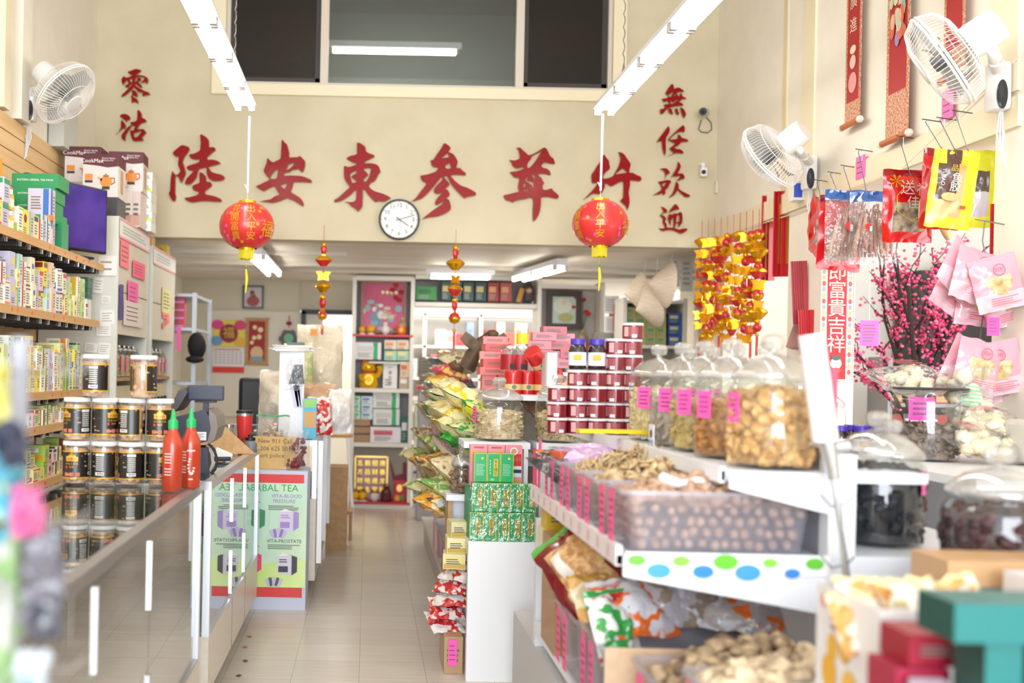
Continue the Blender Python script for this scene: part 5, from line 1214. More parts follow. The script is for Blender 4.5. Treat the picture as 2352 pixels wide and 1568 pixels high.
for k, (a, b, c, p, L) in enumerate(((955, 1003, '2F8A3E', '1F6A2E', 'bright green box'), (1014, 1036, '1F4A44', 'C8B878', 'dark green tin'), (1040, 1060, '244C4A', 'C8B878', 'dark green tin'), (1064, 1088, '1F4A44', 'C8B878', 'dark green tin'), (1092, 1117, '204A48', 'C8B878', 'dark green tin'), (1121, 1146, 'A03A30', 'D8A070', 'red tin'), (1149, 1175, 'B04A44', 'D8A070', 'red tin'))):
    rear('tea_tin', f'{L} on the bridging shelf, {ORD[k]} from the left', 'tin', a, 645 if k else 657, b, 690, .1, YS+.03, c, 'tins on the bridging shelf', p, zb)
q = at(1192, 690, YS); single(MB(T(q.x, YS+.1, zb) @ RY(.3)).box((0, 0, .075), (.05, .08, .15), mat('C8903A')), 'leaning_box', 'leaning yellow and pink box near the right end of the bridging shelf', 'box')
q = at(1217, 690, YS); single(MB(T(q.x, YS+.08, zb)).rbox((0, 0, .095), (.09, .06, .19), mat('3A3430', .5), .03).ball((0, -.03, .12), .032, mat('C8A48A'), 8), 'deity_figure', 'small dark arched shrine figure at the right end of the bridging shelf', 'figurine')
# right bay
def peak(mb, w, h):
    mb.rect(w, h, mat('B8CCC0', .5), T()); mb.disc(w*.4, mat('D4DCC8'), T(0, 0, .001), -.02, h*.15, 16, .8); mb.disc(w*.34, mat('A8A868'), T(0, 0, .002), w*.08, -h*.28, 14, .6); mb.disc(w*.12, mat('DCC0B8'), T(0, 0, .003), 0, h*.3, 10)
framed('dark_picture', 'dark brown framed landscape print in the right rear bay', 1256, 667, 1335, 757, YS+.12, .06, '3A2418', peak)
z5 = zA(790)+.012
for k, (px, c) in enumerate(((1256, 'E0A81C'), (1274, 'E4B020'))): q = at(px, 760, YS); single(MB().ball((q.x, YS+.06, z5+.045), .044, mat(c, .5), 14), 'offering_fruit', ('left', 'right')[k]+' yellow fruit on the right rear altar shelf', 'fruit')
q = at(1304, 765, YS); single(MB().lathe([(.025, 0), (.04, .03), (.04, .08)], mat('E4DEDC', .3), 14, (q.x, YS+.05, z5)), 'incense_cup', 'white cup below the dark framed landscape print', 'cup')
q = at(1333, 765, YS); single(MB().lathe([(.035, 0), (.045, .02), (.045, .085)], mat('D86A30', .35), 14, (q.x, YS+.05, z5)), 'offering_mug', 'orange floral mug at the right of the right altar shelf', 'mug')
q = at(1346, 750, YS); vase_flowers('vase of red roses right of the dark framed landscape', q.x, YS+.16, z5, 6)
for k in range(3): rear('white_carton', f'white carton with an orange dot in the right rear bay, {ORD[k]} from the bottom', 'box', 1300, 842-k*16, 1360, 857-k*16, .2, YS+.05, 'E4DEDA', 'white cartons in the right bay', None, zA(870)+.021+k*.068)
# storeroom beyond: bright busy shelving
YQ = 12.7
t = thing('storeroom_shelving', 'pale shelving in the bright storeroom seen between the rear bays', 'shelving', (1.1, YQ+.2, 0))
for z in (.5, .9, 1.3, 1.7, 2.1): MB().box((0, 0, z), (2.2, .3, .03), mat('E6E2DA')).build('shelf', t)
for x in (-1.1, -.4, .3, 1.1): MB().box((x, 0, 1.1), (.04, .3, 2.2), mat('E6E2DA')).build('upright', t)
k = 0
for r, z in enumerate((.916, 1.316, 1.716)):
    x = .12
    while x < 2.1:
        w = RN.uniform(.07, .16); h = RN.uniform(.14, .32)
        if not any(abs(x+w/2-u) < w/2+.03 for u in (.7, 1.4)):
            c = RN.choice(('E8DCD4', 'D8C8C0', 'C83A34', 'B84A48', '8AA0C8', 'E4D8B8', 'C8D8D0', 'E0B8B0', 'D06A5A'))
            flat_box('stored_carton', f'carton in the storeroom beyond the bays, {("lower", "middle", "upper")[r]} shelf, {ORD[k % 30]} from the left', 'box', (x+w/2, YQ+.15, z), w*.95, .2, h, c, 0, 'storeroom cartons'); k += 1
        x += w
    k = 0
# ------------------------------------------------------------------ right rear corner: shelf of green boxes and straw hats
X0, X1 = at(1436, 700, 9.3).x, at(1575, 700, 9.3).x; zz = lambda py: at(1500, py, 9.3).z
t = thing('corner_shelving', 'white shelving of green and blue cartons at the right rear corner', 'shelving', ((X0+X1)/2, 9.46, 0)); w = X1-X0
for sx in (-1, 1): MB().box((sx*w/2, 0, 1.05), (.035, .32, 2.1), SHW).build('upright', t)
for z in (zz(793), zz(690), .5, .9): MB().box((0, 0, z-.012), (w-.04, .32, .024), SHW).build('shelf', t)
MB().box((0, .155, 1.05), (w, .012, 2.1), mat('9A968E')).build('back_panel', t)
for r in range(4):
    for c in range(4): rear('green_tea_box', f'olive green tea box in the right rear corner, {ORD[r]} row up, {ORD[c]} column', 'box', 1439+c*23, 768-r*22, 1461+c*23, 790-r*22, .2, 9.33, 'B8B478', 'olive green tea boxes', '5AA87A', zz(793)+.001+r*.086)
for r in range(3): rear('blue_box', f'blue box right of the olive tea boxes, {ORD[r]} from the bottom', 'box', 1535, 765-r*26, 1566, 790-r*26, .2, 9.33, '3A62B0', 'blue boxes', 'D8D8A0', zz(793)+.001+r*.101)
for c in range(4): rear('yellow_packet', f'yellow packet on the lower corner shelf, {ORD[c]} from the left', 'box', 1440+c*26, 797, 1465+c*26, 845, .15, 9.33, 'E4D43A', 'yellow packets', 'B84A30', .901)
for k, (px, py, d, tilt, yaw, s) in enumerate(((1474, 672, 8.75, -6, 6, .92), (1500, 702, 8.45, -16, 10, .95), (1535, 653, 8.2, 4, 4, 1.0))):
    q = at(px, py, d)
    M = T(*q) @ RZ(math.radians(yaw)) @ RY(math.radians(-90+tilt))
    mb = MB(M); mb.lathe([(.19*s, 0), (.187*s, .006), (.13*s, .052*s), (.065*s, .11*s), (.004, .165*s)], nmat('palm_leaf', 'DCC8AC', 'EADCC8', 18, .6, .15, (1, 1, 6)), 32, cap=False)
    mb.tube([M.inverted() @ Vector((q.x, q.y, q.z)), M.inverted() @ Vector((q.x+.02, q.y, q.z+.2*s)), M.inverted() @ Vector((q.x+.03, q.y, SOF))], .0025, WHITE, 4)
    single(mb, 'straw_hat', ('leftmost conical straw hat of the three hung at the right rear', 'lowest conical straw hat, in the middle of the three', 'highest and largest conical straw hat, rightmost of the three')[k], 'hat', None, 50)
for k, (px, py, w, h) in enumerate(((1550, 622, .09, .26), (1578, 628, .1, .3), (1404, 700, .15, .17), (1406, 745, .14, .16))):
    q = at(px, py, 8.6 if k < 2 else 9.8); single(MB(FRONT(*q)).box((0, 0, 0), (w, h, .003), mat('E6E2DC')).lines(w*.7, h*.7, mat('B8B0AC'), T(0, 0, .003), 5), 'paper_sheet', ('white sheet hanging right of the straw hats, nearer the hats', 'white sheet hanging right of the straw hats, nearer the corner post', 'pinkish sheet pinned left of the corner shelving, upper', 'white sheet pinned left of the corner shelving, lower')[k], 'paper')
single(MB().box((at(1410, 780, 9.9).x, 9.95, .9), (.34, .3, 1.8), mat('9A948C', .6)), 'grey_cupboard', 'grey cupboard standing left of the corner shelving', 'cupboard')
rear('brown_carton', 'brown carton on the wall side above the pinned sheets, right rear', 'box', 1411, 625, 1436, 690, .2, 9.78, 'B07A5C', None, None, 1.801)
rear('blue_tub', 'pale blue tub on the right rear lower shelf', 'tub', 1390, 800, 1418, 838, .15, 9.6, '7AB0DC', None, '4A7AB8')
# ------------------------------------------------------------------ wall fans
FANW = mat('EFEDEA', .35); FGREY = mat('5C5E62', .4)
def fan(label, c, front, base, wx, r=.205, cords=True):
    """c: centre of the cage, front: way it blows, base: point on the wall at the top of its mount, wx: +1 mounted on the right wall."""
    t = thing('wall_fan', label, 'fan', base)
    dr = Vector(front).normalized(); M = T(*c) @ dr.to_track_quat('-Y', 'Z').to_matrix().to_4x4()
    def ring(mb, rr, y, w): mb.tube([(rr*math.cos(a), y, rr*math.sin(a)) for a in [2*PI*i/40 for i in range(40)]], w, FANW, 5, M, True)
    mb = MB()
    for k in range(64):
        a = 2*PI*k/64; mb.tube([(q*math.cos(a+tw), y, q*math.sin(a+tw)) for q, y, tw in ((.05, -.082, 0), (.11, -.08, .08), (.17, -.06, .14), (r, -.012, .18))], .0013, FANW, 3, M)
    ring(mb, .12, -.079, .002); ring(mb, r, -.010, .005); fc = mb.build('front_cage', t, None, True)
    mb = MB()
    for k in range(64):
        a = 2*PI*k/64; mb.tube([(q*math.cos(a), y, q*math.sin(a)) for q, y in ((.06, .095), (.13, .09), (.185, .06), (r, .004))], .0013, FANW, 3, M)
    ring(mb, .1, .093, .002); ring(mb, .165, .074, .002); ring(mb, r, .004, .005); mb.build('rear_cage', t, None, True)
    MB().lathe([(.052, .08), (.05, .088), (.03, .09)], mat('D8D6D4', .3), 24, M=M @ RX(PI/2)).build('badge', fc, 40, True)
    for k in range(5):
        mb = MB(); K = M @ RY(2*PI*k/5); vs = []
        for i in range(7):
            q = .03+.148*i/6; ww = .035+.055*math.sin(PI*min(1, .15+i/7)); vs += [(q, -.018-.012*i/6, -ww*.5), (q, .02, ww*.75)]
        mb.add(vs, [(2*i, 2*i+2, 2*i+3, 2*i+1) for i in range(6)], thin('smoky_blade', 'D0D4D6', 1.45, .04, .2, .5, 'B8BEC2'), K); mb.build('blade', t, 60, True)
    MB().lathe([(.03, -.03), (.032, .03), (.028, .04)], FGREY, 18, M=M @ RX(PI/2)).build('hub', t, 40, True)
    mb = MB(); mb.lathe([(.03, -.09), (.062, -.1), (.066, -.12), (.064, -.215), (.056, -.228), (.02, -.23)], FANW, 24, M=M @ RX(PI/2) @ Matrix.Diagonal((.9, 1.1, 1, 1))); mb.build('motor_housing', t, 40, True)
    b = Vector(base); pv = M @ Vector((0, .15, -.085)); el = Vector((b.x-wx*.03, b.y, b.z-.03))
    mb = MB(); mb.tube([el, el.lerp(pv, .6)], .028, FANW, 10); mb.tube([el.lerp(pv, .5), pv, M @ Vector((0, .15, -.03))], .022, FANW, 10)
    ar = mb.build('arm', t, 50, True); MB(T(*el.lerp(pv, .55))).lathe([(.012, .026), (.012, .032)], mat('B8B6B2', .3), 12, M=RX(PI/2)).build('pivot_screw', ar, None, True)
    MB().rbox((b.x-wx*.035, b.y, b.z-.09), (.07, .085, .2), FANW, .02).build('mount', t, 40, True); mo = t.children[-1] if t.children[-1].name.startswith('mount') else [c for c in t.children if c.name.startswith('mount')][0]
    MB().lathe([(.028, 0), (.03, .006), (.026, .01)], mat('26282E', .2), 20, M=T(b.x-wx*.045, b.y-.043, b.z-.13) @ RX(PI/2) @ Matrix.Diagonal((.75, 2.0, 1, 1))).build('control_panel', mo, 40, True)
    mb = MB(); z = b.z-.19
    for k in range(3): mb.tube([(b.x-wx*(.02+.006*k), b.y-.01, z), (b.x-wx*(.03+.012*k), b.y-.03, z-.1), (b.x-wx*(.025-.008*k), b.y-.02, z-.21-.01*k), (b.x-wx*.015, b.y-.015+.01*k, z-.08)], .0035, mat('D6D8DC', .5), 5)
    if cords: mb.build('cord', t, None, True)
    return t
fan('white wall fan at the upper right, nearest the front, cage tilted down', at(2166, 138, 4.12), (-.72, .457, -.525), (2.585, 4.18, at(2300, 145, 4.15).z), 1)
fan('white wall fan beside the second column on the right, its back turned', at(1770, 360, 5.8), (-.54, .65, -.53), (2.585, 5.97, at(1870, 362, 5.97).z), 1)
fan('white wall fan on the left wall above the medicine shelves', at(150, 216, 6.0), (.72, -.16, -.67), (-2.085, 6.12, at(58, 205, 6.1).z), -1)
single(MB().box((-2.04, 6.75, 2.97), (.1, .3, .35), mat('C8CCC8', .4)).rect(.12, .1, mat('8A908E'), FRONT(-2.04, 6.599, 3.0)), 'electric_panel', 'pale grey electric panel on the left wall behind the fan', 'electric panel')
# ------------------------------------------------------------------ scrolls and tags high on the right wall
BROC = nmat('scroll_gold_brocade', 'A84840', 'D8B890', 90, .6)
def scroll(label, px, zb, w, d2, kind):
    y = XR*LENS/(px-845-13); zt = 3.86; t = thing('wall_scroll', label, 'scroll', (XR-.02, y, zb), 0, None); h = zt-zb
    mb = MB(LEFTW(-.02, 0, 0)); mb.box((0, h/2, 0), (w, h, .003), BROC); mb.rect(w*.78, h*(.80 if kind == 1 else .86), mat('A81C20', .55), T(0, 0, .002), 0, h*(.58 if kind == 1 else .54))
    P = T(0, 0, .004); CR = mat('E8D8B8', .5)
    if kind == 0:
        mb.disc(w*.2, mat('E8C8B8'), P, 0, h*.30, 16, 1.1); mb.disc(w*.27, mat('E09A98'), P, 0, h*.2, 16, 1.2); mb.disc(w*.2, CR, P, 0, h*.36, 14, .7)
        for i, ch in enumerate('財源廣進'): mb.text(ch, w*.5, CR, P, 0, h*.82-i*h*.115)
    else:
        for k in range(46):
            mb.disc(RN.uniform(.012, .03), mat(RN.choice(('E8B090', 'D8905A', '8AB0A0', 'C8C8A8', 'E0C8B0', '9A8AB8', 'D86A4A'))), P @ T(0, 0, .0001*k), RN.gauss(0, w*.13), h*.38+abs(RN.gauss(0, h*.22)), 8, RN.uniform(.8, 2))
    mb.build('scroll_sheet', t)
    MB().tube([(-.03, -w*.6, 0), (-.03, w*.6, 0)], .016, mat('B8683A', .4), 10).build('roller', t, 60)
    MB().ball((-.03, -w*.62, 0), .02, mat('E0D8CC', .3), 10).build('roller_knob', t); MB().ball((-.03, w*.62, 0), .02, mat('E0D8CC', .3), 10).build('roller_knob', t)
    return t
scroll('red scroll with pale characters high on the right wall, leftmost of the three', 1976, at(1976, 272, 5.35).z, .17, 0, 0)
scroll('longest red scroll high on the right wall, with a coloured figure', 2080, at(2080, 308, 4.9).z, .215, 0, 1)
scroll('red scroll behind the nearest wall fan, rightmost of the three', 2210, at(2210, 165, 4.45).z, .16, 0, 2)
for k, (px, py, w, h) in enumerate(((1988, 384, .10, .12), (2187, 240, .09, .13))):
    y = XR*LENS/(px-845-13); q = at(px, py, y); note(('pink tag taped to the beam above the hanging bags, farther one', 'pink tag taped to the wall below the nearest fan')[k], LEFTW(XR-.018, y, q.z), w, h, 'FF7AC0', 3, 'price_tag')
q = at(1836, 440, 6.15); single(MB().box((2.56, 6.15, q.z), (.07, .09, .115), WHITE).rect(.05, .085, mat('3A5AD0'), FRONT(2.545, 6.104, q.z)), 'alarm_box', 'small white and blue box on the right wall under the farther fan', 'box')
# ------------------------------------------------------------------ banner and narrow couplets
a, b = at(1886, 560, 5.885), at(1957, 876, 5.885); w, h = b.x-a.x, a.z-b.z
t = thing('banner', 'long red banner with cream characters on the second column', 'banner', ((a.x+b.x)/2, 5.885, b.z))
mb = MB(FRONT(0, 0, h/2)); mb.box((0, 0, 0), (w, h, .004), mat('E2D8C0', .7)); mb.rect(w*.58, h*.97, nmat('banner_red', 'B01820', 'C42830', 40, .6), T(0, 0, .0028)); mb.build('banner_cloth', t)
mb = MB(FRONT(0, -.0034, h/2)); CR = mat('EDE4C8', .5)
for i, ch in enumerate('即富貴吉祥'): mb.text(ch, w*.56, CR, T(), 0, h*.29-i*h*.132)
mb.build('banner_writing', t)
mb = MB(FRONT(0, -.003, h/2))
for sx in (-1, 1):
    for k in range(22): mb.disc(w*.06, mat(('C04A48', '8A9AA0', 'C8A880')[k % 3]), T(), sx*w*.39, h*.47-k*h*.043, 6, 1.4)
    for k in range(60): mb.disc(.0035, mat('A81C20'), T(), sx*w*.49, h*.49-k*h*.0165, 5)
mb.build('banner_border', t)
mb = MB(FRONT(0, -.0045, h/2)); mb.disc(w*.17, mat('E8DCC0'), T(), 0, -h*.37, 14, 1); mb.disc(w*.13, mat('3A5A58'), T(0, 0, .001), 0, -h*.33, 12, .6); mb.disc(w*.15, mat('C84A3A'), T(0, 0, .001), 0, -h*.42, 12, .5); mb.build('banner_figure', t)
q = at(2298, 560, 4.29); t = thing('couplet_strip', 'narrow red strip with gold characters beside the nearest column', 'banner', (2.625, 4.295, at(2298, 720, 4.29).z)); h = at(2298, 468, 4.29).z-at(2298, 720, 4.29).z
MB(FRONT(0, 0, h/2)).box((0, 0, 0), (.05, h, .004), mat('B81C24', .5)).build('strip', t)
mb = MB(FRONT(0, -.003, h/2))
for i, ch in enumerate('出入平安吉祥如意'): mb.text(ch, .034, gold('E8C860'), T(), 0, h*.4-i*h*.11)
mb.build('gold_writing', t)
note('pink price note hung under the nearest pink bags', FRONT(2.50, 4.1, at(2300, 750, 4.1).z), .05, .075, 'FF62B8', 4, 'price_tag')
# ------------------------------------------------------------------ bags hung on wire hooks from the beam
WIRE = mat('8A8C8E', .3, .9)
def hook(px, py, ex, ey, ez, label):
    """A nail in the beam at the place seen at px, py and a bent wire down to the bag."""
    y = (XR-.016)*LENS/(px-845-13); n = at(px, py, y); n.x = XR
    mb = MB(); mb.tube([(XR, n.y, n.z), (XR-.09, n.y, n.z+.012)], .0025, mat('5A5652', .4, .8), 5)
    mb.tube([(XR-.05, n.y+.01, n.z-.05), (XR-.055, n.y, n.z+.012), (XR-.075, n.y, n.z), ((XR-.075+ex)/2, (n.y+ey)/2, (n.z+ez)/2), (ex, ey, ez), (ex, ey-.012, ez-.02), (ex-.012, ey-.012, ez+.012)], .002, WIRE, 5)
    single(mb, 'wire_hook', label, 'hook', 'wire hooks on the beam')
RED, DRED, CLEAR = foil('C4161C'), foil('8E1016'), FILM
DRIED = nmat('dried_slices', '5A4A3E', 'B8A890', 34, .6, .6)
def hung_bag(name, label, px, ytop, w, h, t, d, zones, rz=0, ry=0, group=None, deco=None, seed=0):
    q = at(px, ytop, d); q.z -= h
    o = thing(name, label, 'food bag', q, 0, group, M=T(q.x, q.y, q.z) @ RZ(rz) @ T(0, 0, h) @ RY(ry) @ T(0, 0, -h))
    fl = bag_mesh(MB(), w, h, t, zones, T(), (18, 22), .012, seed=seed).build('bag_film', o, 60)
    if deco: deco(fl, w, h, t)
    return o
def zred(u, v, f):
    if f and .16 < u < .84 and .12 < v < .56: return DRIED
    return DRED if v > .93 else RED
def dred(o, w, h, t):
    mb = MB(FRONT(0, -t/2-.012, 0)); G = gold('E8C030')
    mb.tube([(-w*.3, h*.62, 0), (0, h*.86, 0), (w*.3, h*.62, 0), (w*.28, h*.4, 0), (0, h*.28, 0), (-w*.28, h*.4, 0)], .002, G, 4, None, True)
    for k in range(7): mb.add([(-w*.32, h*.82, 0), (-w*.32+.035*math.cos(k*.9), h*.82+.03*math.sin(k*.9), .002), (-w*.32+.035*math.cos(k*.9+.35), h*.82+.03*math.sin(k*.9+.35), .002)], [(0, 1, 2)], G)
    mb.build('gold_frame', o)
    mb = MB(FRONT(0, -t/2-.016, 0)); W = mat('E6E4E0', .3, .3)
    for ch, x, y, s in (('送', -.1, .72, .3), ('礼', .2, .70, .27), ('佳', .02, .52, .27), ('品', .26, .46, .24)): mb.text(ch, w*s, W, T(), x*w, y*h)
    mb.build('silver_writing', o)
hung_bag('gift_food_bag', 'large red food bag with silver writing, hung in the middle of the beam', 2086, 390, .235, .335, .05, 4.72, zred, .05, 0, None, dred, 3)
hung_bag('gift_food_bag', 'narrow red food bag half hidden behind the yellow one', 2168, 342, .17, .36, .05, 4.58, zred, -.1, .05, None, None, 5)
BRN = foil('5A3E36'); YEL = foil('E2DC34'); TAN = nmat('fish_maw', 'CDAA70', 'E4C890', 6, .35)
def zyel(u, v, f):
    if f and .12 < u < .72 and .12 < v < .8:
        return BRN if u < .55 and v > .38 else TAN
    if f and .3 < u < .62 and v > .8: return BRN
    return YEL
def dyel(o, w, h, t):
    mb = MB(FRONT(0, -t/2-.014, 0)); GY = gold('E0C040'); W = mat('F0EEE8', .4)
    mb.text('极', w*.2, GY, T(), .1*w, .8*h); mb.text('品', w*.17, GY, T(), -.08*w, .74*h); mb.text('鱼', w*.24, W, T(), .0, .62*h); mb.text('胶', w*.24, W, T(), -.02*w, .5*h)
    mb.text('YUJIAO', w*.12, W, RZ(-PI/2), -.62*h, -.3*w); mb.rect(w*.12, w*.08, PRICE, T(), .2*w, .26*h); mb.disc(w*.2, TAN, T(0, 0, -.001), -.1*w, .38*h, 10, .5); mb.build('printed_writing', o)
hung_bag('gift_food_bag', 'yellow food bag with a brown strip, nearest and highest on the beam', 2200, 345, .185, .335, .05, 4.36, zyel, -.12, .12, None, dyel, 7)
def zyel2(u, v, f):
    if f and .3 < u < .7 and .15 < v < .75: return foil('5A4A4A') if v > .45 else foil('C8C0CC')
    return foil('D8D830')
hung_bag('gift_food_bag', 'second yellow food bag behind the first, with a dark printed bottle', 2255, 345, .14, .335, .05, 4.42, zyel2, -.2, .03, None, None, 9)
for k, (px, py, s, ry, L) in enumerate(((2135, 470, 1.0, .3, 'larger tan fish maw hanging between the red and yellow bags'), (2165, 500, .8, -.25, 'smaller tan fish maw hanging behind the larger one'))):
    q = at(px, py, 4.66+.03*k); mb = MB(T(*q) @ RY(ry) @ RX(PI/2))
    vs = []; n = 14
    for i in range(n+1):
        v = i/n; ww = .045*s*math.sin(PI*min(1, .12+v*.9))**.7*(1.2-v*.2)
        for j in range(7): u = j/6-.5; vs.append((u*2*ww, .12*s-v*.25*s, .014*math.cos(u*PI)+.005*noise.noise(Vector((u*3, v*4, k)))))
    mb.add(vs, [(i*7+j, i*7+j+1, (i+1)*7+j+1, (i+1)*7+j) for i in range(n) for j in range(6)], TAN)
    o = single(mb, 'fish_maw', L, 'dried fish', None, 60); md = o.modifiers.new('thickness', 'SOLIDIFY'); md.thickness = .006
# squid in a clear bag with a blue header
q = at(1966, 437, 5.22)
def squid_bag(label, px, ytop, w, h, d, n, seed, rz):
    o = hung_bag('squid_bag', label, px, ytop, w, h, .07, d, lambda u, v, f: thin('blue_film', '4AA0E8', 1.5, .1, .1, .55, '2E86D8') if v > .86 else FILM, rz, 0, 'clear bags of dried squid', None, seed)
    SQ = nmat('dried_squid', '8A5A4C', 'C09A84', 12, .5, .3, (2, 2, .5)); mb = MB()
    for k in range(n):
        x = (k/(n-1)-.5)*w*.75; top = h*RN.uniform(.62, .74)
        mb.tube([(x*.6, RN.uniform(-.015, .015), top), (x*.75, RN.uniform(-.02, .02), h*.5), (x, RN.uniform(-.02, .02), h*.25), (x*1.05, 0, h*.1)], [.006, .013, .012, .004], SQ, 6)
        for j in range(3): mb.tube([(x*.6, 0, top), (x*.6+RN.uniform(-.015, .015), RN.uniform(-.01, .01), top+h*.1)], .003, SQ, 4)
    s = mb.build('dried_squid', o, 60); s['kind'] = 'stuff'
    mb = MB(FRONT(0, -.05, 0))
    for x, y in ((-.14, .5), (.2, .48)): mb.disc(w*.07, mat('C8201C'), T(), x*w, y*h, 14, 1.1); mb.rect(w*.05, w*.12, mat('E0DCD0'), T(0, 0, .001), x*w+.012, y*h-.01)
    mb.rect(w*.06, w*.06, PRICE, T(0, 0, .002), .14*w, .53*h); mb.build('bag_label', o); return o
squid_bag('clear bag of dried squid with a blue header, hung left on the beam', 1958, 437, .28, .375, 5.18, 13, 11, .05)
squid_bag('second clear bag of dried squid, behind and right of the first', 2008, 440, .22, .36, 5.08, 8, 13, -.3)
hung_bag('gift_food_bag', 'red bag of dried fish, leftmost on the beam, turned edge on', 1878, 452, .2, .33, .06, 5.62, zred, .9, .18, None, None, 15)
hung_bag('gift_food_bag', 'red bag showing below the clear squid bags', 1935, 452, .24, .385, .04, 5.34, zred, .1, .05, None, None, 17)
for k, (px, py, bx, by, d) in enumerate(((1905, 418, 1885, 455, 5.62), (1935, 400, 1930, 455, 5.34), (1966, 385, 1955, 440, 5.18), (2000, 348, 1990, 440, 5.1), (2096, 318, 2088, 392, 4.72), (2156, 280, 2165, 345, 4.58), (2190, 276, 2195, 348, 4.36), (2226, 260, 2225, 350, 4.4))):
    q = at(bx, by, d); hook(px, py, q.x, q.y, q.z, f'bent wire hook on a nail in the beam, {ORD[k]} from the left')
# pink bag clusters
PK, PK2 = foil('E4A4B4'), foil('EAC4CE')
def zpink(u, v, f):
    if f and .22 < u < .78 and .28 < v < .62 and abs(u-.5) < (v-.1)*.7: return nmat('dried_herb_mix', 'A88A50', 'E8D8A8', 26, .6, .5)
    return PK if v > .3 else PK2
def dpink(o, w, h, t):
    mb = MB(FRONT(0, -t/2-.012, 0)); C = mat('D84A6A', .5)
    mb.tube([(w*.12*math.cos(a), h*.74+w*.12*math.sin(a), 0) for a in [i*2*PI/14 for i in range(14)]], .0015, C, 4, None, True); mb.text('药材', w*.1, C, T(), 0, .74*h); mb.lines(w*.6, h*.16, C, T(), 4, 0, .17*h, .3); mb.build('printed_marks', o)
k = 0
for c, spots in enumerate((((2225, 572, .62, 4.20, .45), (2250, 575, .25, 4.12, .2), (2275, 590, -.25, 4.06, -.1), (2215, 612, .5, 4.26, .3), (2255, 630, .1, 4.22, 0), (2285, 630, -.35, 4.18, -.2)), ((2235, 790, .5, 4.16, .3), (2258, 782, .2, 4.06, .1), (2278, 785, -.2, 4.1, -.15), (2280, 800, -.4, 4.2, -.25)))):
    for px, py, ry, d, rz in spots:
        hung_bag('herb_bag', f'pink herb bag in the {("upper", "lower")[c]} bunch by the nearest column, {ORD[k]} hung', px, py, .185, .215, .06, d, zpink, rz, ry, 'pink herb bags', dpink, 20+k); k += 1
    k = 0
    q = at((2265, 2250)[c], (592, 792)[c], 4.15); mb = MB(); y0 = 4.2; z0 = at(2280, (515, 735)[c], 4.2).z
    mb.tube([(XR, y0, z0), (XR-.12, y0, z0+.02)], .003, WIRE, 5); mb.tube([(XR-.08, y0, z0+.01), (XR-.1, 4.18, (z0+q.z)/2), (q.x, q.y, q.z), (q.x+.01, q.y, q.z-.03)], .0025, WIRE, 5)
    single(mb, 'wire_hook', ('wire hook holding the upper bunch of pink bags', 'wire hook holding the lower bunch of pink bags')[c], 'hook')
# long red envelopes in clear sleeves
for k, (px, y0, y1, n) in enumerate(((1768, 450, 645, 3), (1800, 440, 636, 4))):
    d = 6.75-.28*k; a, b = at(px, y0, d), at(px, y1, d)
    t = thing('red_envelopes', ('farther bundle of long red envelopes hanging by the gold charms', 'nearer bundle of long red envelopes hanging by the gold charms')[k], 'red envelopes', (a.x, d, b.z)); h = a.z-b.z
    for i in range(n):
        mb = MB(T((i-n/2)*.022, -.012*i, 0) @ RZ(.5-.2*i)); mb.box((0, 0, h/2), (.045, .006, h), mat(('C8202A', 'B41822')[i % 2], .3, 0, .3)); mb.rect(.03, h*.7, gold('D89A3A'), FRONT(0, -.0036, h*.5)) if i % 2 else mb.text('福', .03, gold('E0B040'), FRONT(0, -.0036, h*.9)); mb.build('envelope', t)
    MB().tube([(0, 0, h), (.01, .02, h+.12)], .002, REDPAINT, 4).build('hanging_cord', t)
for k, (px, y0, y1, d, c) in enumerate(((1842, 600, 745, 6.1, 'B04048'), (1856, 712, 815, 6.02, 'C02028'), (1826, 690, 800, 6.2, 'B88A80'))):
    a, b = at(px, y0, d), at(px, y1, d); h = a.z-b.z
    t = thing('red_envelopes', ('small clear sleeve of dark red envelopes on the second column', 'bunch of red tasselled charms low on the second column', 'fan of pinkish brown cards leaning by the second column')[k], 'red envelopes', (a.x, d, b.z))
    for i in range(6):
        M = T((i-3)*.01, -.008*i, 0) @ (RY(.32) if k == 2 else RY(-.06)); mb = MB(M); mb.box((0, 0, h/2), (.03 if k < 2 else .045, .004, h), mat(c, .4)); mb.build('envelope', t)
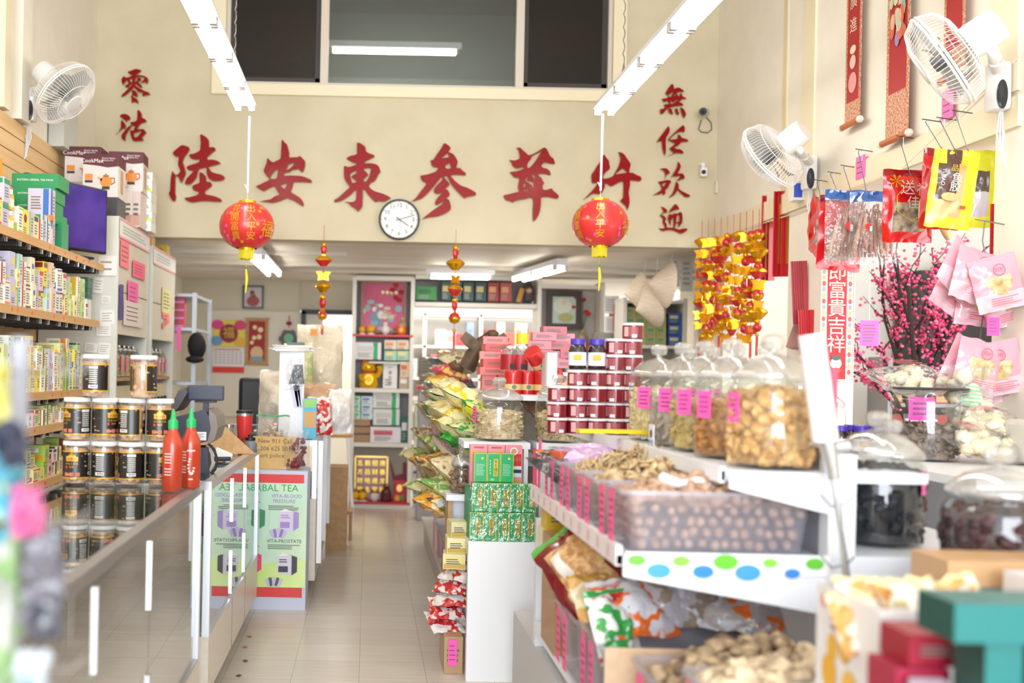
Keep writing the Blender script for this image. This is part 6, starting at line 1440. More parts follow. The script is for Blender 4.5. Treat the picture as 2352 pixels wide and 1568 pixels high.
# ------------------------------------------------------------------ gold and red charms
GB2, RB2 = gold('E6A81C'), mat('C01C1E', .25, 0, .4)
def piece(kind, t, z, s, rot):
    M = T(0, 0, z) @ RZ(rot)
    if kind == 'ingot':
        mb = MB(M); mb.lathe([(.012*s, -.02*s), (.026*s, 0), (.034*s, .012*s)], RB2 if rot > 0 else GB2, 14, M=Matrix.Diagonal((1.35, .7, 1, 1))); mb.lathe([(.034*s, .012*s), (.03*s, .022*s), (.015*s, .034*s), (.002, .038*s)], GB2, 14, M=Matrix.Diagonal((1.35, .7, 1, 1))); mb.build('ingot_charm', t, 60)
    elif kind == 'ball':
        MB(M).lathe([(.004, -.03*s), (.022*s, -.022*s), (.031*s, 0), (.022*s, .022*s), (.004, .03*s)], [GB2, GB2, RB2, GB2], 12).build('ball_charm', t, 50)
    elif kind == 'gourd':
        MB(M).ball((0, 0, -.012*s), .024*s, RB2, 12).ball((0, 0, .02*s), .016*s, GB2, 10).build('gourd_charm', t, 60)
    elif kind == 'butterfly':
        mb = MB(M @ RX(PI/2)); 
        mb.prism([(0, -.02*s), (.03*s, -.026*s), (.026*s, 0), (.04*s, .02*s), (.012*s, .022*s), (0, .01*s), (-.012*s, .022*s), (-.04*s, .02*s), (-.026*s, 0), (-.03*s, -.026*s)], .008, GB2); mb.build('butterfly_charm', t)
    elif kind == 'packet':
        MB(M).box((0, 0, 0), (.05*s, .012, .042*s), RB2).text('福', .03*s, GB2, FRONT(0, -.0066, 0)).build('packet_charm', t)
    elif kind == 'fish':
        MB(M).ball((0, 0, 0), .02*s, RB2, 10, (1, .7, 1.7)).prism([(-.02*s, -.055*s), (.02*s, -.055*s), (.006*s, -.03*s), (-.006*s, -.03*s)], .006, GB2, RX(PI/2)).ball((0, 0, .026*s), .017*s, GB2, 8).build('fish_charm', t, 60)
    elif kind == 'tassel':
        MB(M).tube([(0, 0, 0), (0, 0, -.012), (0, 0, -.1*s)], [.005, .008, .009], RB2, 8).ball((0, 0, .004), .01*s, GB2, 8).build('tassel', t, 60)
def charm_string(label, px, ytop, ybot, d, kinds, s=1.25, group='strings of gold charms', x=None):
    a, b = at(px, ytop, d), at(px, ybot, d); h = a.z-b.z
    t = thing('charm_string', label, 'charm', (a.x if x is None else x, d, b.z), RN.uniform(-.6, .6), group)
    MB().tube([(0, 0, h+.13), (0, 0, .02)], .002, REDPAINT, 4).build('cord', t)
    n = len(kinds)
    for i, kd in enumerate(kinds): piece(kd, t, h-(i+.5)*h/n, s*RN.uniform(.9, 1.12), RN.uniform(-.5, .5))
    return t
KS = ['ingot', 'butterfly', 'gourd', 'butterfly', 'ball', 'packet', 'butterfly', 'ball', 'ingot', 'butterfly']
for k in range(10):
    px = 1612+k*14.6; d = 7.45-k*.085; kinds = [KS[(k*3+i*5+(i*i) % 3) % len(KS)] for i in range(9+(k % 2))]+(['tassel'] if k % 3 != 1 else [])
    charm_string(f'gold and red charm string on the right wall, {ORD[k]} from the left', px, 548-k*2.5, 782+(k % 3)*8, d, kinds, 1.35)
KC = ['fish', 'ingot', 'butterfly', 'ingot', 'fish', 'ball', 'tassel']
charm_string('gold and red charm string hanging alone, left of the clock, above the aisle', 744, 557, 770, 7.6, KC, 1.3, 'charms hung along the low ceiling edge')
charm_string('gold and red charm string hanging alone, under the large fourth wall character', 1047, 566, 775, 7.6, KC, 1.45, 'charms hung along the low ceiling edge')
# ------------------------------------------------------------------ side room: blossom tree and shelves
q = at(2090, 800, 6.6)
t = thing('blossom_tree', 'artificial tree with dark branches and pink blossoms in the side room', 'tree', (q.x+.12, 6.7, 0))
TR = mat('2A201E', .8); pts = []
mb = MB()
def grow(p, dr, L, r, lv):
    e = p+dr*L
    if abs(e.x) > .68 or e.z > 2.42: return
    mb.tube([p, p.lerp(e, .5)+Vector((RN.gauss(0, .02), RN.gauss(0, .02), 0)), e], [r, r*.8, r*.6], TR, 5)
    if lv >= 2: pts.extend([p.lerp(e, RN.random()) for _ in range(13)])
    if lv < 4:
        for k in range(3 if lv < 3 else 2):
            nd = (dr+Vector((RN.gauss(0, .45), RN.gauss(0, .3), RN.uniform(-.15, .45)))).normalized(); grow(e if k else p.lerp(e, .6), nd, L*RN.uniform(.6, .8), r*.6, lv+1)
grow(Vector((0, 0, .15)), Vector((0, 0, 1)), 1.1, .03, 0); grow(Vector((0, 0, 1.1)), Vector((.4, 0, 1)).normalized(), .38, .02, 1); grow(Vector((0, 0, 1.0)), Vector((-.5, 0, .9)).normalized(), .36, .02, 1); grow(Vector((0, 0, 1.15)), Vector((0, 0, 1)), .45, .02, 1)
mb.build('branches', t, 60)
MB().lathe([(.1, 0), (.13, .18), (.12, .2)], mat('5A3A2A'), 16).build('pot', t, 40)
mb = MB(); BL = [mat('E0507E', .6), mat('D03A68', .6), mat('F07AA0', .6)]
for i, p in enumerate(pts):
    mb.ball(p+Vector((RN.gauss(0, .02), RN.gauss(0, .02), RN.gauss(0, .02))), RN.uniform(.009, .015), BL[i % 3], 5, (1, .8, .8), RZ(i) @ RX(i*.7))
o = mb.build('blossoms', t); o['kind'] = 'stuff'
a, b = at(2080, 628, 8.2), at(2330, 900, 8.2)
single(MB().box(((a.x+b.x)/2, 8.16, a.z/2-.05), (b.x-a.x, .38, a.z-.1), mat('241A1A', .35)).box(((a.x+b.x)/2, 8.15, a.z-.05), (b.x-a.x+.06, .44, .1), BLACK).box(((a.x+b.x)/2, 8.1, a.z+.04), ((b.x-a.x)*.5, .2, .08), mat('1A1414')), 'dark_cabinet', 'tall dark cabinet at the back of the side room', 'cabinet')
t = thing('side_room_shelf', 'grey metal shelving of red tins in the side room', 'shelving', (at(2180, 850, 7.4).x, 7.4, 0))
for z in (.95, 1.22, 1.48): MB().box((0, 0, z), (1.0, .3, .025), mat('9A9CA0', .4, .3)).build('shelf', t)
for x in (-.5, .5): MB().box((x, 0, .78), (.03, .3, 1.56), mat('9A9CA0', .4, .3)).build('post', t)
for r in range(2):
    for c in range(9): flat_box('red_tin', f'red tin on the side room shelving, {("lower", "upper")[r]} row, {ORD[c]} from the left', 'tin', (at(2180, 850, 7.4).x-.42+c*.105, 7.35, (.963, 1.233)[r]), .085, .1, .19, ('B02A24', '7A1C1C', 'C04A38')[c % 3], 0, 'red tins in the side room', None, 'D8A878')
q = at(1997, 765, 6.0); single(MB(FRONT(q.x, 6.0, q.z)).box((0, 0, 0), (.11, .15, .002), mat('FF6CC0', .7)).lines(.08, .11, mat('8A5A74'), T(0, 0, .0015), 6).tube([(0, .07, -.002), (-.02, 3.33-q.z, -.002)], .0015, WHITE, 4), 'paper_note', 'bright pink sheet hanging on a thread in the opening beside the banner', 'note')
ZL = .905
single(MB().box((3.02, 5.2, .88), (.4, 2.2, .04), mat('6A6460', .6)).box((3.02, 5.2, .43), (.36, 2.1, .86), mat('4A4440')), 'side_counter', 'dark counter just beyond the right-hand opening', 'counter')
for k, (x, y, w, h, c, L) in enumerate(((2.98, 5.72, .22, .15, 'B8906A', 'brown open carton in the opening, below the pink sheet'), (3.05, 5.0, .42, .25, 'D8D2C8', 'large pale carton in the opening, below the blossom tree'), (3.0, 4.55, .2, .26, 'DCD6CC', 'pale upright carton in the opening, near the lower pink bags'))): flat_box('open_carton', L, 'box', (x, y, ZL), w, .25, h, c)
for k in range(7): lying_bag(f'yellow packet heaped on the pale carton in the opening, {ORD[k]} from the left', 2.86+k*.055, 4.86, ZL+.06+.03*(k % 3), .11, .14, .04, ('F0E020', 'E8A020', 'F0E020'), .5, RN.uniform(-.5, .5), 'yellow packets')
for k in range(5):
    t = thing('sauce_bottle', f'small dark bottle with a bright cap in the opening, {ORD[k]} from the left', 'bottle', (2.77+k*.045, 5.5, ZL), 0, 'small dark bottles')
    MB().lathe([(.02, 0), (.02, .1), (.009, .13), (.009, .15)], mat(('5A2A1A', '7A3A1A', '3A1A14')[k % 3], .2), 12).build('bottle_body', t, 40); MB().cyl((0, 0, .15), .012, .025, mat(('E8D020', '3A3AB0')[k % 2]), 10).build('cap', t, 40)
lying_bag('grey and black packet bundle hanging in the opening under the tree', 2.9, 5.28, ZL, .2, .32, .1, ('4A4A4C', 'B8B4B0', '6A605A'), .2, .2)
# ------------------------------------------------------------------ wall-side display shelf with jars and fungus bags
ZD = 1.085
t = thing('wall_display', 'white display shelf along the right wall below the openings', 'display shelf', (2.22, 4.3, 0))
MB().box((0, 0, ZD-.015), (.62, 2.2, .03), WHITE_METAL).build('top_board', t); MB().box((0, .1, ZD-.35), (.6, 2.0, .03), WHITE_METAL).build('lower_board', t); MB().box((0, .1, .12), (.6, 2.0, .2), WHITE_METAL).build('base', t); MB().box((.28, .1, ZD/2), (.03, 2.0, ZD-.04), mat('D8D8DA')).build('back_panel', t)
for y in (-1.05, 1.05): MB().box((.29, y, ZD/2-.01), (.03, .04, ZD-.02), WHITE_METAL).build('post', t)
JM = {}
def lumps(n, r, hz, rs, m, jit=.12, sc=(1, 1, 1), seed=0):
    mb = MB(); mb.lathe([(r*.86, .012), (r*.88, hz-.02), (r*.5, hz-.004)], m, 20)
    for k in range(n):
        a = RN.uniform(0, 2*PI)
        if k % 5 == 0: q = RN.uniform(0, r*.85); z = hz-.012+RN.uniform(-.006, .01)
        else: q = r*.9; z = RN.uniform(.016, hz-.01)
        mb.ball((q*math.cos(a), q*math.sin(a), z), rs*RN.uniform(.8, 1.2), m, 6, sc, RZ(RN.uniform(0, 6)) @ RX(RN.uniform(0, 6)), jit)
    return mb
def cookie_jar(label, x, y, z, r, h, fill, col1, col2, rs, n, tagr=None, sc=(1, 1, 1), group=None, lid=True, tagh=.09):
    """A wide clear glass jar with a domed lid and a faceted knob; fill is how high the goods stand."""
    t = thing('glass_storage_jar', label, 'jar', (x, y, z), 0, group)
    key = (round(r, 3), round(h, 3))
    def mesh(nm, mb, sm):
        o = mb.build(nm, t, sm); return o
    jb = mesh('jar_body', MB().lathe([(r*.9, 0), (r*.97, .006), (r, .02), (r, h*.84), (r*.97, h*.9), (r*.86, h*.95), (r*.86, h*.985), (r*.9, h)], GLASS, 36, cap=False).lathe([(.001, .004), (r*.9, .004)], GLASS, 24, cap=False), 60)
    if lid:
        ld = mesh('lid', MB().lathe([(r*.93, h), (r*.96, h+.008), (r*.93, h+.018), (r*.6, h+.05), (r*.22, h+.062), (r*.13, h+.066)], LID_GLASS, 36, cap=False), 60)
        mb = MB(); 
        mb.lathe([(r*.12, h+.064), (r*.1, h+.07), (r*.26, h+.078), (r*.3, h+.094), (r*.24, h+.108), (r*.1, h+.113)], LID_GLASS, 10)
        mb.build('knob', ld, 30)
    m = nmat(f'dried_{col1}_{col2}', col1, col2, 34 if rs > .008 else 70, .6, .35)
    o = mesh('dried_goods', lumps(n, r, fill, rs, m, .14, sc), None); o['kind'] = 'stuff'
    if tagr is not None:
        mb = MB(RZ(tagr) @ FRONT(0, -r-.003, h*.84-tagh/2)); mb.rect(.05, tagh, PINK, T()); mb.lines(.035, tagh*.7, mat('8A2A7A'), T(0, 0, .0006), 4, 0, 0, .3); mb.build('price_tag', jb)
    return t
cookie_jar('wide glass jar of dark sliced mushrooms with a pink note inside, no lid', 2.17, 3.98, ZD, .122, .27, .145, '4A3C38', '9A8878', .016, 150, None, (1, .9, .35), None, False)
MB(FRONT(2.13, 3.93, ZD+.2)).rect(.10, .09, mat('F04AB0', .6), T()).lines(.07, .06, mat('8A2A7A'), T(0, 0, .001), 3).build('price_note'); tag(bpy.data.objects['price_note'], 'bright pink note inside the wide lidless mushroom jar', 'note')
single(MB().lathe([(.13, 0), (.135, .006), (.13, .01)], mat('34363A', .4), 28, (2.19, 3.98, ZD+.272)), 'tray_lid', 'dark flat tray lying over the mushroom jar', 'tray')
for k, (x, y) in enumerate(((1.96, 4.65), (2.10, 4.72))): cookie_jar(('left', 'right')[k]+' empty-looking glass jar with a domed lid behind the purple-capped bottles', x, y, ZD, .1, .18, .06, 'C8B49A', 'D8C8B0', .012, 30)
def purple_bottle(label, x, y, z, group):
    t = thing('honey_bottle', label, 'bottle', (x, y, z), 0, group)
    MB().lathe([(.03, 0), (.033, .006), (.033, .075), (.027, .09), (.024, .094)], mat('2A1A1A', .1, 0, .5), 20).build('bottle_body', t, 40); MB().lathe([(.027, .094), (.027, .115), (.025, .117)], mat('4A32A8', .4), 20).build('cap', t, 40)
    MB().lathe([(.0335, .015), (.0335, .065)], mat('E8E4F0', .5), 20, cap=False).rect(.03, .022, mat('E8B030'), FRONT(-.006, -.0345, .045)).build('label_wrap', t, 40)
for k in range(6): purple_bottle(f'dark bottle with a purple cap on the wall display, {ORD[k]} from the left', 1.945+(k % 3)*.085, 4.2+(k//3)*.09, ZD, 'purple capped bottles on the wall display')
WF = nmat('white_fungus', 'EADCB4', 'F6F0DC', 14, .6, .6)
def fungus_bag(label, px, py, d, w, h, t, rx, rz, ry=0, print_c='E06A7A', seed=0):
    q = at(px, py, d); M = T(*q) @ RZ(rz) @ RY(ry) @ RX(-rx); o = thing('fungus_bag', label, 'food bag', q, M=M)
    mb = MB()
    for k in range(26): mb.ball((RN.gauss(0, w*.18), RN.gauss(0, t*.12), h*.45+RN.gauss(0, h*.17)), RN.uniform(.02, .034), WF, 8, (1.1, .8, .9), RX(k), .2)
    x = mb.build('white_fungus', o, 60); x['kind'] = 'stuff'
    bag_mesh(MB(), w, h, t, lambda u, v, f: FILM, T(), (14, 16), .02, seed=seed).build('bag_film', o, 60)
    mb = MB(FRONT(0, -t/2-.012, h*.55)); mb.lines(w*.45, h*.3, mat(print_c), T(), 6, -w*.1, 0, .3); mb.build('printed_marks', o)
fungus_bag('clear bag of pale fungus lying over the mushroom jar', 2150, 893, 3.98, .30, .30, .12, 1.35, .1, 0, 'E06A6A', 1)
fungus_bag('clear bag of pale fungus with green label, leaning right of the mushroom jar', 2222, 1010, 3.95, .17, .29, .12, .15, -.15, .1, '5AB890', 2)
fungus_bag('clear bag of pale fungus with red print, lying low at the far right', 2292, 1042, 3.75, .26, .22, .10, 1.2, .2, 0, 'E05A70', 3)
fungus_bag('clear bag of pale fungus on top of the pile at the far right', 2290, 1000, 3.85, .26, .22, .09, 1.1, -.1, 0, 'E05A70', 4)
single(MB().rbox((2.50, 3.75, ZD+.09), (.16, .3, .16), mat('DAD6CC', .5), .02), 'plastic_tub', 'beige plastic tub at the right edge of the wall display', 'tub')
# ------------------------------------------------------------------ near gondola of jars and tubs
NW = mat('EDF0F8', .4)
t = thing('gondola_shelving', 'white double-sided metal gondola holding tubs, jars and dried goods', 'shelving', (1.14, 3.4, 0))
def gp(nm, c, d, m=NW, **k): return MB().box((c[0]-1.14, c[1]-3.4, c[2]), d, m, **k).build(nm, t)
for y, h in ((2.47, 1.21), (3.45, 1.3), (4.42, 1.2)): gp('upright', (1.14, y, h/2), (.065, .05, h))
gp('back_panel', (1.14, 3.45, .62), (.012, 1.9, 1.2), mat('DADBE0', .5))
gp('corner_post', (.72, 3.79, .56), (.05, .06, 1.12)); gp('corner_post', (.668, 3.82, .60), (.055, .045, .5), mat('E6E8F0', .4))
gp('tray_shelf', (.865, 3.12, .945), (.51, 1.3, .022)); gp('tray_lip', (.615, 3.12, .955), (.016, 1.3, .05), mat('E8DEE0', .5))
gp('jar_shelf', (1.11, 3.45, 1.153), (.50, 1.95, .024)); gp('jar_shelf_lip', (.862, 3.45, 1.155), (.014, 1.95, .04))
gp('base_shelf', (.88, 3.1, .46), (.5, 1.35, .03)); gp('base_shelf', (1.40, 3.1, .46), (.5, 1.35, .03)); gp('plinth', (1.14, 3.4, .2), (1.0, 1.9, .36), mat('C8C6C8', .6))
gp('right_shelf', (1.40, 2.95, .955), (.46, 1.0, .024))
def bracket(x0, x1, z, dz0, dz1):
    MB(T(-1.14, 2.455-3.4, 0) @ RX(PI/2)).prism([(x0, z-dz0), (x1, z-dz1), (x1, z), (x0, z)], .012, NW).build('bracket', t)
bracket(.62, 1.12, .955, .045, .13); bracket(.87, 1.12, 1.165, .04, .10); bracket(1.63, 1.17, .965, .05, .15)
mb = MB(FRONT(-1.14, 2.44-3.4, 0)); mb.rect(.49, .05, mat('F4F6FA', .4), T(0, 0, .0005), .868, .945)
for k in range(9): mb.disc(RN.uniform(.018, .034), mat(('6CC83A', '4AA0E0', '8AD850', '3A8AE0')[k % 4], .35), T(0, 0, .001+.0002*k), .65+k*.053, .938+.012*(-1)**k, 14, .62)
mb.build('balloon_tape', t)
for k in range(11): MB().rect(.018, .03, mat('F2B0B8'), LEFTW(.606-1.14, 2.55+k*.115-3.4, .955)).build('shelf_label', t)
def tub(label, x, y, w, d, h, z, m=None, tagn=1, rz=0):
    t = thing('food_tub', label, 'tub', (x, y, z), rz); m = m or MILKY; a, b = .9, 1.0
    mb = MB(); q = [(w/2*a, d/2*a, 0), (w/2*a, d/2*a, .004), (w/2*.98, d/2*.97, h*.86), (w/2, d/2, h*.9), (w/2, d/2, h), (w/2*1.05, d/2*1.06, h), (w/2*1.05, d/2*1.06, h-.01)]
    def ring(p, n=6):
        out = []; r = .04
        for sx, sy, a0 in ((1, 1, 0), (-1, 1, PI/2), (-1, -1, PI), (1, -1, 1.5*PI)):
            for i in range(n): an = a0+PI/2*i/(n-1); out.append((sx*(p[0]-r)+r*math.cos(an), sy*(p[1]-r)+r*math.sin(an), p[2]))
        return out
    vs = []; N_ = 24
    for p in q: vs += ring(p)
    fs = [tuple(range(N_-1, -1, -1))]+[(j*N_+i, j*N_+(i+1) % N_, (j+1)*N_+(i+1) % N_, (j+1)*N_+i) for j in range(1, len(q)-1) for i in range(N_)]
    mb.add(vs, fs, m); tb = mb.build('tub_body', t, 40)
    for k in range(tagn):
        mb = MB(LEFTW(-w/2*1.06-.003, (k-(tagn-1)/2)*.1, h*.55)); mb.rect(.055, h*.85, mat('F8609A', .6), T(), 0, 0); mb.lines(.04, h*.6, mat('8A2A5A'), T(0, 0, .0006), 5, 0, 0, .3); mb.build('price_tag', tb)
    return t
def heap(name, label, x, y, w, d, z0, z1, m, n, rs, sc=(1, 1, 1), jit=.1, seg=7, cat='dried goods', top=.5, rows=None):
    """Loose goods filling a tub: packed against its walls below, heaped on top."""
    mb = MB()
    for k in range(n):
        u, v = RN.uniform(-1, 1), RN.uniform(-1, 1)
        zz = z1+(1-u*u)*(1-v*v)*(z1-z0)*top+RN.uniform(-rs, rs*.4)
        mb.ball((x+u*w/2*.93, y+v*d/2*.93, zz), rs*RN.uniform(.8, 1.15), m, seg, sc, RZ(RN.uniform(0, 6)) @ RX(RN.uniform(0, 6)), jit)
    if rows:
        nx = int(w*.88/(rs*2.1)); nz = max(2, int((z1-z0)/(rs*1.9)))
        for j in range(nz):
            f = .88+.1*j/nz
            for i in range(nx): mb.ball((x+((i+.5*(j % 2))/(nx-.5)-.5)*w*f*.93+RN.uniform(-.005, .005), y-d/2*f+rs*1.0+RN.uniform(0, .004), z0+rs+(z1-z0-rs)*j/nz+RN.uniform(-.004, .004)), rs*RN.uniform(.85, 1.05), m, seg, sc, RX(k), jit)
            ny = int(d*.88/(rs*2.1))
            for i in range(ny): mb.ball((x-w/2*f+rs, y+(i/(ny-1)-.5)*d*f*.9, z0+rs+(z1-z0-rs)*j/nz), rs, m, seg, sc, RX(k), jit)
    mb.lathe([(.001, z1-.004+(z1-z0)*top*.85), (w*.3, z1-.012+(z1-z0)*top*.45), (w*.46, z1-.02)], m, 16, (0, 0, 0), T(x, y, 0) @ Matrix.Diagonal((1, d/w, 1, 1)), cap=False)
    return single(mb, name, label, cat, None, 70, 'stuff')
NUT = nmat('nutmeg', '9A7660', 'CCA88C', 40, .6, .3)
ZT = .957
tub('long milky tub of nutmegs at the near end of the tray shelf', .865, 2.60, .47, .24, .155, ZT, None, 2)
heap('nutmegs', 'heap of round brown nutmegs in the nearest milky tub', .865, 2.60, .45, .22, ZT+.008, ZT+.135, NUT, 330, .0135, (1, 1, 1.1), .04, 7, 'nutmegs', .35, True)
tub('milky tub of pale sliced roots behind the nutmegs', .865, 2.88, .47, .24, .15, ZT, None, 2)
heap('sliced_roots', 'heap of pale tan sliced roots in the second tub', .865, 2.88, .45, .22, ZT+.008, ZT+.13, nmat('sliced_root', 'B89A70', 'E2C8A0', 40, .7, .4), 330, .016, (1, 1, .3), .12, 7, 'dried roots', .55, True)
tub('milky tub of thin dried stems, third from the near end', .865, 3.15, .47, .24, .15, ZT, None, 2)
heap('dried_stems', 'heap of thin straw-coloured dried stems in the third tub', .865, 3.15, .45, .22, ZT+.008, ZT+.13, nmat('dried_stem', 'A88A5C', 'DCC498', 40, .7, .4), 300, .02, (.25, .25, 1.4), .1, 6, 'dried stems', .6, True)
tub('milky tub of dark packets at the far end of the tray shelf', .865, 3.42, .47, .24, .15, ZT, None, 2)
for k, (x, y, z, w, h, cols, rx, rz, L) in enumerate(((.70, 3.36, 1.09, .16, .2, ('2A2A2C', '3A3A3C', '1E1E20'), 1.2, .5, 'black packet with a white label, leaning over the far tub'), (.78, 3.26, 1.11, .18, .2, ('C83018', 'D8C0B0', 'E0A020'), 1.3, -.3, 'red and clear sweets packet over the far tub'), (.72, 3.5, 1.10, .16, .2, ('E06A28', '2A2A2A'), 1.2, .2, 'orange and black packet at the far end of the tray shelf'), (.90, 3.42, 1.12, .2, .2, ('4A4A4C', '6A6A6C', 'C03020'), 1.2, -.2, 'grey foil packet against the jars over the far tub'), (.80, 3.48, 1.15, .24, .16, ('C8A0D0', 'D8B8DC'), 1.3, .1, 'lilac netted packet below the stacked cans'))):
    lying_bag(L, x, y, z-.06, w, h, .05, cols, rx, rz, None, 0, 'packet', 30+k, 'food_packet')
single(MB(T(.84, 3.46, 1.20) @ RZ(.1)).box((0, 0, 0), (.26, .05, .012), mat('F0D820', .4)), 'yellow_ruler', 'yellow strip lying across the packets below the cans', 'strip')
q = at(1300, 1040, 3.5); t = thing('clear_cup', 'small clear cup of orange powder at the far aisle corner of the tray shelf', 'tub', (.675, 3.56, 1.06))
MB().lathe([(.03, 0), (.042, .075)], thin('clear_cup_plastic', 'FAFAFA', 1.45, .05), 18).build('cup_body', t, 40); MB().lathe([(.026, .004), (.038, .062)], mat('E0602A', .6), 16).build('orange_powder', t, 40)
# white scoop in the nutmegs
sx, sy, szz = .80, 2.56, 1.115
t = thing('scoop', 'white plastic scoop stuck in the nutmegs', 'scoop', (sx, sy, szz))
mb = MB(RZ(.2) @ RY(.35)); mb.lathe([(.004, -.075), (.012, -.07), (.011, -.02), (.02, .0)], mat('F4F4F8', .35), 14, M=RY(PI/2) @ RZ(0)); mb.build('handle', t, 60)
mb = MB(RZ(.2) @ RY(.35)); mb.lathe([(.018, 0), (.034, .02), (.038, .05), (.034, .075)], mat('F4F4F8', .35), 18, M=RY(PI/2), cap=False); o = mb.build('bowl', t, 60); md = o.modifiers.new('thickness', 'SOLIDIFY'); md.thickness = .003
# jars of dried goods along the jar shelf: front row and a staggered back row
ZJ = 1.166
JR = [(2.585, .104, 'A87C48', 'DDB47A', .0155, 240, 'golden dried lumps', (1, 1, 1), -1.35), (2.86, .1, 'A0642E', 'D29A58', .012, 190, 'orange-brown dried berries', (1, 1, .8), -1.1), (3.09, .1, 'B89850', 'DEC890', .013, 150, 'pale yellow slices', (1, 1, .4), -.9), (3.31, .1, 'A89888', 'C8B8A8', .014, 150, 'greyish bark pieces', (.6, .6, 1.4), -.8), (3.58, .1, 'D8C088', 'EADCB0', .007, 260, 'pale straw-coloured grains', (1, 1, 1.6), -.75)]
for k, (y, r, a, b, rs, n, L, sc, tg) in enumerate(JR):
    cookie_jar(f'glass jar of {L} on the gondola, front row, {("nearest", "second", "third", "fourth", "farthest")[k]}', .918+r, y, ZJ, r, .222, (.195, .155, .165, .16, .185)[k], a, b, rs, n, tg, sc, 'gondola jars, front row', True, .075)
JB = [(3.18, 'B8803E', 'E0A860', .012, 'amber dried pieces'), (3.42, 'A88850', 'D0B880', .012, 'yellow-brown dried pieces'), (3.66, '9A8A68', 'C8B890', .01, 'brown seeds'), (3.92, '5A3020', '8A5038', .008, 'dark red-brown seeds')]
for k, (y, a, b, rs, L) in enumerate(JB): cookie_jar(f'glass jar of {L} on the gondola, back row, {ORD[k]} from the near end', 1.235, y, ZJ, .088, .222, .17, a, b, rs, 130, -1.2, (1, 1, .7), 'gondola jars, back row', True, .075)
single(MB(T(.92, 3.32, ZJ+.035)).box((-.012, -.06, .0), (.004, .05, .07), mat('E8E6EC')).disc(.014, mat('5A3A28'), LEFTW(-.0146, -.06, .005)).rect(.05, .02, mat('6AA0D0'), LEFTW(-.0146, -.06, -.024)), 'picture_card', 'small white picture card taped to a gondola jar', 'card')
# dark red cans with white lids
t0 = thing('food_can', 'x', 'can', (0, 0, 0)); r = .0385
MB().lathe([(r, .001), (r, .05)], mat('7A1624', .22, 0, .4), 26).build('can_body', t0, 40)
MB().lathe([(r*1.03, .05), (r*1.03, .058), (r*.98, .0595)], mat('E2E0DE', .4), 26).build('lid', t0, 40)
mb = MB()
for i in range(12):
    a = -PI/2+(i-9)*.12; M = RZ(a+PI/2) @ T(0, -r-.0008, 0) @ RX(PI/2)
    mb.rect(.0047, .036, mat('9A4A50', .4) if i > 3 else mat('D8A8A8', .4), M, 0, .026)
    if 6 < i < 11: mb.rect(.0047, .012, mat('E8E2E2'), M @ T(0, 0, .0005), 0, .01)
mb.build('label_wrap', t0); FC = True
def can(label, x, y, z, rz):
    global FC
    M = T(x, y, z) @ RZ(rz)
    if FC: t0.location = M.to_translation(); t0.rotation_euler = M.to_euler(); t0['label'] = label; t0['group'] = 'stacked dark red cans'; FC = False
    else: copy_tree(t0, M, label, 'stacked dark red cans')
for c, (px, n0, n1) in enumerate(((1280, 0, 3), (1326, 0, 4), (1370, 0, 4), (1412, 0, 6), (1449, 0, 7))):
    q = at(px, 980, 3.88)
    for r_ in range(n1): can(f'dark red can with a white lid, {ORD[c]} column from the left, {ORD[r_]} from the bottom', q.x, 3.88+.01*(r_ % 2), ZJ+r_*.0605, RN.uniform(-.6, .6))
for k in range(2): purple_bottle(('left', 'right')[k]+' purple-lidded bottle standing on top of the stacked dark red cans', at((1326, 1370)[k], 870, 3.88).x, 3.885, ZJ+4*.0605+.001, 'purple lidded bottles on the cans')
# right half of the gondola
cookie_jar('wide glass jar of black dried fruit at the near right of the gondola', 1.33, 2.66, .968, .105, .23, .205, '14161E', '2E3038', .016, 170, .9, (1, 1, .8), None, True, .06)
cookie_jar('wide glass jar of reddish black dried fruit on the right, nearest the carton', 1.43, 2.31, .885, .115, .25, .225, '241418', '4A2C2C', .018, 190, .9, (1, 1, .8), None, True, .07)
cookie_jar('glass jar of dark red dried fruit between the two black-fruit jars', 1.50, 2.92, .968, .09, .2, .17, '3A1A1A', '5E302C', .016, 120, None, (1, 1, .8))
single(MB().box((1.57, 2.17, .865), (.80, .5, .03), NW).box((1.57, 2.17, .425), (.76, .46, .85), mat('D0CED2', .6)), 'side_table', 'white-topped stand in front of the right half of the gondola', 'table')
# wiper handle tied to the post
t = thing('push_broom', 'broom with a white handle and steel joint, wired upright to the gondola post', 'broom', at(1940, 1300, 2.38))
c0 = t.location; P_ = lambda x, y: at(x, y, 2.38)
mb = MB(); mb.tube([P_(1863, 768), P_(1896, 1012)], .029, mat('F0F1F8', .3, 0, .3), 18); mb.build('white_sleeve', t, 60, True)
MB().tube([P_(1898, 1010), P_(1905, 1040), P_(1915, 1100)], [.021, .019, .014], CHROME, 12).tube([P_(1905, 1028), P_(1950, 1024)], .012, mat('C8CCD2', .3, .5), 8).build('joint', t, 60, True)
MB().tube([P_(1912, 1085), P_(1948, 1335)], .0065, CHROME, 8).tube([P_(1926, 1090), P_(1938, 1340)], .005, CHROME, 8).build('rod', t, 60, True)
mb = MB()
for y0 in (1150, 1290): mb.tube([P_(1885, y0-14), P_(1910, y0+14), P_(1945, y0+6), P_(1962, y0-12)], .002, mat('6A6E78', .4, .7), 5)
mb.build('binding_wire', t, None, True)
single(MB(T(*at(1908, 950, 2.52)) @ RX(PI/2)).box((0, 0, 0), (.03, .22, .006), mat('E8506A', .5)), 'red_card', 'red card standing behind the white broom handle', 'card')
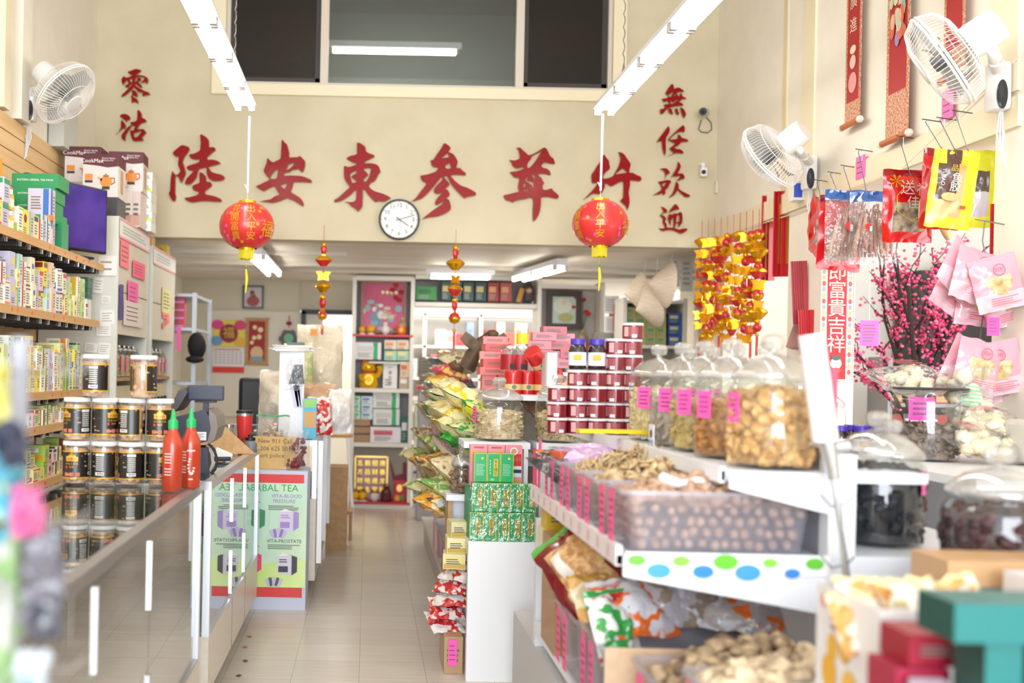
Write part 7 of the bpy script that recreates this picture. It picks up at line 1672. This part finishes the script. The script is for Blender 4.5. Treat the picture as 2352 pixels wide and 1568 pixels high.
# bottom tier, aisle side
tub('low tub of pale mushrooms at the very front of the gondola', .95, 2.12, .50, .22, .16, .60)
heap('pale_mushrooms', 'heap of pale wrinkled dried mushrooms, frontmost at the bottom of the picture', .95, 2.12, .48, .2, .61, .745, nmat('pale_mushroom', 'A08A70', 'ECD8B8', 26, .7, .6, hi=.6), 230, .026, (1, 1, .6), .16, 8, 'dried mushrooms', .5, True)
single(MB().box((.95, 2.12, .298), (.5, .24, .596), mat('D8D6DA', .6)), 'low_stand', 'white stand under the frontmost tub of pale mushrooms', 'stand')
ZB = .477
flat_box('open_carton', 'large brown carton under the tray shelf, behind the snack bags', 'box', (.84, 3.44, ZB), .44, .24, .37, 'A8825A')
single(MB(T(.84, 3.32, ZB+.37) @ RX(-.5)).box((0, -.03, 0), (.44, .06, .005), mat('A07850', .8)), 'carton_flap', 'open flap of the large brown carton', 'flap')
tub('tall clear tub of snack bags, farther along the bottom tier', .80, 3.12, .36, .34, .2, ZB, None, 2)
tub('clear tub of mushroom bags in the middle of the bottom tier', .84, 2.80, .42, .28, .2, ZB, None, 2)
tub('wide clear tub of dried mushrooms at the near end of the bottom tier', .92, 2.40, .50, .26, .22, ZB)
MUSH = nmat('dried_mushroom', '7A6450', 'D8BC98', 26, .7, .6, hi=.7)
heap('dried_mushrooms', 'heap of wrinkled tan dried mushrooms in the nearest tub', .92, 2.40, .48, .24, ZB+.02, ZB+.175, MUSH, 260, .027, (1, 1, .6), .16, 8, 'dried mushrooms', .75, True)
single(MB(RX(0)).rbox((.86, 2.575, ZB+.115), (.50, .008, .226), nmat('pale_cardboard', 'C8A888', 'D2B294', 30, .8), .003), 'cardboard_divider', 'pale cardboard divider standing behind the dried mushrooms', 'divider')
NUTS = nmat('mixed_nuts', 'A8703A', 'E0B880', 40, .4, .5)
def znut(u, v, f):
    if f and .2 < u < .95 and .08 < v < .8: return foil('E8E4DC') if abs(u-.34) < .1 and .2 < v < .75 else NUTS
    return foil('7A1416') if v < .93 else foil('4A9A3A')
lying_bag('maroon and clear bag of nuts tilted at the aisle side of the bottom tier', .72, 3.08, .70, .22, .30, .09, 0, .6, -.35, None, -.75, 'bag', 5, 'snack_bag', znut)
BB = [(.71, 2.96, .64, .15, .2, .07, ('C89848', 'D8A860', 'E8D8B0'), .7, .3, 0, 'golden nut bag in the tall tub, below the maroon one'), (.88, 3.04, .70, .10, .30, .05, ('C8A818', 'C02018', 'D8B828'), .3, .2, .7, 'yellow and red foil bag standing tilted in the middle'), (1.02, 3.0, .75, .34, .18, .06, ('0F7A34', '128A3C'), 1.0, -.1, .35, 'dark green bag lying across the back of the bottom tier'), (.93, 2.84, .69, .3, .26, .12, ('D8D8E4', 'B8B2B8', '9A8878', 'E0E2EC'), .9, .1, 0, 'silver foil bag of dried mushrooms in the middle'), (1.04, 2.78, .70, .24, .2, .1, ('DCDEEA', 'B8B0B0', 'E8702A'), 1.0, -.5, 0, 'silver and orange bag at the post side'), (.78, 2.78, .68, .22, .2, .09, ('E8E6EC', 'E8702A', 'D8D4DC'), .9, .4, 0, 'white and orange bag at the aisle side, near the divider'), (.70, 2.74, .62, .14, .2, .07, ('3A9A4A', 'E8E4E0', 'C8302A'), .5, .4, 0, 'green and red striped bag in the aisle corner'), (.86, 2.92, .69, .22, .18, .1, ('D0B898', 'A89080', 'C8BCB4'), 1.0, .6, 0, 'clear bag of brown mushrooms on top of the heap'), (.80, 3.16, .68, .18, .18, .08, ('C8D890', '8A6A50', 'D8D0A8'), .8, -.4, 0, 'pale green bag with dark spots behind the foil bag'), (1.05, 3.1, .76, .12, .16, .05, ('7A2A2A', 'C8A020'), .2, 0, 0, 'small maroon and gold bag standing by the back panel')]
for k, (x, y, z, w, h, tt, cols, rx, rz, ry, L) in enumerate(BB): lying_bag(L, x, y, z, w, h, tt, cols, rx, rz, None, ry, 'bag', 40+k, 'snack_bag')
flat_box('boxed_goods', 'cream box with a red top edge above the large brown carton', 'box', (.70, 3.66, ZB+.30), .14, .14, .06, 'E8DCC0', 0, None, None, 'C8202A')
flat_box('boxed_goods', 'yellow and black box standing on the cream red-edged box', 'box', (.69, 3.66, ZB+.361), .1, .12, .09, 'D8B020')
for k in range(3):
    q = at(1230+k*6, 1150, 3.7); single(MB(LEFTW(.634-.004*k, 3.74+.03*k, (1.06, .99, 1.02)[k]) @ RZ(.12*(k-1))).box((0, 0, 0), (.055, .18, .002), mat(('F06A9A', 'F8A8C0', 'E84A7A')[k], .6)), 'price_tag', f'pink paper tag on the far corner post of the gondola, {ORD[k]} from the near side', 'price tag')
# ------------------------------------------------------------------ low front table at the right: cartons, crates of teal and red boxes
TZ = .80
single(MB().box((1.14, 1.68, TZ-.02), (.62, .6, .04), NW).box((1.14, 1.68, TZ/2-.045), (.56, .5, TZ-.095), mat('C8C6CA', .6)), 'front_table', 'white table at the lower right front, under the teal boxes', 'table')
t = thing('snack_carton', 'open white carton printed with yellow cookies, at the lower right', 'box', (.99, 1.86, TZ+.001))
mb = MB(); W_ = mat('E8E4E6', .5)
for c_, d_ in (((0, -.12, .10), (.22, .005, .20)), ((0, .12, .10), (.22, .005, .20)), ((-.11, 0, .10), (.005, .24, .20)), ((.11, 0, .10), (.005, .24, .20)), ((0, 0, .003), (.22, .24, .006))): mb.box(c_, d_, W_)
mb.build('carton', t)
mb = MB(LEFTW(-.1135, 0, 0)); 
for x, y, r_, c in ((-.05, .09, .022, 'E0B040'), (.0, .10, .024, 'D8A030'), (-.06, .04, .03, 'E0A830'), (.02, .03, .03, 'E8B848'), (-.085, .17, .01, 'D84A5A')): mb.disc(r_, mat(c), T(0, 0, .0003*len(mb.f)), x, y, 12, 1.2)
mb.lines(.06, .06, mat('8A7A8A'), T(), 4, -.03, .15); mb.build('printed_cookies', t)
for k in range(9):
    lying_bag(f'yellow-edged bag of biscuits heaped in the white carton, {ORD[k]} from the left', .905+k*.03, 1.82+.04*(k % 3), TZ+.105+.03*(k % 2), .10, .11, .045, ('E8D8A0', 'F4EEE0', 'E0A860', 'F0E4C8'), .5+.2*(k % 3), RN.uniform(-.7, .7), 'bags of biscuits', RN.uniform(-.4, .4), 'bag', 60+k, 'biscuit_bag')
flat_box('open_carton', 'brown carton with an orange label, right of the biscuit bags', 'box', (1.30, 2.12, .881), .26, .14, .15, 'C8A074')
single(MB().rect(.06, .06, mat('F08A30', .5), FRONT(1.36, 2.0492, .955)).text('27', .035, mat('F8E8D8'), FRONT(1.36, 2.0486, .955)), 'orange_label', 'orange label on the brown carton at the right', 'label')
flat_box('boxed_goods', 'white box with a red dot on top of the stack at the right edge', 'box', (1.33, 1.93, .95), .16, .14, .075, 'EAE6EC')
flat_box('boxed_goods', 'dark red box under the white red-dotted box', 'box', (1.33, 1.93, .881), .15, .13, .068, '6A2A34')
single(MB().disc(.006, PRICE, FRONT(1.29, 1.859, .985)), 'price_dot', 'red price dot on the white box at the right edge', 'price tag')
TEAL = '12706E'
def teal_box(label, x, y, z, w, d, h, rz=0):
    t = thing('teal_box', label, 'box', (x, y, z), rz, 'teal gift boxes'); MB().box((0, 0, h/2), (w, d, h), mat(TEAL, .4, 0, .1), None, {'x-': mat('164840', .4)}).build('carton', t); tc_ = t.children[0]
    G = mat('5AAE90', .35); mb = MB(FRONT(0, -d/2-.0008, h/2)); s = min(w, h)
    for i in range(3): mb.rect(s*.05, s*.34, G, T(), -w*.1+(i-1)*s*.12, 0)
    for i in range(3): mb.rect(s*.3, s*.04, G, T(), -w*.1, (i-1)*s*.13)
    mb.lines(w*.28, h*.3, G, T(), 4, w*.14, 0, .25); mb.build('gold_print', tc_)
teal_box('long teal box lying across the top of the teal boxes', 1.005, 1.52, 1.015, .31, .10, .057)
teal_box('teal box standing upright at the left under the long teal box',   .935, 1.53, TZ, .055, .08, .214, 0)
teal_box('teal box standing behind the upright one', 1.04, 1.55, TZ+.082, .075, .07, .132)
teal_box('square teal box in front at the lower right corner', 1.05, 1.47, TZ, .11, .06, .15)
teal_box('teal box at the right edge under the long teal box', 1.125, 1.53, TZ, .06, .08, .214)
for k, (x, y, z, w, h, c, L) in enumerate(((.925, 1.66, .940, .125, .05, '98142C', 'crimson box with an orange dot, topmost of the red pile'), (.88, 1.65, .875, .085, .064, 'A01C3C', 'crimson box in the middle of the red pile'), (.88, 1.65, TZ, .10, .074, '8A142A', 'dark crimson box at the bottom of the red pile'))):
    flat_box('red_box', L, 'box', (x, y, z), w, .09, h, c, 0, None, None, None)
flat_box('boxed_goods', 'pale lilac box with a blue edge, before the red pile', 'box', (.875, 1.56, TZ), .05, .06, .13, 'D0C8DC', 0, None, None, '2A5AC0')
mb = MB()
for k in range(22): mb.tube([(  .945+RN.gauss(0, .006), 1.6+RN.gauss(0, .01), TZ+.001), (.947+RN.gauss(0, .008), 1.6, TZ+.1), (.95+RN.gauss(0, .009), 1.6, TZ+.135)], [.003, .005, .002], nmat('ginseng_roots', '6A4428', 'D89A58', 20, .5), 4)
single(mb, 'root_bundle', 'bundle of brown roots standing between the red and teal boxes', 'dried roots')
# ------------------------------------------------------------------ far gondola with its white end panel
t = thing('gondola_shelving', 'far gondola with a plain white end panel and heaped shelves behind', 'shelving', (.95, 6.3, 0))
def g2(nm, c, d, m=NW): return MB().box((c[0]-.95, c[1]-6.3, c[2]), d, m).build(nm, t)
g2('end_panel', (.618, 4.63, .315), (.30, .05, .63), mat('F4F5F8', .4))
g2('end_step', (.618, 4.80, .615), (.30, .3, .03)); g2('jar_step', (.63, 5.08, 1.04), (.32, .30, .03)); g2('jar_step_side', (.77, 5.06, .80), (.02, .26, .45))
for y in (5.3, 6.6, 8.3): g2('upright', (.95, y, .75), (.05, .05, 1.5))
g2('back_panel', (.95, 6.8, .75), (.012, 3.0, 1.45), mat('CFCDCC', .5)); g2('plinth', (.95, 6.6, .09), (.94, 3.4, .18), mat('BDB6AE', .6)); g2('base_shelf', (.95, 6.6, .195), (.98, 3.44, .03), mat('D8D2C8', .5))
for z in (.62, .93): 
    g2('side_shelf', (.70, 6.75, z), (.48, 3.1, .022)); g2('shelf_lip', (.455, 6.75, z+.004), (.014, 3.1, .04), mat('EDE6DA', .5))
g2('top_shelf', (.98, 6.4, 1.265), (.62, 2.6, .022)); g2('top_shelf', (1.15, 6.7, 1.39), (.5, 1.6, .02))
def syrup_box(label, x, y, z, side, w=.0575, h=.128):
    t = thing('syrup_box', label, 'medicine box', (x, y, z), 0, 'green syrup boxes')
    MB().box((0, 0, h/2), (w, .05, h), mat('1FA763', .3, 0, .4)).build('carton', t); sc_ = t.children[0]
    F = FRONT(0, -.0256, h/2); mb = MB(F); Y = mat('E8C83A', .4); L = mat('C8E8D0', .4)
    mb.rect(.0022, h, Y, T(), -w/2+.0011); mb.rect(.0022, h, Y, T(), w/2-.0011); mb.rect(w, .0022, Y, T(), 0, h/2-.0011)
    if side: mb.disc(.006, Y, T(), .008, h*.32, 8); mb.lines(w*.7, h*.42, L, T(), 8, 0, -h*.08, .25)
    else:
        mb.rect(w*.34, h*.6, Y, T(0, 0, .0003), w*.14, .0)
        for i, ch in enumerate('急支糖浆'): mb.text(ch, .0185, INK, T(0, 0, .0008), w*.14, .026-i*.0185)
        for i in range(5): mb.rect(.003, .009, L, T(), -w*.28, .03-i*.014)
        mb.lines(w*.4, .01, L, T(), 2, -w*.05, -h*.42)
    mb.build('printed_face', sc_)
    return t
ZE = .631
for r_ in range(2):
    for c in range(5):
        syrup_box(f'shrink-wrapped green syrup box on the white end panel, {("lower", "upper")[r_]} row, {ORD[c]} from the left', .504+c*.0585+(.007 if r_ else 0), 4.64+.02*r_, ZE+r_*.130, 0)
mb = MB()
for r_ in range(2):
    z = ZE+r_*.130; mb.quad((.474, 4.611+.02*r_, z), (.772, 4.611+.02*r_, z), (.772, 4.611+.02*r_, z+.128), (.474, 4.611+.02*r_, z+.128), thin('shrink_wrap', 'FFFFFF', 1.5, .08, .1, .03, bump=30))
single(mb, 'shrink_wrap', 'clear shrink wrap stretched over the two rows of green syrup boxes', 'film')
for c in range(3): syrup_box(f'unwrapped green syrup box in the top row, {("left", "middle", "right")[c]} of three', .524+c*.0605, 4.70, ZE+.261, c != 1, .059, .13)
def pink_box(label, x, y, z, face):
    w, h = .079, .19; t = thing('remedy_box', label, 'medicine box', (x, y, z), 0, 'pink remedy boxes'); MB().box((0, 0, h/2), (w, .06, h), mat('E8909A', .4)).build('carton', t)
    mb = MB(FRONT(0, -.0308, 0))
    if face: mb.rect(w*.9, .055, mat('D0202C'), T(), 0, .125); mb.disc(.018, mat('F0ECE4'), T(0, 0, .0005), 0, .165, 18); mb.disc(.013, mat('C89A7A'), T(0, 0, .001), 0, .165, 14); mb.text('川贝枇杷膏', .014, gold('F0D060'), T(0, 0, .0008), 0, .125); mb.rect(w*.9, .05, mat('E0E4EE'), T(), 0, .07); mb.rect(w*.9, .016, mat('2A2A34'), T(0, 0, .0006), 0, .072); mb.rect(w*.9, .02, mat('D8A040'), T(), 0, .02)
    else: mb.rect(w*.84, .05, mat('E0A838'), T(), 0, .14); mb.lines(w*.7, .035, mat('A8701A'), T(0, 0, .0006), 5, 0, .14, .3); mb.rect(w*.6, .008, mat('C84A5A'), T(), 0, .18)
    mb.build('printed_face', t)
for c in range(3): pink_box(f'pink remedy box behind the top green boxes, {("left, yellow panel", "middle, yellow panel", "right, red panel with a round portrait")[c]}', .524+c*.0815, 4.79, ZE+.261-.03, c == 2)
single(MB().box((.618, 4.80, ZE+.115), (.29, .17, .228), mat('3E8A5E', .5)), 'stacked_case', 'green case hidden behind the wrapped syrup boxes', 'box')
cookie_jar('large glass jar of pale flat seeds above the pink remedy boxes', .655, 5.08, 1.056, .125, .2, .155, 'C8AE86', 'EEDCB8', .013, 420, -1.35, (1, .5, .12), None, True, .08)
cookie_jar('glass jar of pale slices half hidden behind the large seed jar', .94, 5.05, 1.056, .11, .22, .15, 'B09A70', 'DCC8A0', .013, 140, None, (1, 1, .4))
single(MB().box((.94, 5.05, 1.04), (.24, .24, .03), NW).box((.94, 5.05, .62), (.2, .2, .81), mat('D8D8DA')), 'jar_stand', 'white stand under the half-hidden jar of slices', 'stand')
cookie_jar('small glass jar of dark round nuts left of the pink remedy boxes', .47, 5.02, .80, .055, .13, .11, '5A4638', '8A7058', .014, 50, None, (1, 1, 1), None, True)
single(MB().box((.455, 5.02, .785), (.13, .2, .028), NW).box((.41, 5.02, .49), (.02, .18, .57), CARD).box((.46, 5.02, .494), (.08, .03, .56), NW), 'jar_stand', 'narrow white stand holding the small jar of dark nuts', 'stand')
# beside the end panel, on the aisle floor
flat_box('open_carton', 'brown carton on the aisle floor with a pink note, beside the white end panel', 'box', (.42, 4.86, .001), .085, .3, .17, 'B8946A')
note('pink price note on the brown carton by the white end panel', FRONT(.415, 4.708, .10), .04, .12, 'FF62B8', 4, 'price_tag')
for k in range(5): lying_bag(f'white and red bag of crackers piled beside the end panel, {ORD[k]} from the bottom', .41-.01*(k % 2), 4.80, .165+k*.062, .16, .16, .06, ('EDE6E2', 'E8E0DC', 'C8282A', 'E4D2CC'), 1.1, .3-.25*k, 'white and red cracker bags', 0, 'bag', 80+k, 'cracker_bag')
for k in range(3): flat_box('soup_box', f'cream and gold soup box beside the end panel, {("lowest", "middle", "topmost")[k]} of three', 'box', (.425+.006*k, 4.82, .472+k*.074), .105-.012*k, .12, .072, ('E8D890', 'EFE2A8', 'E8DCA8')[k], .1*k-.1, 'cream and gold soup boxes', None, 'C8A848')
# heaps of bags along the aisle side and on the shelves
HC = [('E8C020', 'E8E0B0', 'F0E4A0'), ('E8E0A8', 'D8D098', 'C8B878'), ('D8D4A0', 'E0DCB8', '7A9A4A'), ('E8B020', 'F0D860', 'E8E0C0'), ('C8C0B0', 'E0DCD0', '8A8078')]
HN = ('yellow and cream', 'pale straw', 'straw and green', 'golden yellow', 'grey and white')
def pile(shelf, L, y0, y1, x0, z0, n, cols, names, s=1.0, dz=.05):
    for k in range(n):
        y = y0+(y1-y0)*(k % max(1, n//3))/max(1, n//3-1); lay = k//max(1, n//3); c = k % len(cols)
        lying_bag(f'{names[c]} bag, far gondola {L}, {("bottom", "middle", "upper", "top")[lay % 4]} layer, {ORD[k % max(1, n//3)]} from near end', x0+RN.uniform(-.02, .03)+.02*lay, y+RN.uniform(-.04, .04), z0+lay*dz, .22*s, .27*s, .11*s, cols[c], 1.15+RN.uniform(-.25, .2), 1.2+RN.uniform(-.5, .5), f'bags on the far gondola {L}', RN.uniform(-.2, .2), 'bag', 100+k+int(z0*100))
GR = [('1E9A2E', '2AB03A', '1E8A2A'), ('E8E020', '2AA03A', 'E0D828'), ('3AA84A', 'D8D8A0', '1E9A2E')]; GN = ('bright green', 'yellow and green', 'green and straw')
pile(0, 'upper tray', 5.5, 7.6, .60, 1.02, 15, HC, HN, 1.05, .085)
pile(0, 'tray corner', 5.35, 5.6, .62, 1.0, 6, GR, GN, .9, .05)
pile(0, 'lower shelf', 5.3, 7.6, .52, .645, 12, [('E8A820', 'D89020', 'F0D8A0'), ('E0D8A0', '6A9A4A', 'C8C088'), ('8A6A4A', 'D8C8A0', 'A88A5A')], ('orange and clear', 'pale green', 'brown'), 1.05, .08)
pile(0, 'top', 7.3, 8.2, .72, 1.28, 6, [('4A4A50', '6A6A70', '2A2A30'), ('A89878', 'D8CCA8', '7A6A50'), ('E8D060', 'D84060', 'E8E0C0')], ('dark grey', 'brown and clear', 'yellow and pink'), 1.1, .06)
lying_bag('purple and silver bag at the front of the lower side shelf', .52, 5.25, .645, .2, .2, .08, ('5A2A8A', 'B8B4C0', '3A7A4A'), 1.1, 1.0, None, 0, 'bag', 140)
lying_bag('clear bag of brown beans draped over the edge by the red tins', .95, 5.25, 1.16, .18, .2, .09, ('A87A5A', 'C0927A', '9A6A50'), 1.1, .5, None, 0, 'bag', 141)
lying_bag('second clear bag of brown beans beside the first', 1.14, 5.2, 1.19, .2, .2, .08, ('A88068', 'B8907A'), 1.1, -.4, None, 0, 'bag', 142)
tub('clear tub of yellow packets under the green bags', .60, 5.44, .27, .2, .11, .943, thin('clear_tub', 'F4F6F4', 1.45, .06, .05, .12), 1)
single(MB().box((.6, 5.44, .99), (.22, .15, .08), mat('D8D860', .5)), 'yellow_packets', 'yellow packets inside the clear tub under the green bags', 'packet')
for k in range(4): tub(f'milky tub with pink tags, far gondola base shelf, {ORD[k]} from near end', .62, 5.35+k*.42, .32, .34, .22, .212, None, 2)
for k in range(5): tub(f'milky tub with pink tags, far gondola upper shelf, {ORD[k]} from near end', .60, 5.75+k*.4, .28, .34, .10, .943, None, 2)
# red tins, jars and pink boxes on top
def red_tin(label, M, r=.047, h=.128):
    t = thing('tea_tin', label, 'tin', M=M, group='red tea tins'); R1, CR = mat('C41E20', .25, 0, .4), mat('E2C48A', .4)
    MB().lathe([(r, 0), (r, h*.16), (r, h*.17), (r, h*.42), (r, h*.43), (r, h*.8)], [R1, R1, CR, R1, R1], 24).build('tin_body', t, 40)
    MB().lathe([(r*1.02, h*.8), (r*1.02, h*.96), (r*.95, h), (r*.6, h*1.01)], R1, 24).build('lid', t, 40)
    MB(FRONT(0, -r-.001, h*.3)).disc(.013, mat('6A7A78'), T(), 0, 0, 10).build('picture_seal', t)
for k, px in enumerate((1178, 1213, 1246, 1270)): q = at(px, 905, 5.6); red_tin(f'red tin with a cream band on the far gondola top, {ORD[k]} of the standing four', T(q.x, 5.6+.03*(k % 2), 1.277))
red_tin('red tin tipped over, on top of the standing tins', T(at(1245, 852, 5.62).x, 5.62, 1.425) @ RY(-.7) @ RX(.5)); red_tin('red tin leaning at the right end of the red tins', T(at(1288, 890, 5.6).x, 5.6, 1.285) @ RY(-.35))
for k, (px, c) in enumerate(((1170, 'A81C28'), (1195, 'B02030'))):
    q = at(px, 855, 6.1); t = thing('preserve_jar', ('left', 'right')[k]+' glass jar with a red label behind the red tins', 'jar', (q.x, 6.1, 1.401))
    MB().lathe([(.052, 0), (.054, .005), (.054, .13), (.05, .135)], thin('clear_pet', 'F4F4F4', 1.45, .05, .05, .15), 20).build('jar_body', t, 40); MB().lathe([(.0545, .01), (.0545, .1)], mat(c, .35), 20, cap=False).rect(.03, .03, mat('2A2A2A'), FRONT(.01, -.0555, .03)).build('label_wrap', t, 40); MB().lathe([(.052, .135), (.052, .15)], CHROME, 18).build('lid', t, 40)
q = at(1199, 812, 6.1); t = thing('preserve_jar', 'clear jar with a yellow label standing on the red-labelled jars', 'jar', (q.x, 6.1, 1.553))
MB().lathe([(.036, 0), (.036, .1)], thin('clear_pet', 'F4F4F4', 1.45, .05, .05, .15), 18).build('jar_body', t, 40); MB().lathe([(.0365, .012), (.0365, .075)], mat('E8D020', .4), 18, cap=False).build('label_wrap', t, 40)
PB = [(1228, 815, 0), (1262, 818, 0), (1300, 815, 0), (1226, 795, 0), (1265, 795, 1), (1305, 797, 0), (1238, 775, 0), (1282, 778, 0), (1262, 762, 0), (1290, 838, 1), (1255, 838, 0)]
for k, (px, py, e) in enumerate(sorted(PB, key=lambda a: -a[1])):
    q = at(px+10, py, 6.35); flat_box('gift_box', f'dusty pink gift box in the pile by the red tins, {ORD[k]} from bottom', 'box', (q.x, 6.35+.02*(k % 3), q.z-.02), .145, .12, .052, ('C8707E', 'B86874', 'D07C86')[k % 3], RN.uniform(-.1, .1), 'dusty pink gift boxes')
CB = [(1135, 850, 0), (1140, 832, 0), (1133, 814, 1), (1140, 796, 0), (1137, 780, 0)]
for k, (px, py, e) in enumerate(CB): q = at(px, py, 6.5); flat_box('gift_box', f'glossy coral box in the stack behind the bags, {ORD[k]} from the bottom', 'box', (q.x, 6.5, q.z-.03), .20-.012*k, .16, .048, ('E87470', 'E05A58')[k % 2], RN.uniform(-.12, .12), 'glossy coral boxes')
for k in range(2): q = at((1122, 1158)[k], 855, 6.5); flat_box('gift_box', ('left', 'right')[k]+' upright coral box under the glossy stack', 'box', (q.x, 6.5, 1.277), .09, .12, max(.04, at(1135, 850, 6.5).z-.031-1.277), 'E0807A')
flat_box('gift_box', 'plain red box beside the yellow-labelled jar', 'box', (at(1228, 815, 6.2).x, 6.2, 1.401), .06, .1, .14, 'D03A30')
# carved eagle
q = at(1105, 830, 7.0); t = thing('eagle_carving', 'dark carved eagle with spread wings standing above the heaped bags', 'carving', (q.x+.02, 7.0, 1.411)); EG = nmat('carved_wood', '3A2818', '6A5030', 12, .5, .5)
z = at(1105, 770, 7).z-1.411
MB().tube([(-.12, 0, 0), (-.08, 0, z*.4), (-.02, 0, z*.75), (.03, -.02, z)], [.06, .055, .05, .03], EG, 10).ball((.05, -.03, z+.01), .03, EG, 10, (1.5, 1, 1)).build('body', t, 60)
for s_, L in ((-1, 'left'), (1, 'right')):
    mb = MB(FRONT(0, .02*s_, z*.8)); mb.prism([(0, -.05), (s_*.06, .02), (s_*.13, .07), (s_*.17, .02), (s_*.13, -.03), (s_*.08, -.06), (s_*.03, -.09)], .03, EG); mb.build('wing', t)
MB().tube([(-.14, 0, .0), (-.2, 0, -.005+.02), (-.22, 0, .05)], .03, EG, 8).build('tail', t)
# ------------------------------------------------------------------ blurred rack of packets at the left front
t = thing('wire_rack', 'grey wire rack of hanging packets at the extreme left front', 'rack', (-.415, 1.22, 0))
MB().cyl((0, 0, 0), .16, .02, mat('8A8A92', .4), 20).build('base', t, 40); MB().tube([(0, 0, .02), (0, 0, 1.42)], .012, mat('9A9AA2', .4), 8).build('pole', t)
for z in (1.38, 1.2, 1.02):
    for k in range(3): MB().tube([(0, 0, z), (.07*math.cos(k*1.0-1.6), .07*math.sin(k*1.0-1.6), z), (.085*math.cos(k*1.0-1.6), .085*math.sin(k*1.0-1.6), z+.012)], .0025, STEEL, 5).build('hook_arm', t)
LP = [(-.402, 1.13, 1.22, .035, .17, ('B8B050', '4A9AB0', '9AB070'), 'tall yellow and sky blue packet, highest on the left front rack'), (-.405, 1.16, 1.0, .045, .2, ('4A98A8', '88A870', 'B0B0A8'), 'pale turquoise packet down the left front rack'), (-.378, 1.10, 1.285, .022, .035, ('2A3048', '2A3048'), 'small navy tag on the left front rack'), (-.368, 1.12, 1.205, .028, .05, ('E06AA0', 'D87AA8'), 'bright pink tag midway on the left front rack'), (-.362, 1.16, 1.08, .045, .12, ('4A4A54', '5A5660'), 'dark grey pouch on the left front rack'), (-.362, 1.13, 1.0, .03, .07, ('B0B8C0', '4A8894'), 'pale blue packet below the dark pouch'), (-.37, 1.14, .93, .05, .1, ('B0B0B4', '9A9AA0'), 'grey cloudy packet low on the left front rack'), (-.365, 1.14, .84, .06, .13, ('C85068', 'B87888', 'B03A50'), 'rose red packet lowest on the left front rack'), (-.40, 1.12, .78, .05, .16, ('8A3A48', 'B0B0B8', '984A58'), 'maroon and white packet at the bottom left front'), (-.345, 1.12, .82, .04, .05, ('D85A88', 'C878A8'), 'bright pink packet in the bottom left front')]
for k, (x, y, z, w, h, cols, L) in enumerate(LP): lying_bag(L, x, y, z, w, h, .02, cols, 0, RN.uniform(-.3, .3), None, RN.uniform(-.15, .1), 'packet', 160+k, 'hanging_packet')
# floor litter seen by the counter
for k, (px, py) in enumerate(((548, 1553), (563, 1487), (563, 1519), (572, 1463))):
    q = at(px, py, 4.0); s_ = EYE/(EYE-q.z); single(MB(T(q.x*s_, 4.0*s_, .001)).ball((0, 0, .004), .011, mat(('6A4A30', 'A87A3A')[k % 2], .8), 6, (1.2, .8, .35), None, .3), 'dried_scrap', f'brown scrap on the floor by the glass counter, {ORD[k]} from the front', 'litter') if k < 4 else None
